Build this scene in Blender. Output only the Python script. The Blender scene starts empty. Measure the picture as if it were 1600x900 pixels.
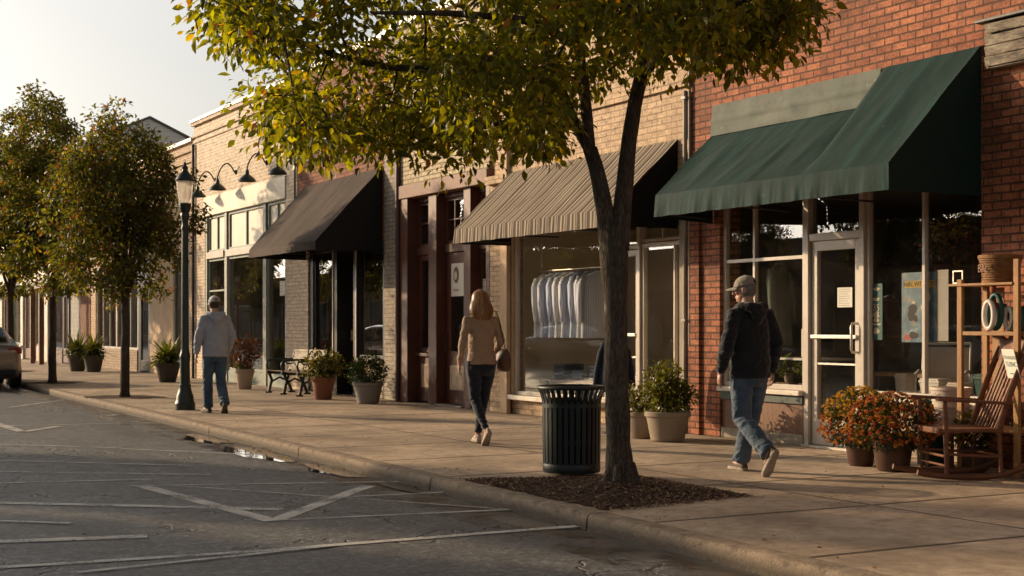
import bpy, bmesh, math, random
import numpy as np
from mathutils import Vector, Matrix, noise
R = math.radians
sc = bpy.context.scene
col = sc.collection
random.seed(7)
rng = np.random.default_rng(11)

# ------------------------------------------------------------------ camera solve
# street runs along +Y, shop fronts stand on the plane x = 10.2, camera at the origin, 1.44 m up
TH = math.atan(1220 / 2222.2)
S_, C_, FPX, CAMZ = math.sin(TH), math.cos(TH), 2222.2, 1.44
FX = 10.2      # shop front plane
SW = 0.14      # pavement height

def ray(u):
    a = (u - 800) / FPX
    return S_ + C_ * a, C_ - S_ * a
def fy(u, X=FX):
    x, y = ray(u); return X / x * y
def fz(u, v, X=FX):
    x, y = ray(u); return CAMZ + X / x * (510 - v) / FPX
def gnd(u, v, z=SW):
    x, y = ray(u); t = (CAMZ - z) * FPX / (v - 510)
    return (t * x, t * y, z)
def kerb_x(y): return 5.0 + 0.026 * y

# ------------------------------------------------------------------ mesh helpers
def props(o, label=None, cat=None, group=None, kind=None):
    if label: o['label'] = label
    if cat: o['category'] = cat
    if group: o['group'] = group
    if kind: o['kind'] = kind
    return o
def thing(name, label, cat, loc=(0, 0, 0), rz=0, group=None):
    o = bpy.data.objects.new(name, None); o.empty_display_size = .1
    col.objects.link(o); o.location = loc; o.rotation_euler = (0, 0, rz)
    return props(o, label, cat, group)
def root_of(p):
    while p.parent: p = p.parent
    return p
def copy_tree(o, parent=None):
    c = o.copy(); col.objects.link(c)
    if parent: c.parent = parent
    for ch in list(o.children): copy_tree(ch, c)
    return c
def link_mesh(name, me, mats, parent=None, smooth=None, bevel=0, abs_=True):
    o = bpy.data.objects.new(name, me); col.objects.link(o)
    for m in (mats if isinstance(mats, (list, tuple)) else [mats]): me.materials.append(m)
    if parent:
        o.parent = parent
        if abs_:
            me.transform(Matrix.Translation(-Vector(root_of(parent).location)))
    if smooth is not None:
        me.polygons.foreach_set('use_smooth', [True] * len(me.polygons))
        if smooth < 180:
            me.set_sharp_from_angle(angle=R(smooth))
    if bevel:
        b = o.modifiers.new('bevel', 'BEVEL'); b.width = bevel; b.segments = 2; b.limit_method = 'ANGLE'; b.angle_limit = R(40)
        b.harden_normals = False
    return o

class MB:
    def __init__(s): s.v = []; s.f = []; s.c = []; s.cc = None
    def add(s, vs, fs, mi=0):
        o = len(s.v); s.v += [tuple(p) for p in vs]
        for q in fs: s.f.append((tuple(i + o for i in q), mi)); s.c.append(s.cc)
        return s
    def box(s, x0, x1, y0, y1, z0, z1, M=None, mi=0):
        vs = [(x, y, z) for x in (x0, x1) for y in (y0, y1) for z in (z0, z1)]
        if M is not None: vs = [M @ Vector(p) for p in vs]
        return s.add(vs, [(0, 1, 3, 2), (4, 6, 7, 5), (0, 4, 5, 1), (2, 3, 7, 6), (0, 2, 6, 4), (1, 5, 7, 3)], mi)
    def quad(s, a, b, c, d, mi=0): return s.add([a, b, c, d], [(0, 1, 2, 3)], mi)
    def bar(s, p, q, w, h, up=(0, 0, 1), mi=0):
        p, q = Vector(p), Vector(q); d = (q - p); L = d.length; d.normalize()
        up = Vector(up); sx = d.cross(up)
        if sx.length < 1e-4: sx = d.cross(Vector((1, 0, 0)))
        sx.normalize(); uz = sx.cross(d)
        vs = []
        for e in (p, q):
            for a, b in ((-1, -1), (1, -1), (1, 1), (-1, 1)): vs.append(e + sx * a * w / 2 + uz * b * h / 2)
        return s.add(vs, [(0, 3, 2, 1), (4, 5, 6, 7), (0, 1, 5, 4), (1, 2, 6, 5), (2, 3, 7, 6), (3, 0, 4, 7)], mi)
    def tube(s, pts, rad, n=8, mi=0, flat=1.0, ref=None, caps=True):
        pts = [Vector(p) for p in pts]
        if not isinstance(rad, list): rad = [rad] * len(pts)
        up = None; rings = []
        for i, p in enumerate(pts):
            d = (pts[min(i + 1, len(pts) - 1)] - pts[max(i - 1, 0)]).normalized()
            if up is None:
                r0 = Vector(ref) if ref else (Vector((0, 0, 1)) if abs(d.z) < .9 else Vector((1, 0, 0)))
                up = r0 - d * r0.dot(d); up.normalize()
            else:
                up = up - d * up.dot(d); up.normalize()
            sd = d.cross(up)
            r = rad[i]; ra, rb = r if isinstance(r, tuple) else (r, r * flat)
            rings.append([p + sd * math.cos(k * 2 * math.pi / n) * ra + up * math.sin(k * 2 * math.pi / n) * rb for k in range(n)])
        vs = [q for rg in rings for q in rg]; fs = []
        for i in range(len(rings) - 1):
            for k in range(n):
                a = i * n + k; b = i * n + (k + 1) % n
                fs.append((a, b, b + n, a + n))
        if caps:
            fs.append(tuple(range(n))[::-1]); fs.append(tuple(range((len(rings) - 1) * n, len(rings) * n)))
        return s.add(vs, fs, mi)
    def lathe(s, prof, c=(0, 0, 0), n=24, mi=0, caps=True, sx=1, sy=1, ph=0):
        vs = []; fs = []
        for r, z in prof:
            for k in range(n):
                a = ph + k * 2 * math.pi / n
                vs.append((c[0] + r * sx * math.cos(a), c[1] + r * sy * math.sin(a), c[2] + z))
        for i in range(len(prof) - 1):
            for k in range(n):
                a = i * n + k; b = i * n + (k + 1) % n
                fs.append((a, b, b + n, a + n))
        if caps:
            fs.append(tuple(range(n))[::-1]); fs.append(tuple(range((len(prof) - 1) * n, len(prof) * n)))
        return s.add(vs, fs, mi)
    def ell(s, c, r, M=None, nu=16, nv=10, mi=0):
        c = Vector(c); vs = []; fs = []
        for j in range(1, nv):
            t = math.pi * j / nv
            for k in range(nu):
                a = 2 * math.pi * k / nu
                p = Vector((r[0] * math.sin(t) * math.cos(a), r[1] * math.sin(t) * math.sin(a), r[2] * math.cos(t)))
                if M is not None: p = M @ p
                vs.append(c + p)
        top = Vector((0, 0, r[2])); bot = Vector((0, 0, -r[2]))
        if M is not None: top, bot = M @ top, M @ bot
        vs += [c + top, c + bot]; nt = len(vs) - 2
        for j in range(nv - 2):
            for k in range(nu):
                a = j * nu + k; b = j * nu + (k + 1) % nu
                fs.append((a, a + nu, b + nu, b))
        for k in range(nu):
            fs.append((nt, k, (k + 1) % nu)); fs.append((nt + 1, (nv - 2) * nu + (k + 1) % nu, (nv - 2) * nu + k))
        return s.add(vs, fs, mi)
    def rings(s, rings, mi=0, caps=True):
        n = len(rings[0]); vs = [p for r in rings for p in r]; fs = []
        for i in range(len(rings) - 1):
            for k in range(n):
                a = i * n + k; b = i * n + (k + 1) % n
                fs.append((a, b, b + n, a + n))
        if caps: fs.append(tuple(range(n))[::-1]); fs.append(tuple(range((len(rings) - 1) * n, len(rings) * n)))
        return s.add(vs, fs, mi)
    def oval(s, prof, mi=0, n=20, caps=True):   # prof: (cx, cy, z, rx, ry)
        return s.rings([[(cx + rx * math.cos(2 * math.pi * k / n), cy + ry * math.sin(2 * math.pi * k / n), z) for k in range(n)] for cx, cy, z, rx, ry in prof], mi, caps)
    def frame(s, X0, X1, y0, y1, z0, z1, w, wz=None, mi=0):
        wz = w if wz is None else wz
        s.box(X0, X1, y0, y0 + w, z0, z1, mi=mi); s.box(X0, X1, y1 - w, y1, z0, z1, mi=mi)
        s.box(X0, X1, y0 + w, y1 - w, z0, z0 + wz, mi=mi); s.box(X0, X1, y0 + w, y1 - w, z1 - wz, z1, mi=mi); return s
    def text(s, txt, size, M, mi=0, align='CENTER', depth=0):
        cu = bpy.data.curves.new('lettering', 'FONT'); cu.body = txt; cu.size = size; cu.align_x = align; cu.align_y = 'CENTER'; cu.extrude = depth
        cu.resolution_u = 2
        ob = bpy.data.objects.new('lettering', cu); col.objects.link(ob)
        me = bpy.data.meshes.new_from_object(ob.evaluated_get(bpy.context.evaluated_depsgraph_get()))
        s.add([M @ v.co for v in me.vertices], [tuple(p.vertices) for p in me.polygons], mi)
        bpy.data.objects.remove(ob); bpy.data.curves.remove(cu); bpy.data.meshes.remove(me); return s
    def mesh(s, name='m'):
        me = bpy.data.meshes.new(name)
        me.from_pydata(s.v, [], [f for f, _ in s.f]); me.update()
        me.polygons.foreach_set('material_index', [m for _, m in s.f])
        if any(c is not None for c in s.c):
            at = me.color_attributes.new('Col', 'FLOAT_COLOR', 'CORNER'); data = []
            for (f, _), c in zip(s.f, s.c):
                c = c or (1, 1, 1)
                data += [c[0], c[1], c[2], 1.0] * len(f)
            at.data.foreach_set('color', data)
        return me
    def build(s, name, mats, parent=None, smooth=None, bevel=0, abs_=True, fix=True):
        me = s.mesh(name)
        if fix:
            bm = bmesh.new(); bm.from_mesh(me); bmesh.ops.recalc_face_normals(bm, faces=bm.faces); bm.to_mesh(me); bm.free()
        return link_mesh(name, me, mats, parent, smooth, bevel, abs_)

def leaf_mesh(name, pos, dirs, nrm, L, W, cols, shape=(0, .45, .52, 1.0), fold=.18, droop=.12):
    n = len(pos)
    d = dirs / np.linalg.norm(dirs, axis=1)[:, None]
    s = np.cross(d, nrm); s /= np.linalg.norm(s, axis=1)[:, None] + 1e-9
    u = np.cross(s, d)
    L = L[:, None]; W = W[:, None]
    base = pos; rib = pos + d * L * .5
    lf = pos + d * L * .42 - s * W + u * W * fold * 2; rt = pos + d * L * .42 + s * W + u * W * fold * 2
    lf2 = pos + d * L * .72 - s * W * .72 + u * W * fold; rt2 = pos + d * L * .72 + s * W * .72 + u * W * fold
    tip = pos + d * L - u * L * droop
    V = np.stack([base, lf, rib, rt, lf2, rt2, tip], 1).reshape(-1, 3)
    F = np.array([[0, 2, 1], [0, 3, 2], [1, 2, 4], [2, 3, 5], [2, 6, 4], [2, 5, 6]])
    faces = (F[None] + (np.arange(n) * 7)[:, None, None]).reshape(-1, 3)
    me = bpy.data.meshes.new(name)
    me.vertices.add(len(V)); me.vertices.foreach_set('co', V.astype(np.float32).ravel())
    nf = len(faces); me.loops.add(nf * 3); me.loops.foreach_set('vertex_index', faces.astype(np.int32).ravel())
    me.polygons.add(nf); me.polygons.foreach_set('loop_start', np.arange(0, nf * 3, 3, dtype=np.int32)); me.polygons.foreach_set('loop_total', np.full(nf, 3, dtype=np.int32))
    me.update(calc_edges=True); me.validate()
    at = me.color_attributes.new('Col', 'FLOAT_COLOR', 'POINT')
    cc = np.ones((n, 7, 4), np.float32); cc[:, :, :3] = cols[:, None, :]
    at.data.foreach_set('color', cc.ravel())
    me.polygons.foreach_set('use_smooth', [True] * nf)
    return me

# ------------------------------------------------------------------ materials
class NT:
    def __init__(s, name):
        s.m = bpy.data.materials.new(name); s.m.use_nodes = True; s.t = s.m.node_tree; s.t.nodes.clear()
        s.out = s.t.nodes.new('ShaderNodeOutputMaterial')
    def n(s, typ, ins=None, **kw):
        nd = s.t.nodes.new('ShaderNode' + typ)
        for k, v in kw.items(): setattr(nd, k, v)
        for k, v in (ins or {}).items():
            sk = nd.inputs[k]
            if hasattr(v, 'links') or isinstance(v, bpy.types.NodeSocket): s.t.links.new(v, sk)
            else:
                if sk.type == 'RGBA' and len(v) == 3: v = (*v, 1)
                sk.default_value = v
        return nd
    def ramp(s, fac, stops, interp='LINEAR'):
        r = s.n('ValToRGB', {'Fac': fac}); e = r.color_ramp; e.interpolation = interp
        while len(e.elements) < len(stops): e.elements.new(.5)
        for el, (p, c) in zip(e.elements, stops):
            el.position = p; el.color = (c, c, c, 1) if not isinstance(c, tuple) else (*c[:3], 1)
        return r.outputs['Color']
    def noise(s, vec, scale, detail=4, rough=.55, dim='3D'):
        return s.n('TexNoise', {'Vector': vec, 'Scale': scale, 'Detail': detail, 'Roughness': rough}, noise_dimensions=dim).outputs['Fac']
    def mix(s, fac, a, b, bt='MIX'):
        m = s.n('Mix', data_type='RGBA', blend_type=bt)
        for k, v in ((0, fac), (6, a), (7, b)):
            if isinstance(v, bpy.types.NodeSocket): s.t.links.new(v, m.inputs[k])
            else: m.inputs[k].default_value = v if k == 0 else ((*v, 1) if len(v) == 3 else v)
        return m.outputs[2]
    def math(s, op, a, b=0.0, c=0.0, clamp=False):
        m = s.n('Math', operation=op, use_clamp=clamp)
        for k, v in ((0, a), (1, b), (2, c)):
            if isinstance(v, bpy.types.NodeSocket): s.t.links.new(v, m.inputs[k])
            else: m.inputs[k].default_value = v
        return m.outputs[0]
    def obj(s): return s.n('TexCoord').outputs['Object']
    def scaled(s, vec, sc_): return s.n('Mapping', {'Vector': vec, 'Scale': sc_}).outputs['Vector']
    def done(s, sh, disp=None):
        s.t.links.new(sh, s.out.inputs['Surface']); return s.m
    def bump(s, h, strength, dist=.01, nrm=None):
        ins = {'Height': h, 'Strength': strength, 'Distance': dist}
        if nrm is not None: ins['Normal'] = nrm
        return s.n('Bump', ins).outputs['Normal']

def basic(name, c, rough=.6, var=.25, scale=6, bump=.15, bscale=60, metal=0, spec=.4, dirt=None, stretch=(1, 1, 1), coat=0, sub=0):
    t = NT(name); v = t.scaled(t.obj(), stretch)
    n1 = t.noise(v, scale, 5); n2 = t.noise(v, scale * 7, 3)
    f = t.math('ADD', t.math('MULTIPLY', n1, .7), t.math('MULTIPLY', n2, .3))
    dark = tuple(x * (1 - var) for x in c); lite = tuple(min(1, x * (1 + var)) for x in c)
    cl = t.ramp(f, [(.3, dark), (.7, lite)])
    if dirt:
        cl = t.mix(t.ramp(t.noise(t.obj(), scale * .45, 6, .65), [(.45, 0.0), (.7, .75)]), cl, dirt)
    nb = t.noise(v, bscale, 4)
    rr = t.math('ADD', t.math('MULTIPLY', n2, .25), rough - .12, clamp=True)
    p = t.n('BsdfPrincipled', {'Base Color': cl, 'Roughness': rr, 'Metallic': metal, 'Specular IOR Level': spec, 'Coat Weight': coat})
    if bump: t.t.links.new(t.bump(nb, bump), p.inputs['Normal'])
    return t.done(p.outputs[0])

def brick(name, c1, c2, mortar, bw=.215, rh=.0765, ms=.0055, bump=.7, stain=(.12, .10, .08), stain_amt=.5, rough=.85, paint=0, chips=None):
    t = NT(name); o = t.obj(); sp = t.n('SeparateXYZ', {'Vector': o})
    h = t.math('ADD', sp.outputs[0], sp.outputs[1])
    wob = t.noise(o, 9, 2); 
    hv = t.math('ADD', h, t.math('MULTIPLY', t.math('SUBTRACT', wob, .5), .008))
    zv = t.math('ADD', sp.outputs[2], t.math('MULTIPLY', t.math('SUBTRACT', t.noise(o, 5.3, 2), .5), .007))
    v = t.n('CombineXYZ', {'X': hv, 'Y': zv, 'Z': 0.0}).outputs[0]
    b = t.n('TexBrick', {'Vector': v, 'Color1': c1, 'Color2': c2, 'Mortar': mortar, 'Scale': 1.0, 'Mortar Size': ms, 'Mortar Smooth': .25, 'Bias': -.1, 'Brick Width': bw, 'Row Height': rh})
    n1 = t.noise(o, 1.1, 6, .6); n2 = t.noise(o, 38, 3)
    streak = t.noise(t.scaled(o, (2.5, 2.5, .35)), 1.6, 4)
    c = t.mix(t.ramp(n2, [(.3, .55), (.75, 0.0)]), b.outputs['Color'], tuple(x * .7 for x in c1), 'MULTIPLY') if False else b.outputs['Color']
    c = t.mix(.8, c, t.ramp(n2, [(.28, .45), (.5, .95), (.72, 1.3)]), 'MULTIPLY')
    n3 = t.noise(t.scaled(o, (4.6, 4.6, 13)), 1.0, 2); c = t.mix(.75, c, t.ramp(n3, [(.3, .62), (.5, 1.0), (.7, 1.22)]), 'MULTIPLY')
    c = t.mix(t.math('MULTIPLY', t.ramp(n1, [(.48, 0.0), (.72, 1.0)]), stain_amt), c, stain)
    c = t.mix(t.math('MULTIPLY', t.ramp(streak, [(.52, 0.0), (.75, 1.0)]), stain_amt * .7), c, stain)
    if chips:
        c = t.mix(t.ramp(t.noise(o, 6.5, 7, .7), [(.60, 0.0), (.64, .8)]), c, chips)
    hgt = t.math('ADD', t.math('MULTIPLY', t.math('SUBTRACT', 1.0, b.outputs['Fac']), 1.0), t.math('MULTIPLY', n2, .35))
    p = t.n('BsdfPrincipled', {'Base Color': c, 'Roughness': rough, 'Specular IOR Level': .25})
    t.t.links.new(t.bump(hgt, bump, .012), p.inputs['Normal'])
    return t.done(p.outputs[0])

def leafmat(name, tint=(1, 1, 1), transl=.45, rough=.45, tcol=(1.6, 1.5, .5)):
    t = NT(name); a = t.n('Attribute', attribute_name='Col').outputs['Color']
    c = t.mix(1.0, a, tint, 'MULTIPLY')
    d = t.n('BsdfPrincipled', {'Base Color': c, 'Roughness': rough, 'Specular IOR Level': .35})
    tr = t.n('BsdfTranslucent', {'Color': t.mix(1.0, c, tcol, 'MULTIPLY')})
    return t.done(t.n('MixShader', {0: transl, 1: d.outputs[0], 2: tr.outputs[0]}).outputs[0])

def attrmat(name, rough=.6):
    t = NT(name); a = t.n('Attribute', attribute_name='Col').outputs['Color']
    n = t.ramp(t.noise(t.obj(), 25, 4), [(.3, .7), (.7, 1.15)])
    return t.done(t.n('BsdfPrincipled', {'Base Color': t.mix(1.0, a, n, 'MULTIPLY'), 'Roughness': rough}).outputs[0])

def glassmat(name, tint=(.92, .92, .90), refl=1.0, base=.085, dirty=.03, wav=.002):
    t = NT(name); o = t.obj()
    nb = t.bump(t.noise(o, 1.3, 2), wav, .05)
    fc = t.n('LayerWeight', {'Blend': .5}).outputs['Facing']
    f = t.math('ADD', t.math('MULTIPLY', t.math('POWER', fc, 4.5), refl), base, clamp=True)
    tr = t.n('BsdfTransparent', {'Color': tint})
    gl = t.n('BsdfGlossy', {'Color': (.95, .96, .97), 'Roughness': .002, 'Normal': nb})
    sh = t.n('MixShader', {0: f, 1: tr.outputs[0], 2: gl.outputs[0]})
    if dirty:
        df = t.n('BsdfDiffuse', {'Color': (.45, .42, .36)})
        d = t.math('MULTIPLY', t.ramp(t.noise(o, 2.2, 8, .7), [(.35, 0.1), (.8, 1.0)]), dirty)
        sh = t.n('MixShader', {0: d, 1: sh.outputs[0], 2: df.outputs[0]})
    return t.done(sh.outputs[0])

M = {}
M['redbrick'] = brick('red_brick', (.45, .168, .085), (.26, .088, .048), (.10, .056, .036), ms=.0095, bump=1.0, stain=(.10, .05, .035), stain_amt=.75)
M['orangebrick'] = brick('orange_brick', (.30, .115, .062), (.22, .08, .045), (.10, .065, .045), ms=.009, bump=1.0, stain=(.12, .07, .05), stain_amt=.35)
M['beigebrick'] = brick('beige_painted_brick', (.52, .36, .22), (.46, .315, .19), (.27, .18, .105), ms=.0065, bump=.9, stain=(.30, .20, .12), stain_amt=.4, rough=.75)
M['creambrick'] = brick('cream_painted_brick', (.68, .54, .40), (.60, .47, .34), (.38, .28, .19), ms=.0065, bump=.9, stain=(.36, .26, .17), stain_amt=.35, rough=.75)
M['yellowbrick'] = brick('yellow_painted_brick', (.55, .45, .28), (.48, .38, .235), (.16, .115, .065), ms=.0085, bump=1.0, stain=(.30, .23, .14), stain_amt=.4, rough=.75)
M['greybrick'] = brick('grey_painted_brick', (.40, .345, .28), (.36, .30, .24), (.18, .145, .11), ms=.0065, bump=.7, stain=(.20, .16, .12), stain_amt=.5, chips=(.12, .08, .06))
M['tanbrick'] = brick('tan_painted_brick', (.42, .32, .22), (.37, .27, .18), (.16, .115, .08), ms=.0075, bump=.7, stain=(.2, .14, .1), stain_amt=.5)
M['stucco'] = basic('beige_stucco', (.50, .35, .215), .8, .12, 2.5, .25, 90, dirt=(.34, .24, .15))
M['creampanel'] = basic('cream_panel', (.72, .64, .52), .6, .1, 1.4, .12, 40, dirt=(.52, .43, .32))
M['blind'] = basic('cream_blind', (.62, .55, .44), .5, .12, 1.2, .03, 20, stretch=(1, 6, .6))
M['white_frame'] = basic('white_window_frame', (.50, .44, .37), .4, .1, 3, .05, 60, dirt=(.40, .31, .23))
M['whitewood'] = basic('white_painted_sill', (.66, .58, .48), .5, .12, 4, .1, 40, dirt=(.36, .28, .2))
M['greenframe'] = basic('grey_green_frame', (.20, .23, .19), .5, .15, 4, .08, 50)
M['blackframe'] = basic('black_frame', (.014, .013, .012), .4, .2, 4, .05, 50)
M['maroon'] = basic('maroon_painted_wood', (.105, .034, .018), .5, .25, 3, .12, 50, dirt=(.05, .022, .018))
M['lintel'] = basic('brown_lintel', (.22, .115, .075), .65, .2, 2.5, .15, 50, dirt=(.14, .08, .06))
M['inset'] = basic('beige_worn_inset', (.50, .38, .26), .7, .2, 3, .1, 40, dirt=(.20, .10, .06))
M['kick'] = basic('brown_board', (.19, .095, .052), .65, .3, 3, .35, 24, stretch=(1, 8, .8), dirt=(.13, .06, .035))
M['darksill'] = basic('dark_green_sill', (.05, .065, .05), .5, .2, 4, .1, 50)
M['concrete'] = basic('weathered_concrete', (.33, .28, .22), .85, .18, 2.5, .35, 120, dirt=(.19, .15, .11))
M['coping'] = basic('white_coping', (.75, .73, .70), .5, .08, 2, .05, 40)
M['pipe'] = basic('painted_pipe', (.30, .25, .20), .5, .2, 5, .1, 50, dirt=(.14, .09, .06))
M['rustpipe'] = basic('maroon_pipe', (.07, .03, .025), .5, .2, 5, .1, 50)
M['darkpipe'] = basic('dark_pipe', (.035, .028, .022), .5, .2, 5, .1, 50)
M['glass'] = glassmat('shop_glass')
M['glassdark'] = glassmat('dark_shop_glass', (.62, .62, .6), .9, .07, .03)
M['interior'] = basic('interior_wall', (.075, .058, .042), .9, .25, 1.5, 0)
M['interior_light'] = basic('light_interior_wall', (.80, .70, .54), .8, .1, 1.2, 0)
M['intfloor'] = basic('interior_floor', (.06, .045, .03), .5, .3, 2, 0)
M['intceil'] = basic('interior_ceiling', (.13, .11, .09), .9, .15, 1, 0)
M['lampmetal'] = basic('dark_green_cast_iron', (.012, .022, .019), .42, .3, 8, .12, 40, spec=.5)
M['trash'] = basic('dark_green_enamel', (.006, .012, .010), .42, .3, 6, .05, 60, spec=.4)
M['black'] = basic('matt_black', (.008, .008, .008), .7, .2, 5, .05)
M['steel'] = basic('brushed_aluminium', (.55, .50, .44), .35, .12, 8, .05, 60, metal=.6)
M['terracotta'] = basic('terracotta', (.22, .085, .045), .75, .2, 5, .15, 60, dirt=(.12, .05, .03))
M['brownpot'] = basic('brown_plastic_pot', (.085, .042, .027), .5, .15, 5, .06, 60)
M['greypot'] = basic('grey_stone_pot', (.22, .195, .165), .75, .18, 5, .2, 60, dirt=(.18, .14, .1))
M['beigepot'] = basic('beige_stone_pot', (.26, .205, .15), .75, .15, 5, .2, 60, dirt=(.2, .14, .09))
M['whitepot'] = basic('pale_stone_pot', (.38, .31, .24), .75, .15, 5, .2, 60, dirt=(.26, .19, .13))
M['darkpot'] = basic('dark_clay_pot', (.07, .06, .05), .7, .2, 5, .15, 60)
M['soil'] = basic('potting_soil', (.03, .02, .013), .95, .4, 30, .6, 90)
M['bark'] = None
M['leaf_main'] = leafmat('backlit_leaf', tint=(1.42, 1.30, 1.0), transl=.60, rough=.36, tcol=(2.5, 2.25, .38))
M['leaf_far'] = leafmat('small_leaf', tint=(1.4, 1.4, 1.2), transl=.45, rough=.45, tcol=(2.2, 1.8, .5))
M['leaf_plant'] = leafmat('plant_leaf', transl=.4, rough=.42, tcol=(1.6, 1.5, .5))
M['petal'] = leafmat('petal', transl=.3, rough=.6, tcol=(1.4, 1.1, .8))
M['chairwood'] = basic('reddish_brown_wood', (.17, .060, .023), .5, .35, 4, .2, 30, stretch=(1, 1, 6), dirt=(.08, .03, .016))
M['pinewood'] = basic('honey_pine', (.33, .165, .05), .6, .25, 4, .2, 30, stretch=(5, 5, 1), dirt=(.25, .12, .05))
M['wicker'] = basic('woven_basket', (.22, .10, .032), .7, .35, 14, .8, 45, stretch=(1, 1, 2.2))
M['cream_plastic'] = basic('cream_plastic', (.55, .45, .36), .45, .12, 5, .05)
M['white_plastic'] = basic('white_plastic', (.68, .63, .56), .4, .08, 5, .04)
M['green_plastic'] = basic('green_plastic', (.012, .075, .06), .4, .15, 5, .04)
M['teal'] = basic('teal_poster', (.010, .11, .09), .5, .12, 3, 0)
M['paper'] = basic('white_paper', (.66, .62, .54), .7, .06, 4, 0)
M['paper2'] = basic('grey_paper', (.42, .38, .33), .7, .06, 4, 0)
M['ink'] = basic('dark_ink', (.05, .04, .04), .7, .1, 4, 0)
M['yellow'] = basic('yellow_print', (.5, .32, .03), .6, .08, 4, 0)
M['redprint'] = basic('red_print', (.40, .06, .04), .6, .1, 4, 0)
M['creamprint'] = basic('cream_print', (.6, .5, .36), .6, .1, 4, 0)
M['bluegreen'] = basic('green_lettering', (.03, .15, .12), .6, .1, 4, 0)
def poster_mat():
    t = NT('blue_poster'); o = t.obj()
    a = t.ramp(t.noise(o, 9, 5, .6), [(.30, (.015, .05, .085)), (.45, (.04, .11, .16)), (.55, (.07, .16, .21)), (.64, (.22, .21, .17)), (.72, (.16, .05, .025))])
    return t.done(t.n('BsdfPrincipled', {'Base Color': a, 'Roughness': .45}).outputs[0])
M['poster'] = poster_mat()

def bark_mat(name, c=(.075, .055, .042)):
    t = NT(name); o = t.obj(); v = t.scaled(o, (1, 1, .16))
    vo = t.n('TexVoronoi', {'Vector': v, 'Scale': 60.0, 'Randomness': 1.0}, feature='DISTANCE_TO_EDGE').outputs['Distance']
    n1 = t.noise(v, 30, 6, .65); n2 = t.noise(o, 3, 4)
    h = t.math('ADD', t.math('MULTIPLY', t.math('MINIMUM', vo, .2), 1.6), n1)
    cl = t.ramp(h, [(.35, tuple(x * .35 for x in c)), (.75, c), (1.0, tuple(x * 1.9 for x in c))])
    cl = t.mix(t.ramp(n2, [(.5, 0.0), (.7, .4)]), cl, (.10, .10, .07))
    p = t.n('BsdfPrincipled', {'Base Color': cl, 'Roughness': .9, 'Specular IOR Level': .2, 'Normal': t.bump(h, 1.0, .012)})
    return t.done(p.outputs[0])
M['bark'] = bark_mat('tree_bark')

def asphalt():
    t = NT('worn_asphalt'); o = t.obj()
    fine = t.noise(o, 17, 5, .85); mid = t.noise(t.scaled(o, (1.0, .8, 1)), 5, 7, .8); big = t.noise(o, .55, 5, .6)
    lane = t.noise(t.scaled(o, (1.3, .12, 1)), 1.4, 5, .6)
    c = t.ramp(t.math('ADD', t.math('MULTIPLY', fine, .6), t.math('MULTIPLY', mid, .4)), [(.38, (.026, .027, .030)), (.50, (.088, .091, .098)), (.61, (.27, .275, .285))])
    c = t.mix(t.ramp(big, [(.42, 0.0), (.7, .5)]), c, (.095, .092, .088))
    c = t.mix(t.ramp(lane, [(.5, 0.0), (.72, .55)]), c, (.026, .025, .025))
    vo = t.n('TexVoronoi', {'Vector': t.n('Vector' + 'Math', {0: o, 1: t.n('TexNoise', {'Vector': o, 'Scale': 2.2, 'Detail': 5.0}).outputs['Color']}, operation='ADD').outputs[0], 'Scale': .42}, feature='DISTANCE_TO_EDGE').outputs['Distance']
    crack = t.math('MULTIPLY', t.ramp(vo, [(0.0, 1.0), (.012, 0.0)]), t.ramp(t.noise(o, .7, 3), [(.38, 0.0), (.52, .95)]))
    c = t.mix(crack, c, (.008, .008, .008))
    rr = t.math('ADD', t.math('MULTIPLY', big, .3), t.math('MULTIPLY', mid, .25)); rr = t.math('ADD', rr, .30, clamp=True)
    h = t.math('SUBTRACT', t.math('ADD', t.math('MULTIPLY', fine, 1.0), t.math('MULTIPLY', mid, .5)), t.math('MULTIPLY', crack, 1.2))
    p = t.n('BsdfPrincipled', {'Base Color': c, 'Roughness': rr, 'Specular IOR Level': .5, 'Normal': t.bump(h, 1.0, .022)})
    return t.done(p.outputs[0])
M['asphalt'] = asphalt()

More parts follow.
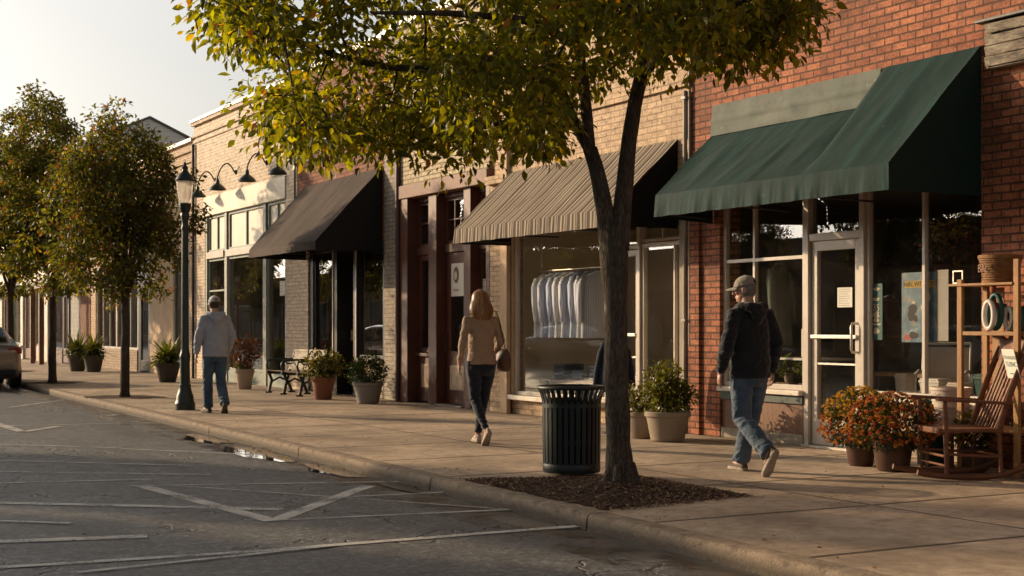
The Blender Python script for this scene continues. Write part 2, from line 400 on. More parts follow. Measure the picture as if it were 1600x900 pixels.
def pavement():
    t = NT('concrete_pavement'); o = t.obj(); sp = t.n('SeparateXYZ', {'Vector': o})
    wob = t.math('MULTIPLY', t.math('SUBTRACT', t.noise(o, 2.0, 3), .5), .03)
    def joint(c, period, off, w):
        f = t.math('FRACT', t.math('DIVIDE', t.math('ADD', t.math('ADD', c, off), wob), period))
        d = t.math('MULTIPLY', t.math('MINIMUM', f, t.math('SUBTRACT', 1.0, f)), period)
        return t.ramp(t.math('DIVIDE', d, w), [(.45, 1.0), (1.0, 0.0)])
    j = t.math('MAXIMUM', joint(sp.outputs[1], 1.62, .27, .034), joint(sp.outputs[0], 2.45, .05, .022))
    cell = t.n('TexWhiteNoise', {'Vector': t.n('CombineXYZ', {'X': t.math('FLOOR', t.math('DIVIDE', t.math('ADD', sp.outputs[0], .05), 2.45)), 'Y': t.math('FLOOR', t.math('DIVIDE', t.math('ADD', sp.outputs[1], .27), 1.62)), 'Z': 0.0}).outputs[0]}).outputs['Value']
    fine = t.noise(o, 60, 4, .75); mid = t.noise(o, 9, 6, .65); big = t.noise(o, .9, 5, .6)
    c = t.ramp(t.math('ADD', t.math('MULTIPLY', mid, .6), t.math('MULTIPLY', fine, .4)), [(.34, (.28, .205, .145)), (.52, (.50, .385, .28)), (.68, (.62, .49, .37))])
    c = t.mix(.6, c, t.ramp(cell, [(0.0, .72), (1.0, 1.15)]), 'MULTIPLY')
    c = t.mix(t.ramp(big, [(.42, 0.0), (.66, .65)]), c, (.14, .105, .075))
    spots = t.n('TexVoronoi', {'Vector': o, 'Scale': 7.0}).outputs['Distance']
    c = t.mix(t.ramp(spots, [(.035, .85), (.075, 0.0)]), c, (.06, .05, .04))
    vo = t.n('TexVoronoi', {'Vector': t.n('VectorMath', {0: o, 1: t.n('TexNoise', {'Vector': o, 'Scale': 3.0, 'Detail': 5.0}).outputs['Color']}, operation='ADD').outputs[0], 'Scale': .36}, feature='DISTANCE_TO_EDGE').outputs['Distance']
    crack = t.math('MULTIPLY', t.ramp(vo, [(0.0, 1.0), (.004, 0.0)]), t.ramp(t.noise(o, .5, 3), [(.5, 0.0), (.6, .8)]))
    dk = t.math('MAXIMUM', j, crack)
    c = t.mix(t.math('MULTIPLY', dk, .85), c, (.035, .028, .022))
    h = t.math('SUBTRACT', t.math('ADD', t.math('MULTIPLY', fine, .6), mid), t.math('MULTIPLY', dk, 2.0))
    p = t.n('BsdfPrincipled', {'Base Color': c, 'Roughness': .78, 'Specular IOR Level': .35, 'Normal': t.bump(h, .45, .008)})
    return t.done(p.outputs[0])
M['pavement'] = pavement()
def kerbmat():
    t = NT('kerb_concrete'); o = t.obj(); z = t.n('SeparateXYZ', {'Vector': o}).outputs[2]; n = t.noise(o, 7, 7, .7); f = t.noise(o, 60, 4, .7)
    c = t.ramp(t.math('ADD', t.math('MULTIPLY', n, .65), t.math('MULTIPLY', f, .35)), [(.36, (.11, .085, .062)), (.52, (.27, .205, .148)), (.66, (.40, .315, .235))])
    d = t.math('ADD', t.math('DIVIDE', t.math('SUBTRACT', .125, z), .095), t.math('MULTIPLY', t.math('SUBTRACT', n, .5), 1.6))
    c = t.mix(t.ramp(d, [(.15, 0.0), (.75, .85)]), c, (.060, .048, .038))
    return t.done(t.n('BsdfPrincipled', {'Base Color': c, 'Roughness': .85, 'Specular IOR Level': .3, 'Normal': t.bump(t.math('ADD', n, f), .8, .015)}).outputs[0])
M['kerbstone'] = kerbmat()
M['gutter'] = basic('gutter_concrete', (.11, .10, .09), .55, .3, 2.5, .35, 120, dirt=(.055, .05, .045), spec=.5)
M['ground'] = basic('distant_ground', (.10, .09, .07), .9, .2, .5, .1, 10)
def marking():
    t = NT('worn_road_paint'); o = t.obj()
    n = t.math('ADD', t.math('MULTIPLY', t.noise(o, 60, 4, .7), .5), t.math('MULTIPLY', t.noise(o, 3.0, 6, .65), .5))
    a = t.ramp(n, [(.38, 0.0), (.53, .92)])
    p = t.n('BsdfPrincipled', {'Base Color': (.60, .585, .56), 'Roughness': .65})
    return t.done(t.n('MixShader', {0: a, 1: t.n('BsdfTransparent').outputs[0], 2: p.outputs[0]}).outputs[0])
M['paint'] = marking()
def water():
    t = NT('puddle_water'); o = t.obj()
    p = t.n('BsdfPrincipled', {'Base Color': (.012, .011, .010), 'Roughness': .03, 'Specular IOR Level': .5, 'Normal': t.bump(t.noise(o, 5, 2), .03, .02)})
    return t.done(p.outputs[0])
M['water'] = water()
def wet():
    t = NT('wet_gutter'); o = t.obj()
    a = t.ramp(t.noise(o, 2.3, 5, .6), [(.46, 0.0), (.62, .75)])
    p = t.n('BsdfPrincipled', {'Base Color': (.028, .026, .024), 'Roughness': .22, 'Specular IOR Level': .5, 'Normal': t.bump(t.noise(o, 90, 3), .25, .006)})
    return t.done(t.n('MixShader', {0: a, 1: t.n('BsdfTransparent').outputs[0], 2: p.outputs[0]}).outputs[0])
M['wet'] = wet()
def mulch_mat():
    t = NT('bark_mulch'); o = t.obj()
    n = t.noise(o, 45, 5, .7)
    c = t.ramp(n, [(.3, (.028, .016, .010)), (.55, (.085, .048, .030)), (.8, (.17, .10, .06))])
    return t.done(t.n('BsdfPrincipled', {'Base Color': c, 'Roughness': .95, 'Specular IOR Level': .2, 'Normal': t.bump(n, 1.0, .04)}).outputs[0])
M['mulch'] = mulch_mat()
M['chip'] = attrmat('mulch_chip', .9)

def fabric(name, c, fade, rough=.8, stains=.35, spots=None, seam=0):
    t = NT(name); o = t.obj()
    w = t.math('MULTIPLY', t.math('ADD', t.math('SINE', t.math('MULTIPLY', t.n('SeparateXYZ', {'Vector': o}).outputs[1], 900)), t.math('SINE', t.math('MULTIPLY', t.n('SeparateXYZ', {'Vector': o}).outputs[2], 900))), .25)
    n1 = t.noise(t.scaled(o, (1, 1, .5)), 1.5, 6, .65); n2 = t.noise(o, 7, 5, .6)
    cl = t.mix(t.ramp(n1, [(.35, 0.0), (.75, 1.0)]), c, fade)
    cl = t.mix(t.math('MULTIPLY', t.ramp(n2, [(.5, 0.0), (.75, 1.0)]), stains), cl, tuple(x * .5 for x in c))
    if seam:
        sy = t.math('FRACT', t.math('DIVIDE', t.math('ADD', t.n('SeparateXYZ', {'Vector': o}).outputs[1], t.math('MULTIPLY', t.noise(o, 1.2, 2), .06)), seam))
        cl = t.mix(t.ramp(sy, [(.0, .75), (.028, 0.0), (.05, .35), (.10, 0.0)]), cl, tuple(x * .4 for x in c))
        cl = t.mix(t.ramp(t.noise(t.scaled(o, (.5, 5, .5)), 2.0, 4), [(.5, 0.0), (.72, .7)]), cl, tuple(min(1, x * 1.7) for x in fade))
    if spots:
        cl = t.mix(t.ramp(t.noise(o, 17, 3, .6), [(.70, 0.0), (.74, .7)]), cl, spots)
    p = t.n('BsdfPrincipled', {'Base Color': cl, 'Roughness': rough, 'Specular IOR Level': .25,
        'Normal': t.bump(t.math('ADD', t.noise(o, 5, 4), t.math('MULTIPLY', w, .05)), .35, .03)})
    return t.done(p.outputs[0])
M['greenfab'] = fabric('dark_green_canvas', (.002, .020, .018), (.0045, .029, .026), spots=(.06, .09, .075), seam=.59)
M['greenside'] = fabric('shaded_green_canvas', (.006, .022, .018), (.008, .026, .021))
M['brownfab'] = fabric('faded_black_canvas', (.030, .017, .011), (.062, .037, .025))
M['blackfab'] = fabric('black_canvas', (.010, .010, .011), (.014, .013, .013))
M['greyfab'] = fabric('faded_grey_canvas', (.115, .130, .108), (.165, .17, .14), stains=.5, spots=(.4, .38, .3))
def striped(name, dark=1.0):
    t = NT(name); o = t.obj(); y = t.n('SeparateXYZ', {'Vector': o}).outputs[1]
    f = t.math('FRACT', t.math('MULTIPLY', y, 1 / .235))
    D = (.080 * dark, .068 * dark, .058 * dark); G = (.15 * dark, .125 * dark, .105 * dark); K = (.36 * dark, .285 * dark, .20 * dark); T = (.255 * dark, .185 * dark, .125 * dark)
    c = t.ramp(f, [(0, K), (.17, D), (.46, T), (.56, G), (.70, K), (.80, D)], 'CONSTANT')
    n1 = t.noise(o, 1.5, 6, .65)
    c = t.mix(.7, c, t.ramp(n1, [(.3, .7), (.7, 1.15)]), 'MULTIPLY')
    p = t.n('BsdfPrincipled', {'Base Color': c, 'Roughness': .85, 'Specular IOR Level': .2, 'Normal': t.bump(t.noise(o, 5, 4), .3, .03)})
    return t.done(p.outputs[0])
M['stripe'] = striped('striped_canvas'); M['stripeshade'] = striped('shaded_striped_canvas', .10)  # side panels: shade put into the colour, a much darker stripe copy

# ================================================================== world, sun, camera
w = bpy.data.worlds.new('World'); sc.world = w; w.use_nodes = True
SUN_EL, SUN_DIR = R(15.5), Vector((-.545, .838, 0)).normalized()   # direction towards the sun on the ground
nt = w.node_tree; bg = nt.nodes['Background']
sky = nt.nodes.new('ShaderNodeTexSky'); sky.sky_type = 'NISHITA'; sky.sun_disc = False
sky.sun_elevation = SUN_EL; sky.sun_rotation = math.atan2(SUN_DIR.x, SUN_DIR.y)
sky.air_density = 1.0; sky.dust_density = 4.0; sky.ozone_density = 1.5; sky.altitude = 0
hs = nt.nodes.new('ShaderNodeHueSaturation'); hs.inputs['Saturation'].default_value = .28
nt.links.new(sky.outputs[0], hs.inputs['Color']); tcw = nt.nodes.new('ShaderNodeTexCoord'); sxyz = nt.nodes.new('ShaderNodeSeparateXYZ'); nt.links.new(tcw.outputs['Generated'], sxyz.inputs[0])
zr_ = nt.nodes.new('ShaderNodeValToRGB'); nt.links.new(sxyz.outputs[2], zr_.inputs[0]); zr_.color_ramp.elements[0].position = .30; zr_.color_ramp.elements[0].color = (1, .965, .91, 1); zr_.color_ramp.elements[1].position = .62; zr_.color_ramp.elements[1].color = (.40, .385, .36, 1)
mx = nt.nodes.new('ShaderNodeMix'); mx.data_type = 'RGBA'; mx.blend_type = 'MULTIPLY'; mx.inputs[0].default_value = 1; nt.links.new(hs.outputs[0], mx.inputs[6]); nt.links.new(zr_.outputs[0], mx.inputs[7]); nt.links.new(mx.outputs[2], bg.inputs[0]); bg.inputs[1].default_value = .15; hs.inputs['Value'].default_value = 1.25
sl = bpy.data.lights.new('sun', 'SUN'); sl.energy = 5.0; sl.angle = R(.6); sl.color = (1.0, .73, .44)
so = bpy.data.objects.new('sun', sl); col.objects.link(so)
ldir = -(SUN_DIR * math.cos(SUN_EL) + Vector((0, 0, math.sin(SUN_EL))))
so.rotation_euler = ldir.to_track_quat('-Z', 'Y').to_euler(); so.location = (-20, 30, 30)
cam = bpy.data.cameras.new('camera'); co = bpy.data.objects.new('camera', cam); col.objects.link(co)
cam.sensor_width = 36; cam.lens = 50; cam.shift_y = 60 / 1600; cam.clip_end = 3000; cam.clip_start = .1
co.location = (0, 0, CAMZ); co.rotation_euler = (R(90), 0, -TH)
cam.dof.use_dof = True; cam.dof.focus_distance = 12.5; cam.dof.aperture_fstop = 7.0
sc.camera = co
sc.view_settings.view_transform = 'Standard'; sc.view_settings.look = 'None'; sc.view_settings.exposure = 0

# ================================================================== setting
m = MB(); m.quad((-600, -300, -.06), (600, -300, -.06), (600, 1500, -.06), (-600, 1500, -.06)); props(m.build('ground', M['ground']), kind='structure')
m = MB(); ys = [-30, 0, 5, 10, 15, 20, 25, 30, 40, 60, 100, 160, 260]
for a, b in zip(ys, ys[1:]):
    m.quad((-6.2, a, 0), (kerb_x(a) - .36, a, 0), (kerb_x(b) - .36, b, 0), (-6.2, b, 0))
props(m.build('road', M['asphalt']), kind='structure')
m = MB()
for a, b in zip(ys, ys[1:]):
    m.quad((kerb_x(a) - .36, a, -.002), (kerb_x(a) + .02, a, -.012), (kerb_x(b) + .02, b, -.012), (kerb_x(b) - .36, b, -.002))
props(m.build('gutter', M['gutter']), kind='structure')
# kerb stones with joints
m = MB(); y = -6.0; ki = 0
joints = [-6, -3.2, -.4, 2.4, 5.1, 8.42, 11.1, 14.6, 18.2, 21.8]
while joints[-1] < 110: joints.append(joints[-1] + 3.0 + .3 * math.sin(joints[-1]))
for a, b in zip(joints, joints[1:]):
    a += .009; b -= .009
    n = 6; rings = []
    for i in range(n + 1):
        yy = a + (b - a) * i / n; k = kerb_x(yy) + .006 * noise.noise((yy * 1.7, 0, 3)); z = SW + .004 * noise.noise((yy * 2.1, 5, 0))
        rings.append([(k - .012, yy, -.05), (k, yy, z - .035), (k + .010, yy, z - .012), (k + .032, yy, z - .001), (k + .16, yy, z), (k + .16, yy, -.05)])
    m.rings(rings)
props(m.build('kerb', M['kerbstone'], smooth=50), kind='structure')
m = MB(); m.box(4.6, 4.6, 0, 0, 0, 0) if False else None
ys2 = [-30, 0, 10, 20, 30, 45, 70, 110, 260]
for a, b in zip(ys2, ys2[1:]):
    m.quad((kerb_x(a) + .168, a, SW - .003), (14, a, SW - .003), (14, b, SW - .003), (kerb_x(b) + .168, b, SW - .003))
props(m.build('pavement', M['pavement']), kind='structure')
m = MB()
for a, b in zip(ys2, ys2[1:]): m.quad((kerb_x(a) + .10, a, .05), (kerb_x(a) + .3, a, .05), (kerb_x(b) + .3, b, .05), (kerb_x(b) + .10, b, .05))
# far side pavement
m.box(-10.5, -6.2, -30, 260, -.05, .13); props(m.build('far_pavement', M['pavement']), kind='structure')

# road markings, each a worn painted strip lying 4 mm above the asphalt
m = MB(); zi = .004
def strip(pts, w):
    global zi
    P = [Vector(gnd(u, v, 0)) for u, v in pts]
    for a, b in zip(P, P[1:]):
        d = (b - a); L = d.length; d.normalize(); s = Vector((-d.y, d.x, 0)) * w / 2
        n = max(2, int(L / .25)); prev = None
        for i in range(n + 1):
            c = a + d * L * i / n; k = 1 + .12 * noise.noise((c.x * 4, c.y * 4, 1))
            q = (c - s * k, c + s * k)
            if prev: m.quad((prev[0].x, prev[0].y, zi), (q[0].x, q[0].y, zi), (q[1].x, q[1].y, zi), (prev[1].x, prev[1].y, zi))
            prev = q
    zi += .0004
for pts, w_ in [([(430, 820), (575, 765)], .13), ([(426, 821), (218, 764)], .13), ([(430, 820), (815, 802)], .06), ([(200, 765), (640, 758)], .055),
    ([(-60, 791), (210, 797), (440, 803)], .13), ([(250, 763), (795, 803)], .035), ([(-20, 897), (360, 873), (960, 825)], .09), ([(-60, 857), (230, 846)], .14), ([(-60, 762), (235, 755)], .06),
    ([(-60, 723), (300, 733)], .07), ([(190, 706), (412, 716)], .06), ([(-40, 655), (35, 679), (92, 670)], .14), ([(-60, 697), (190, 705)], .05), ([(-60, 671), (250, 664)], .05), ([(760, 791), (810, 801)], .05),
    ([(15, 640), (100, 628)], .08), ([(-60, 742), (330, 748)], .045), ([(120, 905), (520, 862)], .05), ([(-60, 820), (110, 826)], .05), ([(500, 786), (820, 770)], .04)]:
    strip(pts, w_)
props(m.build('road_markings', M['paint'], fix=False), kind='structure')
# puddles and wet gutter
def blob(m, cx, cy, rx, ry, rot, z, seed):
    vs = []
    for k in range(48):
        a = k / 48 * 2 * math.pi; r = 1 + .45 * noise.noise((math.cos(a) * 1.6 + seed, math.sin(a) * 1.6, seed)) + .15 * noise.noise((math.cos(a) * 6, math.sin(a) * 6, seed))
        x, y = rx * r * math.cos(a), ry * r * math.sin(a)
        vs.append((cx + x * math.cos(rot) - y * math.sin(rot), cy + x * math.sin(rot) + y * math.cos(rot), z))
    m.add(vs, [tuple(range(48))])
m = MB()
for a, b in zip(range(4, 40), range(5, 41)):
    m.quad((kerb_x(a) - .62, a, .0025), (kerb_x(a) - .10, a, .0025), (kerb_x(b) - .10, b, .0025), (kerb_x(b) - .62, b, .0025))
props(m.build('wet_gutter', M['wet']), kind='structure')
m = MB()
for i, (yy, ry, rx, off) in enumerate([(17.4, .70, .22, .24), (15.2, 1.0, .26, .28), (13.0, .65, .17, .18), (11.4, .45, .10, .12)]):
    blob(m, kerb_x(yy) - off - .02, yy, rx, ry, -.05, .0055 + i * .0005, i * 3.1)
props(m.build('puddle_water', M['water']), kind='structure')

# tree pit: earth mound level with the pavement, and bark chips on it
PIT = [(5.42, 10.75), (5.40, 8.55), (6.85, 8.72), (6.90, 10.2)]
def in_pit(u, v):
    a, b, c, d = [Vector((*p, 0)) for p in PIT]
    return (a.lerp(b, u)).lerp(d.lerp(c, u), v)
m = MB(); N = 40
for i in range(N + 1):
    for j in range(N + 1):
        u, v = i / N, j / N; p = in_pit(u, v)
        e = min(u, v, 1 - u, 1 - v)
        z = SW - .004 + min(1, e * 6) * .035 + .025 * min(1, e * 9) * noise.noise((p.x * 7, p.y * 7, 0)) + .012 * min(1, e * 9) * noise.noise((p.x * 25, p.y * 25, 0)) + .05 * math.exp(-((p.x - 6.09) ** 2 + (p.y - 9.35) ** 2) / .09)
        wob = Vector((noise.noise((p.x * 5, p.y * 5, 9)), noise.noise((p.x * 5, p.y * 5, 4)), 0)) * .07 * (1 - min(1, e * 4)); wob.x = abs(wob.x) if u * 0 + v < .05 else wob.x
        m.v.append((p.x + wob.x, p.y + wob.y, max(z, SW + .001)))
for i in range(N):
    for j in range(N):
        a = i * (N + 1) + j; m.f.append(((a, a + 1, a + N + 2, a + N + 1), 0)); m.c.append(None)
props(m.build('tree_pit_earth', M['mulch'], smooth=180), kind='structure')
m = MB()
for i in range(2600):
    u, v = random.random(), random.random()
    if random.random() < .15: u = random.choice([random.uniform(-.05, .02), random.uniform(.98, 1.06)])
    p = in_pit(u, v); e = min(u, v, 1 - u, 1 - v); z = SW + .008 + max(0, min(1, e * 6)) * .032 + .05 * math.exp(-((p.x - 6.09) ** 2 + (p.y - 9.35) ** 2) / .09) * (e > 0)
    Rm = Matrix.Translation((p.x, p.y, z)) @ Matrix.Rotation(random.uniform(0, 6.3), 4, 'Z') @ Matrix.Rotation(random.gauss(0, .35), 4, 'X') @ Matrix.Rotation(random.gauss(0, .35), 4, 'Y')
    l, w_ = random.uniform(.012, .045), random.uniform(.004, .012); g = random.uniform(.5, 1.6)
    m.cc = (.12 * g, .068 * g, .04 * g) if random.random() < .9 else (.26 * g, .17 * g, .07 * g)
    m.box(-l / 2, l / 2, -w_ / 2, w_ / 2, -.003, .003, Rm)
props(m.build('mulch_chips', M['chip'], fix=False), kind='stuff', label='brown bark mulch chips scattered over the tree pit earth', cat='mulch')
# small pits round the farther street trees
for (tx, ty) in ((6.37, 26.46), (6.5, 33.88), (7.1, 43.0)):
    m = MB(); blob(m, tx, ty, .62, .8, 0, SW + .002, tx * 3); 
    props(m.build('tree_pit_earth', M['mulch']), kind='structure')
# fallen leaves
P_, D_, Nn, Ls, Ws, Cs = [], [], [], [], [], []
for i in range(900):
    r = random.random()
    if r < .45: y = random.uniform(4, 32); x = kerb_x(y) - abs(random.gauss(0, .16)) - .02; z = .039
    elif r < .6: y = random.uniform(4, 30); x = kerb_x(y) + .2 + abs(random.gauss(0, .25)); z = SW + .006
    elif r < .85: y = random.uniform(5, 34); x = 10.1 - abs(random.gauss(0, .2)); z = SW + .006
    else: y = random.uniform(4, 30); x = random.uniform(1, 10); z = .039 if x < kerb_x(y) else SW + .006
    a = random.uniform(0, 6.28); P_.append((x, y, z)); D_.append((math.cos(a), math.sin(a), random.uniform(0, .25))); Nn.append((random.gauss(0, .25), random.gauss(0, .25), 1))
    s = random.uniform(.015, .045); Ls.append(s); Ws.append(s * .3); g = random.uniform(.6, 1.3)
    Cs.append(random.choice([(.16 * g, .08 * g, .025 * g), (.10 * g, .05 * g, .02 * g), (.22 * g, .13 * g, .03 * g)]))
me = leaf_mesh('fallen_leaves', np.array(P_), np.array(D_), np.array(Nn), np.array(Ls), np.array(Ws), np.array(Cs))
props(link_mesh('fallen_leaves', me, M['leaf_plant']), kind='stuff', label='small dry fallen leaves along the kerb and shop fronts', cat='leaves')

# ================================================================== shop buildings (front plane x = FX)
F0, F1 = FX, FX + .30
IC = {}
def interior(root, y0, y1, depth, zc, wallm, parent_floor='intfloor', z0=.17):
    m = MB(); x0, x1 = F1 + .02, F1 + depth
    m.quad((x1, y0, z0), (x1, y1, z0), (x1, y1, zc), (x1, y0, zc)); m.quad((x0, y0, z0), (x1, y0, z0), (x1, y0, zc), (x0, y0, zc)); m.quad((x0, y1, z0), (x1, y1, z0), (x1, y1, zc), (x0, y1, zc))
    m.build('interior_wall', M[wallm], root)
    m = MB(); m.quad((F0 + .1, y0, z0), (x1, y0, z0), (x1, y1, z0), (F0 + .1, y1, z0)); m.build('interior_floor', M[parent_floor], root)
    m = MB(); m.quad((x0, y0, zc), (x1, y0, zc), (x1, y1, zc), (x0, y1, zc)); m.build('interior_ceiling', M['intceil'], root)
def shell(m, y0, y1, zt, back=24):   # rear of the block: side walls, back wall
    m.box(F1, back, y0 + .004, y0 + .09, 0, zt - .3); m.box(F1, back, y1 - .09, y1 - .004, 0, zt - .3); m.box(back - .25, back - .002, y0 + .09, y1 - .09, 0, zt - .32)
def roof(root, y0, y1, z, back=24, mat='interior'):
    MB().box(F1 + .002, back - .01, y0 + .10, y1 - .10, z - .15, z).build('roof', M[mat], root)
def window(root, y0, y1, z0, z1, mat, w=.05, X0=FX + .05, X1=FX + .11, vb=(), hb=(), glass='glass', name='window', wz=None, vw=.04, label=None):
    m = MB(); m.frame(X0, X1, y0, y1, z0, z1, w, wz)
    wz_ = w if wz is None else wz
    for y in vb: m.box(X0 + .004, X1 - .004, y - vw / 2, y + vw / 2, z0 + wz_ + .001, z1 - wz_ - .001)
    for z in hb: m.box(X0 + .007, X1 - .007, y0 + w + .001, y1 - w - .001, z - vw / 2, z + vw / 2)
    f = m.build(name, M[mat], root, bevel=.004)
    if label: f['label'] = label
    X = (X0 + X1) / 2 + .012
    q = MB(); q.quad((X, y0 + w * .6, z0 + wz_ * .6), (X, y1 - w * .6, z0 + wz_ * .6), (X, y1 - w * .6, z1 - wz_ * .6), (X, y0 + w * .6, z1 - wz_ * .6)); q.build('pane', M[glass], f)
    return f
def glazed_door(root, y0, y1, z0, z1, mat, w=.09, kick=.30, glass='glass', handle='right', bars=True, X0=FX + .06, X1=FX + .12):
    m = MB(); m.box(X0, X1, y0, y0 + w, z0, z1); m.box(X0, X1, y1 - w, y1, z0, z1); m.box(X0, X1, y0 + w, y1 - w, z1 - w * 1.2, z1); m.box(X0, X1, y0 + w, y1 - w, z0, z0 + kick)
    d = m.build('door', M[mat], root, bevel=.004)
    X = (X0 + X1) / 2
    q = MB(); q.quad((X, y0 + w * .8, z0 + kick - .02), (X, y1 - w * .8, z0 + kick - .02), (X, y1 - w * .8, z1 - w), (X, y0 + w * .8, z1 - w)); q.build('pane', M[glass], d)
    if bars:
        zb = z0 + 1.16
        MB().box(X0 - .045, X0 - .012, y0 + w * .3, y1 - w * .3, zb - .02, zb + .02).build('push_bar', M['steel'], d, bevel=.005)
        MB().box(X0 + .005, X0 + .03, y0 + w + .001, y1 - w - .001, zb - .30, zb - .28).build('lower_bar', M['steel'], d)
        yh = y0 + w * .55 if handle == 'near' else y1 - w * .55
        MB().tube([(X0, yh, zb - .16), (X0 - .07, yh, zb - .16), (X0 - .085, yh, zb - .13), (X0 - .085, yh, zb + .11), (X0 - .07, yh, zb + .14), (X0, yh, zb + .14)], .014, 8).build('handle', M['steel'], d, smooth=60)
    return d

# ---- A: red brick building with the green awning ---------------------------------------------------
A = thing('brick_building', 'red brick shop building with white framed door and windows at the right end', 'building', (FX, 9.8, SW))
m = MB()
m.box(F0, F1, 13.50, 14.088, SW, 2.95); m.box(F0 - .04, F0 - .001, 13.86, 14.088, SW, 2.9)
m.box(F0, F1, 4.0, 9.50, SW, 2.95); m.box(F0, F1, 4.0, 14.088, 2.951, 6.9)
shell(m, 4.0, 14.088, 6.9); m.build('wall', M['redbrick'], A)
MB().box(F0 - .06, F1 + .1, 3.98, 14.07, 6.9, 7.02).build('coping', M['concrete'], A); roof(A, 4.0, 14.088, 6.4)
MB().box(F0 + .03, F0 + .18, 9.502, 11.09, SW, .66).build('bulkhead', M['tanbrick'], A)
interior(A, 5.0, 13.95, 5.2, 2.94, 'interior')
# left window over the brown board
window(A, 12.03, 13.497, .74, 2.93, 'white_frame', .055, vb=(12.93,), hb=(2.20,))
MB().box(F0 - .05, F0 + .17, 12.03, 13.497, .685, .738).build('sill', M['whitewood'], A, bevel=.006)
MB().box(F0 + .0, F0 + .17, 12.03, 13.497, .59, .683).build('sill_rail', M['darksill'], A, bevel=.004)
MB().box(F0 + .03, F0 + .17, 12.03, 13.497, .262, .588).build('kick_board', M['kick'], A)
MB().box(F0 + .01, F0 + .18, 12.03, 13.497, SW, .26).build('plinth', M['concrete'], A, bevel=.006)
# door post, transom and door
m = MB(); m.box(F0 + .02, F0 + .14, 11.955, 12.028, SW, 2.93); m.box(F0 + .02, F0 + .14, 11.092, 11.165, SW, 2.93); m.box(F0 + .03, F0 + .13, 11.166, 11.954, 2.36, 2.44)
m.build('door_frame', M['white_frame'], A, bevel=.005)
m = MB(); q = m.quad((F0 + .09, 11.166, 2.44), (F0 + .09, 11.954, 2.44), (F0 + .09, 11.954, 2.93), (F0 + .09, 11.166, 2.93)); m.build('transom_pane', M['glassdark'], A)
dA = glazed_door(A, 11.18, 11.94, .17, 2.355, 'white_frame', .085, .27, handle='near')
MB().box(F0 - .03, F0 + .16, 11.10, 12.02, SW, .165).build('threshold', M['steel'], A)
# right window
window(A, 9.502, 11.09, .735, 2.93, 'white_frame', .045, vb=(10.29,), label='wide shop window with one upright bar right of the door')
MB().box(F0 - .05, F0 + .17, 9.502, 11.09, .662, .733).build('sill', M['whitewood'], A, bevel=.006)

# ---- B: beige shop with striped awning ------------------------------------------------------------
B = thing('beige_brick_building', 'beige painted brick building with big display window under striped awning', 'building', (FX, 16.7, SW))
m = MB(); m.box(F0, F1, 14.092, 19.288, 4.36, 6.6); m.box(F0, F1, 14.092, 19.288, 2.95, 3.72)
m.box(F0 + .002, F1, 18.78, 19.288, SW, 2.949); m.box(F0 + .05, F1, 15.99, 18.779, SW, .355)
shell(m, 14.092, 19.288, 6.6); m.build('wall', M['beigebrick'], B)
m = MB(); m.box(F0 - .012, F1, 14.092, 19.1, 3.721, 4.359); m.build('fascia', M['beigebrick'], B)
m = MB(); m.box(F0 - .06, F0 + .05, 14.092, 19.288, 4.361, 4.43); m.box(F0 - .04, F0 + .04, 14.092, 19.288, 4.432, 4.50); m.box(F0 - .06, F0 + .05, 14.092, 19.288, 5.02, 5.09); m.box(F0 - .09, F0 + .05, 18.70, 19.288, 3.60, 3.719); m.build('cornice', M['beigebrick'], B)
MB().box(F0 - .07, F1 + .1, 14.1, 19.288, 6.6, 6.72).build('coping', M['coping'], B); roof(B, 14.092, 19.288, 6.2)
m = MB(); m.box(F0 - .02, F1, 14.092, 14.285, SW, 2.948); m.build('jamb', M['concrete'], B)
MB().box(F0 - .07, F0 - .001, 18.62, 18.84, SW + .0, 4.6).build('pilaster', M['stucco'], B, bevel=.01)
window(B, 16.04, 18.58, .425, 2.94, 'white_frame', .055)
MB().box(F0 - .07, F0 + .17, 16.02, 18.60, .357, .423).build('sill', M['whitewood'], B, bevel=.006)
MB().box(F0 + .01, F0 + .14, 18.585, 18.775, .357, 2.945).build('side_panel', M['stucco'], B)
m = MB(); m.box(F0 + .02, F0 + .14, 15.955, 16.03, SW, 2.94); m.box(F0 + .02, F0 + .14, 15.215, 15.285, SW, 2.94); m.box(F0 + .03, F0 + .13, 15.286, 15.954, 2.44, 2.51); m.build('door_frame', M['white_frame'], B, bevel=.005)
dB = glazed_door(B, 15.295, 15.945, .17, 2.435, 'white_frame', .07, .22, handle='far')
m = MB(); m.quad((F0 + .09, 15.286, 2.51), (F0 + .09, 15.954, 2.51), (F0 + .09, 15.954, 2.94), (F0 + .09, 15.286, 2.94)); m.build('transom_pane', M['glassdark'], B)
window(B, 14.29, 15.21, .36, 2.50, 'white_frame', .05, vb=(14.50,), vw=.03)
MB().box(F0 + .02, F0 + .17, 14.287, 15.212, SW, .357).build('bulkhead', M['whitewood'], B)
window(B, 14.29, 15.21, 2.52, 2.945, 'white_frame', .035, vb=(14.75,), vw=.03, glass='glassdark')
interior(B, 14.2, 19.1, 1.9, 2.944, 'interior_light')
m = MB(); m.tube([(F0 - .045, 14.13, SW), (F0 - .045, 14.13, 4.3)], .028, 8); m.tube([(F0 - .03, 14.06, 1.2), (F0 - .03, 14.06, 4.62)], .016, 8)
for z in (.6, 1.5, 2.4, 3.3, 4.2): m.box(F0 - .08, F0, 14.085, 14.175, z, z + .03)
m.build('conduit', M['pipe'], B, smooth=60)

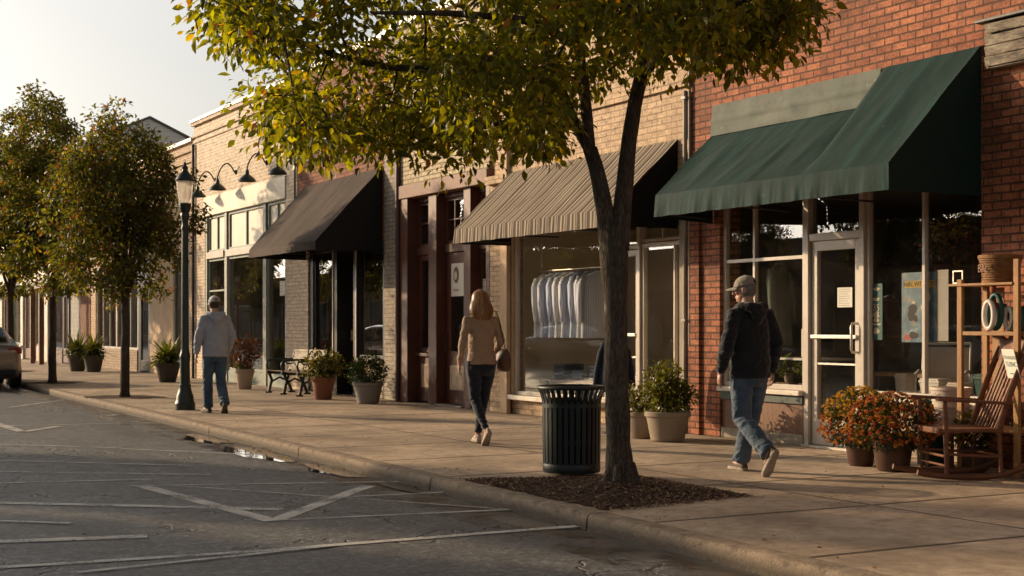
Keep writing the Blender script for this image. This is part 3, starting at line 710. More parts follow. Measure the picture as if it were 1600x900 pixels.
# ---- C: maroon wooden shop front -------------------------------------------------------------------
Cb = thing('maroon_shop_building', 'pale yellow brick building with recessed maroon wooden shop front', 'building', (FX, 21, SW))
m = MB(); m.box(F0, F1, 19.292, 22.60, 3.87, 6.6); shell(m, 19.292, 23.296, 6.6); m.build('wall', M['yellowbrick'], Cb)
m = MB(); m.box(F0 - .005, F1, 22.652, 23.296, SW, 6.6); m.build('pier', M['greybrick'], Cb)
MB().box(F0 - .07, F1 + .1, 19.292, 23.29, 6.6, 6.72).build('coping', M['coping'], Cb); roof(Cb, 19.292, 23.29, 6.2)
MB().box(F0 - .05, F1, 19.30, 22.60, 3.64, 3.868).build('lintel', M['lintel'], Cb, bevel=.01)
MB().tube([(F0 - .04, 22.63, SW), (F0 - .04, 22.63, 3.9), (F0 - .02, 22.63, 5.9)], .045, 10).build('downpipe', M['rustpipe'], Cb, smooth=60)
XM = FX + .20
m = MB()
for y0, y1, xp in ((22.28, 22.60, -.02), (21.22, 21.52, .02), (19.98, 20.22, .02), (19.295, 19.42, 0)): m.box(FX + xp, XM + .12, y0, y1, SW, 3.638)
for y0, y1 in ((21.52, 22.28), (20.22, 21.22), (19.42, 19.98)): m.box(XM - .04, XM + .1, y0 + .001, y1 - .001, 2.66, 2.80); m.box(XM - .04, XM + .1, y0 + .001, y1 - .001, 3.56, 3.637)
m.box(XM - .02, XM + .1, 21.521, 22.279, SW, .93); m.box(XM - .08, XM + .1, 21.521, 22.279, .931, .985); m.box(XM - .02, XM + .1, 19.421, 19.979, SW, .93); m.box(XM - .08, XM + .1, 19.421, 19.979, .931, .985)
m.build('woodwork', M['maroon'], Cb, bevel=.006)
for y0, y1, vb, hb in ((21.52, 22.28, (21.9,), (3.2,)), (20.22, 21.22, (20.5, 20.9), (3.2,)), (19.42, 19.98, (19.7,), (3.2,))):
    window(Cb, y0 + .003, y1 - .003, 2.803, 3.557, 'maroon', .05, XM, XM + .06, vb=vb, hb=hb, vw=.025, name='transom_window')
window(Cb, 21.523, 22.277, .99, 2.655, 'maroon', .09, XM, XM + .06); window(Cb, 19.423, 19.977, .99, 2.655, 'maroon', .05, XM, XM + .06)
dC = glazed_door(Cb, 20.24, 21.20, .17, 2.655, 'maroon', .15, .86, bars=False, X0=XM, X1=XM + .06)
MB().box(XM - .012, XM - .001, 20.40, 21.05, .40, .80).build('kick_panel', M['inset'], dC)
MB().tube([(XM, 21.13, 1.05), (XM - .05, 21.13, 1.05), (XM - .05, 21.13, 1.3), (XM, 21.13, 1.3)], .012, 6).build('handle', M['darkpipe'], dC)
MB().box(XM - .032, XM - .021, 21.62, 22.12, .40, .80).build('panel_inset', M['inset'], Cb)
MB().box(FX - .02, XM + .1, 20.23, 21.21, SW, .166).build('threshold', M['concrete'], Cb)
interior(Cb, 19.42, 22.6, 3.0, 3.62, 'interior')

# ---- D: orange-red brick with black awning ---------------------------------------------------------
D = thing('small_brick_building', 'weathered orange brick building behind the black awning', 'building', (FX, 25.5, SW))
m = MB(); m.box(F0, F1, 23.304, 27.73, 2.95, 6.55); shell(m, 23.304, 27.73, 6.55); m.build('wall', M['orangebrick'], D)
MB().box(F0 - .07, F1 + .1, 23.30, 27.73, 6.55, 6.66).build('coping', M['coping'], D); roof(D, 23.304, 27.73, 6.2)
m = MB(); m.box(F0 - .01, F1, 27.10, 27.73, SW, 2.949); m.build('pier', M['creambrick'], D)
for y0, y1 in ((23.304, 23.42), (24.62, 24.80), (25.62, 25.82), (26.90, 27.098)): MB().box(FX + .02, FX + .2, y0, y1, SW, 2.948).build('post', M['blackframe'], D, bevel=.005)
window(D, 23.423, 24.617, .86, 2.945, 'blackframe', .05); window(D, 25.823, 26.897, .86, 2.945, 'blackframe', .05)
for y0, y1 in ((23.423, 24.617), (25.823, 26.897)):
    MB().box(FX - .06, FX + .16, y0, y1, .79, .857).build('sill', M['whitewood'], D, bevel=.006); MB().box(FX + .04, FX + .16, y0, y1, SW, .788).build('bulkhead', M['tanbrick'], D)
for y in (25.78, 24.62): MB().box(FX + .0, FX + .018, y, y + .04, .86, 2.94).build('edge_trim', M['white_frame'], D)
glazed_door(D, 24.81, 25.61, .17, 2.40, 'blackframe', .08, .25, bars=False, handle='far', X0=FX + .3, X1=FX + .36)
m = MB(); m.box(FX + .2, FX + .36, 24.70, 24.80, SW, 2.945); m.box(FX + .2, FX + .36, 25.62, 25.70, SW, 2.945); m.box(FX + .3, FX + .36, 24.805, 25.615, 2.41, 2.47); m.build('door_frame', M['blackframe'], D)
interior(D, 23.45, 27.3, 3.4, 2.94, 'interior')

# ---- E: cream building with gooseneck lamps --------------------------------------------------------
E = thing('cream_brick_building', 'tall cream brick building with white sign band above its shop windows', 'building', (FX, 31.5, SW))
m = MB(); m.box(F0, F1, 27.734, 35.2, 4.60, 6.45); m.box(F0, F1, 34.25, 35.2, SW, 4.599); m.box(F0, F1, 27.734, 28.42, SW, 4.599); shell(m, 27.734, 35.2, 6.45); m.build('wall', M['creambrick'], E)
m = MB(); m.box(F0 - .03, F0 - .001, 27.74, 35.2, 6.02, 6.10); m.box(F0 - .05, F0 - .001, 27.74, 35.2, 6.16, 6.24); m.box(F0 - .08, F1 + .05, 27.734, 35.2, 6.451, 6.53); m.build('cornice', M['creambrick'], E)
MB().box(F0 - .11, F1 + .12, 27.72, 35.22, 6.531, 6.60).build('coping', M['coping'], E); roof(E, 27.734, 35.2, 6.1)
MB().box(F0 - .03, F1, 28.422, 34.248, 4.13, 4.598).build('sign_band', M['creampanel'], E, bevel=.008)
for y0, y1 in ((34.12, 34.248), (32.55, 32.72), (29.76, 29.95), (28.422, 28.52)): MB().box(FX + .01, FX + .16, y0, y1, SW, 4.128).build('post', M['greenframe'], E, bevel=.006)
for y0 in (29.72, 32.51): MB().box(FX + .0, FX + .15, y0, y0 + .038, SW, 3.07).build('edge_trim', M['white_frame'], E)
for y0, y1 in ((32.722, 34.118), (29.952, 32.508), (28.522, 29.718)):
    ymid = (y0 + y1) / 2
    f = window(E, y0, y1, 3.24, 4.126, 'greenframe', .06, vb=(ymid,), vw=.05, glass='blind', name='blinded_window')
    MB().box(FX - .02, FX + .14, y0, y1, 3.08, 3.238).build('rail', M['white_frame'], E, bevel=.006)
    window(E, y0, y1, .42, 3.078, 'greenframe', .06, hb=(2.3,) if y0 > 32 else ())
    MB().box(FX + .03, FX + .15, y0, y1, SW, .418).build('bulkhead', M['greenframe'], E)
interior(E, 28.3, 34.4, 3.6, 3.0, 'interior')
MB().tube([(F0 - .05, 35.1, SW), (F0 - .05, 35.1, 6.0)], .04, 8).build('downpipe', M['darkpipe'], E, smooth=60)
MB().tube([(F0 - .035, 27.80, 2.9), (F0 - .035, 27.80, 5.3)], .022, 8).build('conduit', M['darkpipe'], E, smooth=60)

# ---- F: tan building behind the street trees -------------------------------------------------------
Fb = thing('tan_brick_building', 'tan brick building with white coping beyond the cream building', 'building', (FX, 41, SW))
m = MB(); m.box(F0 + .02, F1, 35.21, 47.0, 3.3, 6.1); m.box(F0 + .02, F1, 35.21, 35.9, SW, 3.299); m.box(F0 + .02, F1, 46.3, 47.0, SW, 3.299); shell(m, 35.21, 47, 6.1); m.build('wall', M['beigebrick'], Fb)
m = MB(); m.box(F0 - .03, F0 + .019, 35.21, 47, 5.6, 5.68); m.box(F0 - .04, F0 + .019, 35.21, 47, 5.86, 6.0); m.build('cornice', M['beigebrick'], Fb)
MB().box(F0 - .08, F1 + .1, 35.21, 47, 6.101, 6.19).build('coping', M['coping'], Fb); roof(Fb, 35.21, 47, 5.8)
m = MB(); m.box(FX + .03, FX + .2, 37.2, 39.6, SW, 3.29); m.build('side_panel', M['stucco'], Fb)
window(Fb, 35.91, 37.19, .5, 3.29, 'greenframe', .06); MB().box(FX + .02, FX + .2, 35.91, 37.19, SW, .498).build('bulkhead', M['stucco'], Fb)
glazed_door(Fb, 39.8, 40.8, .17, 2.5, 'blackframe', .09, .3, bars=False); m = MB(); m.box(FX + .05, FX + .2, 39.605, 39.79, SW, 3.29); m.box(FX + .05, FX + .2, 40.81, 41.0, SW, 3.29); m.box(FX + .06, FX + .2, 39.795, 40.805, 2.52, 3.29); m.build('post', M['blackframe'], Fb)
window(Fb, 41.01, 43.6, .75, 3.29, 'white_frame', .07, vb=(41.9, 42.8)); window(Fb, 43.61, 46.29, .75, 3.29, 'white_frame', .07, vb=(44.5, 45.4))
MB().box(FX + .02, FX + .2, 41.01, 46.29, SW, .748).build('bulkhead', M['tanbrick'], Fb)
interior(Fb, 35.5, 46.8, 4, 3.28, 'interior')

# ---- G, H, I: the far end of the row ---------------------------------------------------------------
Gb = thing('brown_brick_building', 'low brown building with a small flat entrance canopy behind the street trees', 'building', (FX, 50.5, SW))
m = MB(); m.box(F0, F1, 47.01, 54, 3.0, 5.4); m.box(F0, F1, 47.01, 48.4, SW, 2.999); m.box(F0, F1, 53.4, 54, SW, 2.999); shell(m, 47.01, 54, 5.4); m.build('wall', M['orangebrick'], Gb)
MB().box(F0 - .07, F1 + .1, 47.01, 54, 5.401, 5.5).build('coping', M['coping'], Gb); roof(Gb, 47.01, 54, 5.1)
MB().box(F0 - 1.1, F0 - .002, 48.6, 52.2, 2.72, 2.86).build('canopy', M['kick'], Gb, bevel=.01)
for y in (48.8, 50.3, 51.9): MB().box(F0 - 1.0, F0 - .84, y - .08, y + .08, SW, 2.719).build('post', M['kick'], Gb)
window(Gb, 48.41, 50.6, .6, 2.99, 'blackframe', .07); window(Gb, 51.6, 53.39, .6, 2.99, 'blackframe', .07); glazed_door(Gb, 50.65, 51.55, .17, 2.6, 'maroon', .12, .5, bars=False)
m = MB(); m.box(FX + .03, FX + .2, 48.41, 50.6, SW, .598); m.box(FX + .03, FX + .2, 51.6, 53.39, SW, .598); m.box(FX + .03, FX + .2, 50.61, 51.59, 2.61, 2.99); m.build('bulkhead', M['maroon'], Gb)
interior(Gb, 47.3, 53.7, 4, 2.98, 'interior')
Hb = thing('white_columned_building', 'pale grey building with a row of white columns at far left', 'building', (FX, 62, SW))
m = MB(); m.box(F0, F1, 54.01, 72, 3.2, 5.2); shell(m, 54.01, 72, 5.2); m.build('wall', M['creampanel'], Hb)
MB().box(F0 - .1, F1 + .1, 54.01, 72, 5.201, 5.32).build('coping', M['coping'], Hb); roof(Hb, 54.01, 72, 4.9)
y = 54.01; k = 0
while y < 71.9:
    MB().box(F0 - .03, F1, y, y + .5, SW, 3.199).build('column', M['whitewood'], Hb, bevel=.01)
    y1 = min(y + 2.5, 71.99)
    if k % 2: glazed_door(Hb, y + .6, y1 - .1, .17, 2.9, 'maroon', .12, .4, bars=False); MB().box(FX + .06, FX + .2, y + .505, y1 - .005, 2.91, 3.19).build('bulkhead', M['whitewood'], Hb)
    else: window(Hb, y + .51, y1 - .01, .7, 3.19, 'greenframe', .08); MB().box(FX + .03, FX + .2, y + .505, y1 - .005, SW, .698).build('bulkhead', M['whitewood'], Hb)
    y += 2.5; k += 1
interior(Hb, 54.3, 71.8, 4, 3.19, 'interior')
# gabled house behind the row
Gh = thing('gabled_house', 'pale clapboard house with a gable roof rising behind the tan building', 'house', (12.9, 55, 0))
def clap():
    t = NT('pale_clapboard'); o = t.obj(); z = t.n('SeparateXYZ', {'Vector': o}).outputs[2]
    f = t.math('FRACT', t.math('MULTIPLY', z, 1 / .16))
    c = t.mix(t.ramp(f, [(0, 1.0), (.12, 0.0)]), (.85, .82, .76), (.5, .47, .42))
    return t.done(t.n('BsdfPrincipled', {'Base Color': c, 'Roughness': .7, 'Normal': t.bump(f, .5, .02)}).outputs[0])
M['clap'] = clap(); M['shingle'] = basic('grey_shingle', (.16, .15, .145), .85, .2, 3, .4, 30)
gx0, gx1, gy0, gy1, ge, gp = 9.9 + .8, 15.9, 50, 62, 7.4, 8.75
gm = 12.9
m = MB()
for y in (gy0, gy1): m.add([(gx0, y, 0), (gx1, y, 0), (gx1, y, ge), (gm, y, gp), (gx0, y, gp - (gm - gx0) * (gp - ge) / (gx1 - gm))], [(0, 1, 2, 3, 4)])
m.quad((gx1, gy0, 0), (gx1, gy1, 0), (gx1, gy1, ge), (gx1, gy0, ge)); m.quad((gx0, gy0, 0), (gx0, gy1, 0), (gx0, gy1, 7.8), (gx0, gy0, 7.8)); m.build('wall', M['clap'], Gh)
m = MB(); k = (gp - ge) / (gx1 - gm)
for xe in (gx0 - .12, gx1 + .12):
    ze = gp - abs(xe - gm) * k
    m.add([(gm, gy0 - .08, gp + .01), (gm, gy1 + .3, gp + .01), (xe, gy1 + .3, ze + .01), (xe, gy0 - .08, ze + .01), (gm, gy0 - .08, gp + .09), (gm, gy1 + .3, gp + .09), (xe, gy1 + .3, ze + .09), (xe, gy0 - .08, ze + .09)], [(0, 1, 2, 3), (4, 5, 6, 7), (0, 3, 7, 4), (1, 2, 6, 5), (2, 3, 7, 6), (0, 1, 5, 4)])
m.build('roof', M['shingle'], Gh)

# ================================================================== awnings
def awning(name, label, y0, y1, ztop, Xf, zf, zval, mats, fy0=None, fy1=None, ztop_fn=None, val_amp=.012, nseam=6, sidelabel=None, valance=True, sag=.03):
    fy0 = y0 if fy0 is None else fy0; fy1 = y1 if fy1 is None else fy1
    r = thing(name, label, 'awning', (FX, (y0 + y1) / 2, 2.6))
    n, k = 72, 22; m = MB(); W = FX - .012
    def pt(i, j):
        u, v = i / n, j / k
        yt = y0 + (y1 - y0) * u; yb = fy0 + (fy1 - fy0) * u
        zt = ztop_fn(yt) if ztop_fn else ztop
        x = W + (Xf - W) * v; y = yt + (yb - yt) * v; z = zt + (zf - zt) * v
        f = u * nseam; f -= math.floor(f); rib = abs(f - .5) * 2
        z -= sag * (1 - rib ** 4) * math.sin(math.pi * v) ** .8 * .5
        z += .034 * noise.noise((y * 2.3, v * 1.6 + y * .5, 4.2)) * math.sin(math.pi * v) + .014 * noise.noise((y * 6, v * 3, 8))* math.sin(math.pi * v)
        z += .010 * max(0, (rib - .86) / .14)
        return (x, y, z)
    m.v = [pt(i, j) for i in range(n + 1) for j in range(k + 1)]
    for i in range(n):
        for j in range(k):
            a = i * (k + 1) + j; m.f.append(((a, a + 1, a + k + 2, a + k + 1), 0)); m.c.append(None)
    m.build('canopy', M[mats[0]], r, smooth=180)
    if valance:
        m = MB(); n, k = 220, 6
        for i in range(n + 1):
            for j in range(k + 1):
                u, v = i / n, j / k; y = fy0 + (fy1 - fy0) * u
                ph = noise.noise((y * 2.2, 0, 7)) * 6
                w_ = math.sin(y * 15 + ph) * .35 + 1.4 * noise.noise((y * 6, 0, 2)) + .5 * noise.noise((y * 19, v, 2))
                x = Xf - .004 - val_amp * v * w_ * 1.6 - .01 * v
                z = zf + .004 + (zval - zf) * v * (1 + .035 * noise.noise((y * 4, 3, 1))) 
                m.v.append((x, y, z))
        for i in range(n):
            for j in range(k):
                a = i * (k + 1) + j; m.f.append(((a, a + 1, a + k + 2, a + k + 1), 0)); m.c.append(None)
        m.build('valance', M[mats[1]], r, smooth=180)
    for yw, yf in ((y0, fy0), (y1, fy1)):
        zt = ztop_fn(yw) if ztop_fn else ztop; s = 1 if yw == y0 else -1
        m = MB(); mm = 10; vs = []
        for i in range(mm + 1):
            for j in range(mm + 1):
                u, v = i / mm, j / mm; x = W + (Xf - W) * u; y = yw + (yf - yw) * u + .012 * noise.noise((u * 4, v * 3, yw)) * math.sin(math.pi * u)
                zt_ = zt + (zf - zt) * u - .002; vs.append((x, y + s * .002, zt_ + (zval - zt_) * v))
        m.add(vs, [(i * (mm + 1) + j, i * (mm + 1) + j + 1, (i + 1) * (mm + 1) + j + 1, (i + 1) * (mm + 1) + j) for i in range(mm) for j in range(mm)])
        sp = m.build('side_panel', M[mats[2]], r, smooth=180)
    m = MB(); m.tube([(Xf + .02, fy0 + .02, zval + .05), (Xf + .02, fy1 - .02, zval + .05)], .014, 6); m.tube([(Xf + .02, fy0 + .02, zf - .01), (Xf + .02, fy1 - .02, zf - .01)], .014, 6)
    for i in range(4):
        u = i / 3; yy = fy0 + .02 + (fy1 - fy0 - .04) * u; yt = y0 + .02 + (y1 - y0 - .04) * u
        m.tube([(Xf + .02, yy, zf - .02), (W - .02, yt, (ztop_fn(yt) if ztop_fn else ztop) - .05)], .012, 6); m.tube([(Xf + .02, yy, zval + .05), (W - .02, yt, zval + .05)], .012, 6)
    m.build('frame', M['darkpipe'], r)
    return r
def ztA(y): 
    t = min(1, max(0, (10.86 - y) / .10)); return 3.70 + .35 * t
aw = awning('green_awning', 'dark green canvas awning over the red brick shop', 9.49, 13.62, 4.05, 9.05, 2.90, 2.655, ('greenfab', 'greenfab', 'greenside'), fy0=9.50, fy1=13.15, ztop_fn=ztA, nseam=7)
m = MB(); n, k = 60, 12
for i in range(n + 1):
    for j in range(k + 1):
        u, v = i / n, j / k; y = 10.80 + (13.62 - 10.80) * u; z = 3.685 + (4.05 - 3.685) * v
        x = FX - .016 - .03 * (1 - v) + .012 * noise.noise((y * 3, z * 8, 1)) - .018 * math.exp(-((v - .5) / .05) ** 2) - .02 * max(0, noise.noise((y * 1.3, z * 9, 5)))
        m.v.append((min(x, FX - .006), y, z))
for i in range(n):
    for j in range(k):
        a = i * (k + 1) + j; m.f.append(((a, a + 1, a + k + 2, a + k + 1), 0)); m.c.append(None)
o = m.build('sign_flap', M['greyfab'], aw, smooth=180); o['label'] = 'faded grey canvas strip along the awning top'
awning('striped_awning', 'beige and grey striped canvas awning over the clothes window', 14.33, 18.58, 3.73, 9.25, 2.85, 2.64, ('stripe', 'stripe', 'stripeshade'), nseam=5, val_amp=.010)
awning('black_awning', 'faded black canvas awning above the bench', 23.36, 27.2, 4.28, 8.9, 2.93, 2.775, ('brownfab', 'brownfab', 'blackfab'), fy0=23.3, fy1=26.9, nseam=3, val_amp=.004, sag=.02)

# ================================================================== gooseneck lamps
def gooseneck(y, z, label):
    r = thing('gooseneck_lamp', label, 'wall lamp', (FX, y, z), group='gooseneck lamps over the sign band')
    MB().lathe([(.055, 0), (.055, .02), (.03, .035), (.0, .036)], n=12).build('wall_plate', M['black'], r, abs_=False).rotation_euler = (0, R(-90), 0)
    pts = []
    for i in range(15):
        t = i / 14; a = math.pi * t
        pts.append((-.05 - .34 * t - .02 * math.sin(a), .16 * t, .03 * math.sin(a * 2) * (1 - t) + .24 * math.sin(a) ** .8 - .12 * t))
    pts = [(0, 0, 0), (-.04, 0, .0)] + pts[1:] + [(pts[-1][0], pts[-1][1], pts[-1][2] - .06)]
    MB().tube(pts, .016, 8).build('arm', M['black'], r, smooth=60, abs_=False)
    e = pts[-1]
    MB().lathe([(.035, .02), (.042, -.02), (.045, -.08), (.075, -.10), (.14, -.15), (.185, -.20), (.20, -.235), (.185, -.23), (.13, -.17), (.06, -.12), (.0, -.12)], c=e, n=24, caps=False).build('shade', M['lampmetal'], r, smooth=60, abs_=False)
    MB().ell((e[0], e[1], e[2] - .16), (.035, .035, .05)).build('bulb', M['white_plastic'], r, smooth=180, abs_=False)
for i, (u, v) in enumerate([(466, 241), (417, 254), (369, 269), (337, 281)]):
    gooseneck(fy(u), fz(u, v), ['dark gooseneck wall lamp nearest the orange brick wall', 'dark gooseneck wall lamp second from the orange brick wall', 'dark gooseneck wall lamp third from the orange brick wall', 'dark gooseneck wall lamp nearest the street lamp'][i])
# weathered board box on the brick wall at upper right
def oldboard():
    t = NT('weathered_boards'); o = t.obj(); n = t.noise(t.scaled(o, (1, .35, 1)), 9, 7, .7)
    c = t.ramp(n, [(.36, (.035, .027, .02)), (.47, (.20, .155, .11)), (.62, (.40, .34, .26))])
    return t.done(t.n('BsdfPrincipled', {'Base Color': c, 'Roughness': .8, 'Normal': t.bump(n, .9, .03)}).outputs[0])
M['oldboard'] = oldboard()
r = thing('wall_box', 'weathered pale board box with a dark cap on the brick wall at upper right', 'wall box', (FX, 9.0, 4.0))
MB().box(FX - .11, FX - .002, 8.3, 9.34, 3.80, 4.20).build('housing', M['oldboard'], r, bevel=.006)
for i in range(4):
    z = 3.815 + i * .098; MB().bar((FX - .135 + .008 * math.sin(i * 2.3), 8.31, z + .045), (FX - .135 + .01 * math.cos(i * 3.1), 9.335 - .02 * (i % 2), z + .045 + .008 * math.sin(i * 5)), .028, .088, up=(-.22, 0, 1)).build('board', M['oldboard'], r, bevel=.006)
MB().box(FX - .20, FX - .003, 8.25, 9.40, 4.215, 4.245).build('cap', M['darkpipe'], r, bevel=.005)

# ================================================================== trees
RV = Vector((C_, -S_, 0)); FV = Vector((S_, C_, 0))
def crown_build(nodes, clusters, twig_r=.012, n=5, m=None):
    """greedy branching: each clump is joined to the nearest branch point so far"""
    pts = [Vector(p) for p in nodes]
    order = sorted(clusters, key=lambda c: min((c - p).length for p in pts))
    for c in order:
        i = min(range(len(pts)), key=lambda k: (pts[k] - c).length_squared + max(0, pts[k].z - c.z) * .35)
        a = pts[i]; d = c - a; L = d.length
        if L < .05: continue
        mid = a + d * .5 + Vector((random.gauss(0, .06), random.gauss(0, .06), .10 * L + random.gauss(0, .04)))
        P = []
        for k in range(6):
            t = k / 5; P.append(a * (1 - t) ** 2 + mid * 2 * t * (1 - t) + c * t * t)
        r = twig_r * (.8 + min(1.3, L)); m.tube(P, [r * (1 - .75 * k / 5) for k in range(6)], n)
        pts += P[2:]
    return m
def leaves_for(clusters, per, rad, Lr, wr, colfn, down=.6, squash=.75):
    P_, D_, N_, L_, W_, Cc = [], [], [], [], [], []
    for c in clusters:
        k = int(per * random.uniform(.65, 1.35)); tone = random.uniform(.7, 1.25)
        q = rng.normal(0, 1, (k, 3)); q /= np.linalg.norm(q, axis=1)[:, None]
        rr = rad * rng.random(k) ** .55 * random.uniform(.75, 1.25)
        p = q * rr[:, None] * np.array([1, 1, squash])
        d = q * .8 + rng.normal(0, .55, (k, 3)); d[:, 2] -= down
        nn = rng.normal(0, .55, (k, 3)); nn[:, 2] += .8
        P_.append(p + np.array(c)); D_.append(d); N_.append(nn)
        L = rng.uniform(Lr[0], Lr[1], k); L_.append(L); W_.append(L * rng.uniform(wr[0], wr[1], k)); Cc.append(np.array([colfn(tone) for _ in range(k)]))
    return [np.concatenate(x) for x in (P_, D_, N_, L_, W_, Cc)]

def rough_trunk(m, pts, rad, n=18, amp=.06, flare=False):
    o = len(m.v); m.tube(pts, rad, n)
    for i in range(o, len(m.v)):
        p = Vector(m.v[i]); a = amp * .12
        m.v[i] = tuple(p + Vector((noise.noise(p * 5), noise.noise(p * 5 + Vector((9, 0, 0))), 0)) * a + Vector((noise.noise(p * 16), noise.noise(p * 16 + Vector((4, 0, 0))), 0)) * a * .6)
def dense(pts, rads, step=.09):
    P, Q = [], []
    for (a, b, ra, rb) in zip(pts, pts[1:], rads, rads[1:]):
        a, b = Vector(a), Vector(b); k = max(1, int((b - a).length / step))
        for i in range(k): P.append(a.lerp(b, i / k)); Q.append(ra + (rb - ra) * i / k)
    P.append(Vector(pts[-1])); Q.append(rads[-1])
    for _ in range(2): P = [P[0]] + [(P[i - 1] + P[i] * 2 + P[i + 1]) / 4 for i in range(1, len(P) - 1)] + [P[-1]]
    return P, Q

base = Vector(gnd(970, 768)); T0 = thing('street_tree', 'large forked street tree with yellow green leaves beside the trash can', 'tree', base)
def IP(u, v, b=0.0):   # a point at the tree's own distance
    t = base.dot(FV) + b; return FV * t + RV * ((u - 800) / FPX * t) + Vector((0, 0, CAMZ + (510 - v) / FPX * t))
m = MB()
tr, rr = dense([IP(972, 782), IP(971, 762), IP(968, 735), IP(966, 690), IP(964, 600), IP(962, 480), IP(960, 400), IP(957, 352)], [.19, .142, .112, .100, .094, .090, .108, .105]); rough_trunk(m, tr, rr, 22, .14)
for k in range(7):   # root flare
    a = k * .9 + .3; rough_trunk(m, [base + Vector((.07 * math.cos(a), .07 * math.sin(a), .22)), base + Vector((.12 * math.cos(a), .12 * math.sin(a), .06)), base + Vector((.19 * math.cos(a), .19 * math.sin(a), -.02))], [.045, .045, .028], 8, .1)
limbs = [([IP(955, 400), IP(948, 350), IP(938, 285), IP(922, 232)], [.085, .074, .062, .056]), ([IP(924, 238), IP(897, 195, .1), IP(866, 110, .4), (IP(838, 40, .7)), IP(790, -60, 1.0), IP(740, -160, 1.2)], [.046, .042, .038, .033, .026, .016]),
    ([IP(922, 236), IP(914, 150, -.1), IP(906, 80, -.2), IP(902, -10, -.3), IP(890, -130, -.5), IP(885, -260, -.5)], [.046, .042, .038, .034, .026, .016]),
    ([IP(966, 390), IP(972, 330), IP(983, 215), IP(996, 140), IP(1012, 85, .1), IP(1042, 20, .2), IP(1075, -80, .3), IP(1090, -200, .3)], [.088, .074, .060, .056, .050, .042, .03, .016]),
    ([IP(1000, 125), IP(1050, 60, -.4), IP(1120, 20, -.8), IP(1190, -10, -1.0)], [.04, .032, .024, .014]),
    ([IP(868, 115, .4), IP(800, 105, .3), IP(700, 110, 0), IP(600, 105, -.2), IP(500, 80, -.3), IP(400, 30, -.4), IP(330, 0, -.4)], [.04, .036, .03, .026, .02, .014, .009]),
    ([IP(840, 50, .7), IP(760, 120, 1.3), IP(640, 170, 1.6), IP(520, 190, 1.7)], [.036, .03, .022, .012]),
    ([IP(905, 70, -.2), IP(820, 30, -.9), IP(700, 20, -1.2), IP(580, 20, -1.2)], [.036, .03, .022, .012]),
    ([IP(884, 170, .2), IP(820, 180, .2), IP(740, 205, .3)], [.03, .024, .012])]
nodes = []
for P, q in limbs:
    d, e = dense(P, q, .1); rough_trunk(m, d, e, 12, .05); nodes += d[4:]
VB = [(270, 30), (300, 36), (350, 60), (395, 85), (402, 195), (450, 240), (500, 252), (560, 255), (650, 258), (700, 266), (760, 255), (800, 225), (850, 240), (880, 185), (905, 150), (1000, 120), (1060, 85), (1100, 100), (1150, 108), (1200, 95), (1240, 60), (1280, 15), (1310, -10)]
def vb(u):
    for (a, va), (b, vb_) in zip(VB, VB[1:]):
        if a <= u <= b: return va + (vb_ - va) * (u - a) / (b - a)
    return -60
cl = []; tries = 0
while len(cl) < 310 and tries < 20000:
    tries += 1
    u = random.uniform(345, 1240); b = random.uniform(-1.9, 2.3); v = vb(u) - 34 - abs(random.gauss(0, 1)) * 190
    if random.random() < .28: v = vb(u) - random.uniform(28, 60)
    if u > 1000 and random.random() < .60: continue
    if 870 < u < 1000 and v > 40 and random.random() < .75: continue
    p = IP(u, v, b); c0 = IP(800, -140, .2)
    if ((p.dot(RV) - c0.dot(RV)) / 2.9) ** 2 + (b / 2.3) ** 2 + ((p.z - c0.z) / 3.0) ** 2 > 1.05: continue
    if p.z > 7.2: continue
    if any((p - q).length < .23 for q in cl): continue
    if noise.noise(p * .9 + Vector((3, 1, 7))) < -.11: continue
    cl.append(p)
for u, v, b in ((345, 14, -.4), (362, 22, -.4), (380, 42, -.4), (405, 55, -.3), (385, 5, -.3), (405, 20, -.3), (845, 215, .2), (838, 228, .25), (1075, 60, -.5), (1110, 75, -.8), (1150, 70, -.8), (1188, 66, -.9), (1162, 88, -.8), (1220, 62, -1.0), (1212, 45, -1), (1225, 8, -1.0), (1235, -6, -1.0), (1210, 15, -1.), (1150, 15, -1.), (1100, 15, -1), (1025, 100, -.2), (990, 40, .3), (700, 245, .3), (735, 225, .3), (460, 225, 1.6), (500, 235, 1.6), (415, 185, 1.6), (425, 165, 1.6)): cl.append(IP(u, v, b))
crown_build(nodes, cl, .011, m=m).build('trunk', M['bark'], T0, smooth=180)
def col_main(tone):
    r = random.random()
    if r < .46: c = (.050, .062, .011)
    elif r < .90: c = (.105, .115, .014)
    elif r < .985: c = (.17, .135, .016)
    else: c = (.16, .075, .02)
    g = tone * random.uniform(.75, 1.25); return [x * g for x in c]
dat = leaves_for(cl, 96, .34, (.048, .108), (.19, .29), col_main, down=.62)
me = leaf_mesh('crown', *dat); link_mesh('crown', me, M['leaf_main'], T0)

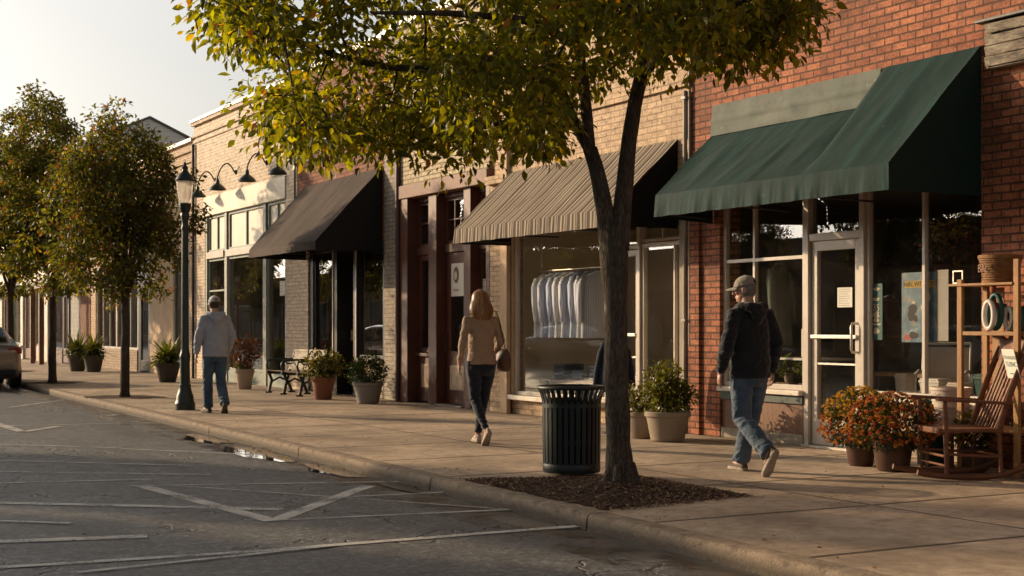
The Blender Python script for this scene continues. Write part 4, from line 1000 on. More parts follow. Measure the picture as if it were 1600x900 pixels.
def small_tree(name, label, loc, H0, cz, rad, nclu, per, group, trunk_r=.075, seed=1, brown=.25, Lr=(.06, .10)):
    random.seed(seed)
    r = thing(name, label, 'tree', loc, group=group); L0 = Vector(loc)
    m = MB(); lean = random.uniform(-.05, .05)
    P, q = dense([L0 + Vector((0, 0, -.03)), L0 + Vector((0, 0, .1)), L0 + Vector((lean, 0, H0 * .6)), L0 + Vector((lean, .03, H0)), L0 + Vector((lean * 1.5, .05, cz + rad[2] * .7))], [trunk_r * 1.35, trunk_r * 1.05, trunk_r * .9, trunk_r * .8, .015], .15); rough_trunk(m, P, q, 12, .06)
    nodes = P[int(len(P) * .40):]
    for k in range(7):
        a = k * 2.4; z0 = H0 * random.uniform(.88, 1.1); e = L0 + Vector((math.cos(a) * rad[0] * .55, math.sin(a) * rad[1] * .55, cz + random.uniform(-.4, .8) * rad[2] * .6))
        d, f = dense([L0 + Vector((lean, 0, z0)), (L0 + Vector((lean, 0, z0))).lerp(e, .5) + Vector((0, 0, .12)), e], [trunk_r * .5, trunk_r * .32, .012], .15); rough_trunk(m, d, f, 8, .03); nodes += d[2:]
    cl = []; t = 0
    while len(cl) < nclu and t < 9000:
        t += 1; q = Vector((random.gauss(0, 1), random.gauss(0, 1), random.gauss(0, 1))).normalized() * random.random() ** .42
        taper = 1 - .35 * max(0, q.z)
        bump = 1 + .5 * noise.noise(q * 1.9 + L0)
        p = L0 + Vector((-.15 + q.x * rad[0] * taper * bump, q.y * rad[1] * taper * bump, cz + q.z * rad[2] * bump))
        if p.z < L0.z + H0 * .92: continue
        if any((p - c).length < .17 for c in cl): continue
        cl.append(p)
    crown_build(nodes, cl, .008, 5, m=m).build('trunk', M['bark'], r, smooth=180)
    def cf(tone):
        x = random.random(); g = tone * random.uniform(.7, 1.3)
        c = (.095, .045, .022) if x < brown else ((.048, .060, .016) if x < .72 else (.100, .098, .018)); return [v * g for v in c]
    dat = leaves_for(cl, per, .24, Lr, (.22, .3), cf, down=.35, squash=.9)
    me = leaf_mesh('crown', *dat); link_mesh('crown', me, M['leaf_far'], r); return r
GT = 'street trees along the kerb'
t1 = small_tree('street_tree', 'round bushy street tree left of the lamp post', (6.37, 26.46, SW), 1.95, 3.55, (1.40, 1.40, 1.60), 300, 66, GT, .085, 5, .12, (.07, .115))
t2 = small_tree('street_tree', 'taller street tree second from the lamp post', (6.5, 33.88, SW), 2.3, 4.35, (1.42, 1.42, 2.3), 320, 66, GT, .09, 9, .10, (.08, .13))
t3 = small_tree('street_tree', 'street tree at the left edge behind the parked car', (7.1, 43.0, SW), 2.4, 4.7, (1.9, 1.9, 2.5), 330, 60, GT, .10, 13, .1, (.11, .17))
GA = 'trees across the street'
for i, (x, y, s, rz, src) in enumerate([(-8.0, 30, 1.30, 1.2, t2), (-7.6, 35.5, .95, 2.9, t1), (-8.3, 47, .82, 4.2, t2), (-8, 23.5, 1.25, .4, t1), (-8.4, 58, .75, 3.3, t3), (-8, 70, 1.0, 5.1, t1), (-8.1, 84, .8, 2.2, t2)]):
    c = copy_tree(src); c.location = (x, y, .13); c.scale = (s, s, s); c.rotation_euler = (0, 0, rz); props(c, 'street tree on the far pavement across the road', 'tree', GA)
random.seed(21)

# ================================================================== pots and plants
def pot(name, label, cat, loc, r0, r1, h, mat, group=None, rim=.02, n=32):
    r = thing(name, label, cat, loc, group=group)
    MB().lathe([(r0 * .9, 0), (r0, .012), (r1 * .94, h * .80), (r1, h * .82), (r1 + rim * .4, h * .84), (r1 + rim * .5, h - .01), (r1, h), (r1 - .025, h - .004), (r1 - .035, h - .06)], n=n, caps=False).build('pot', M[mat], r, smooth=45, abs_=False)
    MB().lathe([(.0, h - .045), (r1 - .034, h - .05)], n=n, caps=False).build('soil', M['soil'], r, abs_=False)
    return r
def ball(name, root, c, rad, n, Lr, colfn, mat='leaf_plant', shell_=.5, down=.0, wr=(.2, .3), lumps=.2, zmin=None):
    P_, D_, N_, L_, W_, Cc = [], [], [], [], [], []
    for i in range(n):
        q = Vector((random.gauss(0, 1), random.gauss(0, 1), random.gauss(0, 1))).normalized(); k = shell_ + (1 - shell_) * random.random()
        k *= 1 + lumps * noise.noise(q * 2.3 + Vector((c[0] * 7, c[1], c[2])))
        p = Vector(c) + Vector((q.x * rad[0], q.y * rad[1], q.z * rad[2])) * k
        if zmin is not None and p.z < zmin: continue
        d = q * .9 + Vector((random.gauss(0, .5), random.gauss(0, .5), random.gauss(0, .5) - down)); P_.append(p); D_.append(d)
        N_.append(q * .6 + Vector((random.gauss(0, .4), random.gauss(0, .4), .6))); L = random.uniform(*Lr); L_.append(L); W_.append(L * random.uniform(*wr)); Cc.append(colfn(k, q))
    me = leaf_mesh(name, *[np.array(x) for x in (P_, D_, N_, L_, W_, Cc)]); o = link_mesh(name, me, M[mat], root, abs_=False)
    if 'flowers' in name: o['kind'] = 'stuff'
    return o
def stems(root, n, c, h, spread, r=.006):
    m = MB()
    for i in range(n):
        a = random.uniform(0, 6.28); e = Vector((c[0] + math.cos(a) * spread * random.uniform(.3, 1), c[1] + math.sin(a) * spread * random.uniform(.3, 1), c[2] + h * random.uniform(.6, 1)))
        s = Vector((c[0] + math.cos(a) * .03, c[1] + math.sin(a) * .03, c[2])); m.tube([s, s.lerp(e, .5) + Vector((0, 0, .05 * h)), e], [r, r * .8, r * .4], 5)
    return m.build('stems', M['bark'], root, abs_=False)
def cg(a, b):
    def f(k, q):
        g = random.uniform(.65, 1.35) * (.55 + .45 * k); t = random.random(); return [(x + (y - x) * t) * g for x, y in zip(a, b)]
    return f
def strap_leaves(root, n, c, L, spread, w, colfn, name='leaves'):
    m = MB()
    for i in range(n):
        a = random.uniform(0, 6.28); el = random.uniform(.35, 1.45); l = L * random.uniform(.55, 1.1); pts = []; d = Vector((math.cos(a) * math.cos(el), math.sin(a) * math.cos(el), math.sin(el))); p = Vector(c) + Vector((math.cos(a), math.sin(a), 0)) * random.uniform(0, .06)
        sd = Vector((-math.sin(a), math.cos(a), 0)); m.cc = colfn(1, None); prev = None
        for k in range(8):
            ww = w * math.sin(math.pi * (.12 + .88 * k / 7)) * .5 + .001
            q = (p - sd * ww, p + sd * ww)
            if prev: m.quad(prev[0], prev[1], q[1], q[0])
            prev = q; p = p + d * (l / 7); d = (d + Vector((0, 0, -.20 * random.uniform(.6, 1.3)))).normalized()
    return m.build(name, M['leaf_plant'], root, abs_=False, fix=False)

# grey bell pot with clipped round bush
p_ = gnd(575, 630); r = pot('potted_bush', 'grey round pot with clipped dark green bush beside the maroon front', 'potted plant', p_, .185, .255, .36, 'greypot')
ball('foliage', r, (0, 0, .53), (.34, .34, .27), 2600, (.03, .06), cg((.028, .050, .010), (.055, .075, .014)), shell_=.45, lumps=.25)
# brown pot with loose leafy plant by the bench
p_ = gnd(505, 624); r = pot('potted_plant', 'brown clay pot with loose yellow green leafy plant by the bench', 'potted plant', p_, .15, .21, .40, 'terracotta')
ball('foliage', r, (.02, 0, .58), (.36, .36, .27), 950, (.05, .10), cg((.05, .065, .012), (.14, .12, .018)), shell_=.25, lumps=.5); stems(r, 14, (0, 0, .36), .5, .3)
ball('flowers', r, (.05, .05, .62), (.36, .36, .30), 90, (.03, .05), cg((.35, .22, .03), (.45, .28, .08)), 'petal', .7, wr=(.4, .5))
# pale pot with reddish plant
p_ = gnd(382, 608); r = pot('potted_plant', 'pale tapered pot with reddish leaved plant by the cream building', 'potted plant', p_, .14, .20, .42, 'whitepot')
stems(r, 16, (0, 0, .38), .62, .26); ball('foliage', r, (0, 0, .72), (.30, .30, .30), 420, (.06, .11), cg((.14, .045, .03), (.20, .085, .05)), shell_=.3, lumps=.6)
ball('lower_leaves', r, (0, 0, .47), (.2, .2, .12), 240, (.05, .08), cg((.05, .07, .012), (.12, .12, .02)), shell_=.3)
# tall tapered pot with strap leaves left of the lamp post
p_ = gnd(262, 597); r = pot('potted_plant', 'dark tapered pot of long strap leaves left of the lamp post', 'potted plant', p_, .19, .30, .46, 'darkpot')
strap_leaves(r, 110, (0, 0, .42), .75, .3, .06, cg((.06, .085, .012), (.16, .17, .025))); ball('lower_leaves', r, (0, 0, .52), (.34, .34, .2), 500, (.06, .1), cg((.05, .075, .012), (.10, .11, .02)), shell_=.3)
# pair of dark pots farther on
for u, v, lb in ((146, 581, 'right one of two dark pots of strap leaves behind the street trees'), (121, 580, 'left one of two dark pots of strap leaves behind the street trees')):
    p_ = gnd(u, v); r = pot('potted_plant', lb, 'potted plant', p_, .20, .29, .48, 'darkpot', group='pair of dark planters by the far shops')
    strap_leaves(r, 80, (0, 0, .44), .8, .3, .07, cg((.06, .075, .012), (.13, .13, .02))); ball('lower_leaves', r, (0, 0, .56), (.33, .33, .22), 350, (.07, .12), cg((.05, .07, .012), (.10, .10, .02)), shell_=.3)
# two beige pots between the trees
p_ = gnd(1043, 689); r = pot('potted_shrub', 'larger beige pot with upright yellow green shrub left of the brick pier', 'potted plant', p_, .19, .255, .34, 'beigepot', group='beige pots by the brick pier')
stems(r, 18, (0, 0, .32), .5, .22); ball('foliage', r, (-.03, 0, .58), (.26, .26, .30), 1500, (.035, .07), cg((.07, .085, .012), (.18, .16, .02)), shell_=.25, lumps=.5); ball('lower_leaves', r, (.14, -.05, .50), (.24, .2, .17), 500, (.035, .07), cg((.05, .065, .012), (.13, .12, .02)), shell_=.3)
p_ = gnd(1006, 684); r = pot('potted_shrub', 'smaller beige pot half hidden behind the larger pot beside the tree', 'potted plant', (p_[0], p_[1], p_[2]), .16, .225, .31, 'beigepot', group='beige pots by the brick pier')
ball('foliage', r, (-.03, 0, .42), (.24, .24, .2), 800, (.035, .065), cg((.07, .08, .012), (.17, .14, .02)), shell_=.3, lumps=.5)
# chrysanthemums
def mum(label, loc, r0, r1, h, dome, cols, n):
    r = pot('potted_chrysanthemum', label, 'potted plant', loc, r0, r1, h, 'brownpot', group='potted chrysanthemums by the door')
    cz = h + dome[2] * .22
    ball('foliage', r, (0, 0, cz), (dome[0] * .93, dome[1] * .93, dome[2] * .93), 1500, (.035, .06), cg((.028, .038, .010), (.055, .065, .014)), shell_=.6, lumps=.12, zmin=h * .62)
    m = MB()
    for i in range(n):
        q = Vector((random.gauss(0, 1), random.gauss(0, 1), random.gauss(0, 1) + .25)).normalized()
        if q.z < -.55: continue
        k = 1 + .12 * noise.noise(q * 2.3) + random.gauss(0, .025); p = Vector((q.x * dome[0], q.y * dome[1], cz + q.z * dome[2])) * 1.0
        p = Vector((0, 0, cz)) + (p - Vector((0, 0, cz))) * k
        if p.z < h * .66: continue
        s = random.uniform(.013, .023); up = (q + Vector((random.gauss(0, .3), random.gauss(0, .3), random.gauss(0, .3) + .3))).normalized(); a = up.orthogonal().normalized(); b = up.cross(a)
        base_ = cols(q); g = random.uniform(.6, 1.3); np_ = 9; vs = [p + up * .004]; ph = random.random()
        for t in range(np_ * 2):
            an = ph + math.pi * t / np_; rr_ = s * (1 if t % 2 == 0 else .62); vs.append(p + (a * math.cos(an) + b * math.sin(an)) * rr_ + up * (.008 if t % 2 == 0 else -.002))
        m.cc = tuple(x * g for x in base_); m.add(vs, [(0, 1 + t, 1 + (t + 1) % (np_ * 2)) for t in range(np_ * 2)])
        m.cc = tuple(x * g * .7 for x in (base_[0], base_[1] * .7, base_[2])); m.add([p + up * .012 + (a * math.cos(k_) + b * math.sin(k_)) * s * .35 for k_ in (0, 1.26, 2.5, 3.77, 5.0)], [(0, 1, 2, 3, 4)])
    f = m.build('flowers', M['petal'], r, abs_=False, fix=False); f['kind'] = 'stuff'; return r
def mum_orange(q): 
    x = random.random(); return (.50, .17, .025) if x < .5 else ((.30, .06, .018) if x < .72 else (.60, .30, .03))
def mum_yellow(q):
    if q.z + .5 * noise.noise(q * 3) > .12: return (.66, .46, .03) if random.random() < .8 else (.5, .26, .02)
    return mum_orange(q)
pa, pb = gnd(1395, 735), gnd(1345, 727)
mum('brown pot of rust orange chrysanthemums nearest the rocking chair', pa, .145, .195, .34, (.40, .40, .29), mum_orange, 900)
mum('smaller brown pot of yellow topped chrysanthemums in front of the door', pb, .115, .16, .32, (.36, .36, .33), mum_yellow, 800)

# ================================================================== street lamp
p_ = gnd(289, 640); r = thing('street_lamp', 'dark green cast iron street lamp with a lantern head at the kerb', 'street lamp', p_); r.scale = (.80, .80, .965)
MB().lathe([(.20, 0), (.20, .10), (.185, .12), (.17, .16), (.165, .22), (.13, .30), (.115, .36), (.12, .40), (.10, .42), (.095, .80), (.105, .84), (.105, .88), (.085, .92), (.078, .98)], n=16).build('base', M['lampmetal'], r, smooth=35, abs_=False)
m = MB(); n = 16
m.rings([[((.070 - .012 * t) * (1 + .09 * (k % 2)) * math.cos(k * math.pi / n), (.070 - .012 * t) * (1 + .09 * (k % 2)) * math.sin(k * math.pi / n), .97 + t * 1.95) for k in range(2 * n)] for t in (0, .5, 1)])
m.lathe([(.066, 2.90), (.075, 2.94), (.06, 2.98), (.062, 3.05), (.085, 3.12), (.085, 3.16), (.075, 3.18), (.11, 3.25), (.115, 3.30)], n=20); m.build('post', M['lampmetal'], r, smooth=40, abs_=False)
lan = MB().lathe([(.09, 3.295), (.12, 3.31), (.12, 3.335), (.10, 3.345)], n=20).build('lantern', M['lampmetal'], r, smooth=40, abs_=False)
def frost():
    t = NT('frosted_lamp_glass'); p = t.n('BsdfPrincipled', {'Base Color': (.8, .74, .66), 'Roughness': .25}); tr = t.n('BsdfTranslucent', {'Color': (.95, .85, .72)}); a = t.n('MixShader', {0: .55, 1: p.outputs[0], 2: tr.outputs[0]})
    return t.done(t.n('MixShader', {0: .35, 1: a.outputs[0], 2: t.n('BsdfTransparent').outputs[0]}).outputs[0])
M['frost'] = frost()
MB().lathe([(.105, 3.34), (.125, 3.42), (.148, 3.54), (.165, 3.66), (.168, 3.70)], n=24, caps=False).build('glass', M['frost'], lan, smooth=80, abs_=False)
MB().ell((0, 0, 3.5), (.045, .045, .09)).build('bulb', M['white_plastic'], lan, smooth=180, abs_=False)
MB().lathe([(.18, 3.695), (.188, 3.72), (.175, 3.74), (.14, 3.79), (.09, 3.83), (.06, 3.86), (.055, 3.90), (.065, 3.92), (.04, 3.945), (.025, 3.96), (.03, 3.985), (.012, 4.01), (.004, 4.06)], n=24).build('cap', M['lampmetal'], lan, smooth=40, abs_=False)

# ================================================================== trash can
p_ = gnd(893, 742); r = thing('trash_can', 'dark green slatted metal trash can with flared rim beside the tree', 'trash can', (p_[0], p_[1], SW + .03))
m = MB(); n = 30
for k in range(n):
    a = k * 2 * math.pi / n; ca, sa = math.cos(a), math.sin(a); w_ = .036
    pr = [(.244, .05), (.247, .30), (.249, .56), (.252, .62), (.268, .68), (.292, .725)]
    o = len(m.v)
    for R_, z in pr:
        for dr, dt in ((0, -1), (.007, -1), (.007, 1), (0, 1)): m.v.append(((R_ + dr) * ca - dt * w_ / 2 * sa, (R_ + dr) * sa + dt * w_ / 2 * ca, z))
    for i in range(len(pr) - 1):
        for t in range(4): q = o + i * 4; m.f.append(((q + t, q + (t + 1) % 4, q + 4 + (t + 1) % 4, q + 4 + t), 0)); m.c.append(None)
m.build('slatted_side', M['trash'], r, abs_=False)
def band(r_, z0, z1, th=.008): return [(r_, z0), (r_ + th, z0), (r_ + th, z1), (r_, z1), (r_, z0)]
m = MB(); m.lathe(band(.251, .565, .60), n=48, caps=False); m.lathe(band(.236, .25, .28), n=48, caps=False); m.build('hoop', M['trash'], r, smooth=40, abs_=False)
MB().lathe([(.282, .722), (.300, .722), (.306, .735), (.302, .750), (.288, .754), (.276, .745), (.282, .722)], n=56, caps=False).build('rim', M['trash'], r, smooth=60, abs_=False)
MB().lathe([(.22, 0), (.25, .0), (.254, .02), (.254, .07), (.246, .085)], n=48).build('base', M['trash'], r, smooth=40, abs_=False)
MB().lathe([(.20, .06), (.222, .10), (.232, .55), (.236, .63), (.225, .64), (.215, .60), (.21, .12), (.0, .11)], n=40, caps=False).build('liner', M['black'], r, smooth=40, abs_=False)

# ================================================================== bench
r = thing('park_bench', 'green iron framed slatted bench against the shop front', 'bench', (9.45, 25.9, SW))
def bench_end(y, nm):
    m = MB()
    m.tube([(-.20, y, 0), (-.19, y, .06), (-.14, y, .25), (-.20, y, .40), (-.24, y, .43)], [(.022, .03)] * 5, 8); m.tube([(-.27, y, .012), (-.14, y, .015)], .018, 6)
    m.tube([(.28, y, 0), (.25, y, .08), (.18, y, .25), (.22, y, .42), (.29, y, .62), (.36, y, .84)], [(.022, .03)] * 6, 8); m.tube([(.20, y, .012), (.34, y, .015)], .018, 6)
    m.tube([(-.25, y, .40), (.0, y, .385), (.22, y, .41)], [(.02, .025)] * 3, 8); m.tube([(-.14, y, .22), (.02, y, .30), (.18, y, .23)], [(.016, .02)] * 3, 8)
    m.tube([(-.21, y, .43), (-.25, y, .56), (-.22, y, .64), (-.05, y, .655), (.30, y, .66)], [(.02, .022)] * 5, 8); m.tube([(-.19, y, .645), (-.12, y, .58), (-.02, y, .60)], .012, 6)
    return m.build('end_frame', M['lampmetal'], r, smooth=60, abs_=False)
M['benchwood'] = basic('cream_bench_slats', (.33, .27, .185), .6, .25, 4, .2, 40, stretch=(4, 1, 4), dirt=(.18, .14, .1))  # cream slats, even base tone with random dirt
for y in (-.86, 0, .86): bench_end(y, '')
m = MB()
for i in range(7): m.box(-.25 + i * .068, -.195 + i * .068, -.93, .93, .425 + (.02 if i in (0,) else .0) - .004 * i, .447 - .004 * i + (.0))
m.build('seat', M['benchwood'], r, bevel=.006, abs_=False)
for y0, y1 in ((-.82, -.06), (.06, .82)):
    m = MB()
    for i in range(11): 
        yy = y0 + .05 + i * (y1 - y0 - .1) / 10; m.bar((.225, yy, .50), (.335, yy, .82), .048, .018, up=(1, 0, 0))
    m.bar((.335, y0, .83), (.335, y1, .83), .05, .05); m.bar((.215, y0, .48), (.215, y1, .48), .04, .045); m.build('backrest', M['benchwood'], r, bevel=.004, abs_=False)

# ================================================================== rocking chair
fd = Vector((-.93, .38, 0)).normalized(); rz = math.atan2(fd.y, fd.x) - math.pi / 2      # local +Y faces front
r = thing('rocking_chair', 'reddish brown wooden rocking chair at the right edge', 'chair', (9.35, 8.92, SW), rz)
Mx = lambda *p: p
def crv(f, n=14): return [f(i / (n - 1)) for i in range(n)]
for s in (-1, 1):
    x = s * .27
    MB().tube(crv(lambda t: (x, .52 - 1.12 * t, .022 + .16 * abs(2 * t - .93) ** 2.4 * (1 if t > .46 else .35))), (.020, .026), 8).build('rocker', M['chairwood'], r, smooth=50, abs_=False)
    MB().tube([(x, .26, .03), (x * 1.0, .27, .40), (x * 1.02, .28, .67)], [.019, .024, .018], 8).build('front_leg', M['chairwood'], r, smooth=50, abs_=False)
    MB().tube([(x, -.22, .05), (x * .95, -.21, .42)], [.018, .022], 8).build('rear_leg', M['chairwood'], r, smooth=50, abs_=False)
    MB().tube(crv(lambda t: (x * (.98 - .02 * t), -.19 - .22 * t - .06 * t * t, .38 + .74 * t), 8), (.028, .018), 8).build('back_post', M['chairwood'], r, smooth=50, abs_=False)
    MB().bar((x * 1.1, .36, .685), (x * 1.06, -.30, .645), .075, .026).build('armrest', M['chairwood'], r, bevel=.008, abs_=False)
m = MB(); m.box(-.29, .29, -.24, .34, .40, .432); m.bar((-.29, .33, .415), (.29, .33, .415), .03, .05); m.build('seat', M['chairwood'], r, bevel=.010, abs_=False)
m = MB()
for k in range(7):
    x = -.19 + k * .063; m.tube(crv(lambda t: (x, -.20 - .21 * t - .06 * t * t - .02 * math.sin(math.pi * t), .42 + .62 * t), 6), .011, 6)
m.build('back_slats', M['chairwood'], r, smooth=60, abs_=False)
m = MB(); N = 12; vs = []
for k in range(N + 1):
    x = -.28 + .56 * k / N; top = 1.16 + .10 * math.sin(math.pi * k / N) + .04 * math.cos(4 * math.pi * k / N)
    for z, dy in ((1.02, 0), (top, -.05)): vs += [(x, -.425 + dy, z), (x, -.450 + dy, z)]
for k in range(N):
    q = k * 4; m.add([], [])
    m.f += [((q, q + 2, q + 6, q + 4), 0), ((q + 1, q + 5, q + 7, q + 3), 0), ((q + 2, q + 3, q + 7, q + 6), 0), ((q, q + 4, q + 5, q + 1), 0)]; m.c += [None] * 4
m.v = vs; m.build('headrest', M['chairwood'], r, smooth=40, abs_=False)
m = MB(); m.tube([(-.27, .27, .20), (.27, .27, .20)], .013, 8); m.tube([(-.27, .265, .12), (.27, .265, .12)], .011, 8); m.tube([(-.26, -.21, .2), (.26, -.21, .2)], .012, 8)
for s in (-1, 1): m.tube([(s * .27, .27, .22), (s * .265, -.21, .19)], .012, 8)
m.build('stretchers', M['chairwood'], r, smooth=60, abs_=False)
# lettered card hanging on the chair back
hb = Vector((9.35, 8.92, SW)); cr = Matrix.Translation(hb) @ Matrix.Rotation(rz, 4, 'Z') @ Matrix.Translation((-.17, -.36, .98)) @ Matrix.Rotation(R(-14), 4, 'X')
r = thing('price_card', 'cream hand lettered card leaning on the rocking chair back', 'card', cr.translation)
m = MB(); m.box(-.115, .115, .0, .006, -.13, .13, cr); m.build('card', M['paper'], r)
m = MB(); TM = cr @ Matrix.Translation((0, .0085, 0)) @ Matrix.Rotation(R(180), 4, 'Z') @ Matrix.Rotation(R(90), 4, 'X')
m.text('STRONGER', .045, TM @ Matrix.Translation((0, .055, 0))); m.text('TUSNC', .06, TM @ Matrix.Translation((.01, -.005, 0))); m.box(-.07, .05, .0062, .008, -.09, -.083, cr); m.build('lettering', M['bluegreen'], r, fix=False)

# ================================================================== pine ladder shelf with its things
r = thing('shelf_stand', 'honey coloured wooden ladder shelf against the brick wall', 'shelf', (9.82, 8.92, SW))
X0, X1, Y0, Y1 = 9.66, 9.98, 8.60, 9.24
for x, y, h in ((X0, Y0, 2.02), (X0, Y1, 1.86), (X1, Y0, 1.9), (X1, Y1, 1.86)): MB().box(x - .018, x + .018, y - .028, y + .028, SW, h).build('post', M['pinewood'], r, bevel=.004)
MB().box(X0 - .03, X1 + .03, Y0 + .03, Y1 + .12, 1.80, 1.822).build('top_shelf', M['pinewood'], r, bevel=.003)
MB().box(X0 - .012, X1, Y0 + .03, Y1 - .03, 1.36, 1.395).build('shelf', M['pinewood'], r, bevel=.003); MB().box(X0 - .012, X1, Y0 + .03, Y1 - .03, .52, .555).build('shelf', M['pinewood'], r, bevel=.003)
MB().box(X1 - .02, X1 - .008, Y1 - .22, Y1 - .09, .56, 1.79).build('back_board', M['pinewood'], r)
b = thing('wicker_basket', 'woven brown basket on top of the ladder shelf', 'basket', (9.82, 8.93, 1.823))
m = MB(); m.lathe([(.0, .003), (.13, 0), (.14, .02), (.178, .21), (.19, .215), (.19, .245), (.175, .248), (.165, .21), (.13, .03), (0, .02)], n=40, caps=False); m.build('basket', M['wicker'], b, smooth=45, abs_=False)
m = MB()
for k in range(9): m.lathe(band(.142 + k * .0043, .03 + k * .021, .042 + k * .021, .007), n=40, caps=False)
m.build('weave', M['wicker'], b, smooth=60, abs_=False)
m = MB(); m.text('BAJ', .10, Matrix.Translation((-.172, .05, .125)) @ Matrix.Rotation(R(-107), 4, 'Z') @ Matrix.Rotation(R(90), 4, 'X')); m.build('lettering', M['chairwood'], b, fix=False, abs_=False)
o = thing('photo_frame', 'small metal wire frame at the end of the top shelf', 'frame', (9.68, 9.29, 1.823)); m = MB(); m.frame(-.005, .005, -.06, .06, 0, .12, .012); m.build('frame', M['steel'], o, abs_=False); MB().box(.0, .002, -.05, .05, .012, .108).build('backing', M['glassdark'], o, abs_=False)
o = thing('garden_hose', 'green and white coiled hose bundle on the middle shelf', 'hose', (9.76, 8.92, 1.396))
for k, (mt, dy, rr_) in enumerate((('white_plastic', .03, .12), ('green_plastic', .0, .15), ('white_plastic', -.10, .09), ('green_plastic', .10, .11))):
    P = [(.0 + .05 * k - .06, dy + rr_ * .45 * math.cos(a), .024 + rr_ * 1.0 + rr_ * math.sin(a)) for a in [2 * math.pi * i / 22 for i in range(23)]]; MB().tube(P, .022, 8).build('coil', M[mt], o, smooth=60, abs_=False)
MB().tube([(.02, .02, .2), (.03, .06, .32), (.0, .02, .40)], .016, 6).build('hose_end', M['redprint'], o, smooth=60, abs_=False)
o = thing('watering_can', 'dark green watering can at the back of the middle shelf', 'watering can', (9.86, 8.76, 1.396))
m = MB(); m.lathe([(.075, 0), (.08, .01), (.075, .2), (.05, .22)], n=20); m.tube([(0, .07, .05), (0, .14, .18), (0, .16, .24)], [.02, .014, .02], 8); m.build('body', M['green_plastic'], o, smooth=50, abs_=False)
MB().tube([(0, -.07, .04), (0, -.14, .1), (0, -.12, .2), (0, -.05, .22)], .01, 6).build('handle', M['green_plastic'], o, smooth=60, abs_=False)

# buckets and pots by the bulkhead
def bucket(label, loc, r0, r1, h, mat, rim=.012, ribs=()):
    o = thing('bucket', label, 'bucket', loc); pr = [(0, .004), (r0 * .96, 0), (r0, .008)]
    for z in sorted(ribs): q = r0 + (r1 - r0) * z; pr += [(q, h * z - .012), (q + .007, h * z - .008), (q + .007, h * z + .008), (q, h * z + .012)]
    pr += [(r1, h - .03), (r1 + rim, h - .025), (r1 + rim, h), (r1 - .006, h), (r0 * .9, .03), (0, .025)]
    MB().lathe(pr, n=32, caps=False).build('tub', M[mat], o, smooth=40, abs_=False)
    MB().tube([(math.cos(a) * (r1 + rim + .004), math.sin(a) * (r1 + rim + .004), h - .05 - .09 * math.sin(a)) for a in [math.pi * i / 12 for i in range(13)]], .004, 5).build('handle', M['steel'], o, smooth=60, abs_=False); return o
o_ = gnd(1453, 722)
bucket('tall dark green plastic bin behind the orange chrysanthemums', (9.90, 9.83, SW), .13, .165, .62, 'green_plastic', ribs=(.85,))
s_ = thing('upturned_crate', 'low dark wooden stool under the cream buckets', 'stool', (9.86, 9.55, SW)); MB().box(-.17, .17, -.17, .17, .30, .33).build('top', M['kick'], s_, bevel=.005, abs_=False)
for x in (-.14, .14):
    for y in (-.14, .14): MB().box(x - .018, x + .018, y - .018, y + .018, 0, .299).build('leg', M['kick'], s_, abs_=False)
bucket('lower cream plastic bucket of the stack beside the rocking chair', (9.86, 9.55, SW + .331), .135, .165, .25, 'cream_plastic', ribs=(.55,))
bucket('upper cream plastic bucket of the stack beside the rocking chair', (9.86, 9.55, SW + .50), .158, .176, .24, 'cream_plastic', ribs=(.5,))
o = pot('potted_plant', 'small dark pot of yellow flowers under the ladder shelf', 'potted plant', (9.74, 9.15, SW + .0), .10, .13, .22, 'brownpot')
ball('foliage', o, (0, 0, .34), (.17, .17, .17), 260, (.04, .08), cg((.04, .05, .012), (.10, .09, .015)), shell_=.3, lumps=.4); ball('flowers', o, (0, 0, .38), (.17, .17, .15), 60, (.03, .05), cg((.4, .2, .02), (.5, .3, .03)), 'petal', .6, wr=(.4, .5))
o = pot('potted_plant', 'small grey pot with trailing plant behind the rocking chair', 'potted plant', (9.95, 8.55, SW), .12, .15, .24, 'greypot'); ball('foliage', o, (0, 0, .36), (.22, .22, .2), 300, (.04, .08), cg((.03, .04, .012), (.08, .06, .02)), shell_=.2, lumps=.5)
# hanging basket under the green awning
o = thing('hanging_basket', 'hanging basket of yellow flowers inside the right shop window', 'hanging basket', (10.62, 10.28, 2.22))
MB().lathe([(.03, -.02), (.12, .0), (.19, .10), (.20, .14), (.18, .14), (.0, .10)], n=24, caps=False).build('basket', M['wicker'], o, smooth=50, abs_=False)
m = MB()
for a in (0, 2.09, 4.19): m.tube([(.19 * math.cos(a), .19 * math.sin(a), .13), (0, 0, .52), (0, 0, .72)], .003, 4)
m.build('hanger', M['darkpipe'], o, abs_=False)
ball('foliage', o, (0, 0, .10), (.29, .29, .20), 700, (.04, .09), cg((.02, .028, .010), (.07, .06, .012)), shell_=.4, lumps=.6, down=.5); ball('flowers', o, (0, 0, .2), (.25, .25, .07), 160, (.03, .05), cg((.55, .32, .02), (.62, .40, .05)), 'petal', .5, wr=(.4, .5)); ball('trailing_flowers', o, (0, 0, .06), (.30, .30, .2), 90, (.025, .04), cg((.35, .04, .03), (.4, .08, .05)), 'petal', .7, wr=(.4, .5))

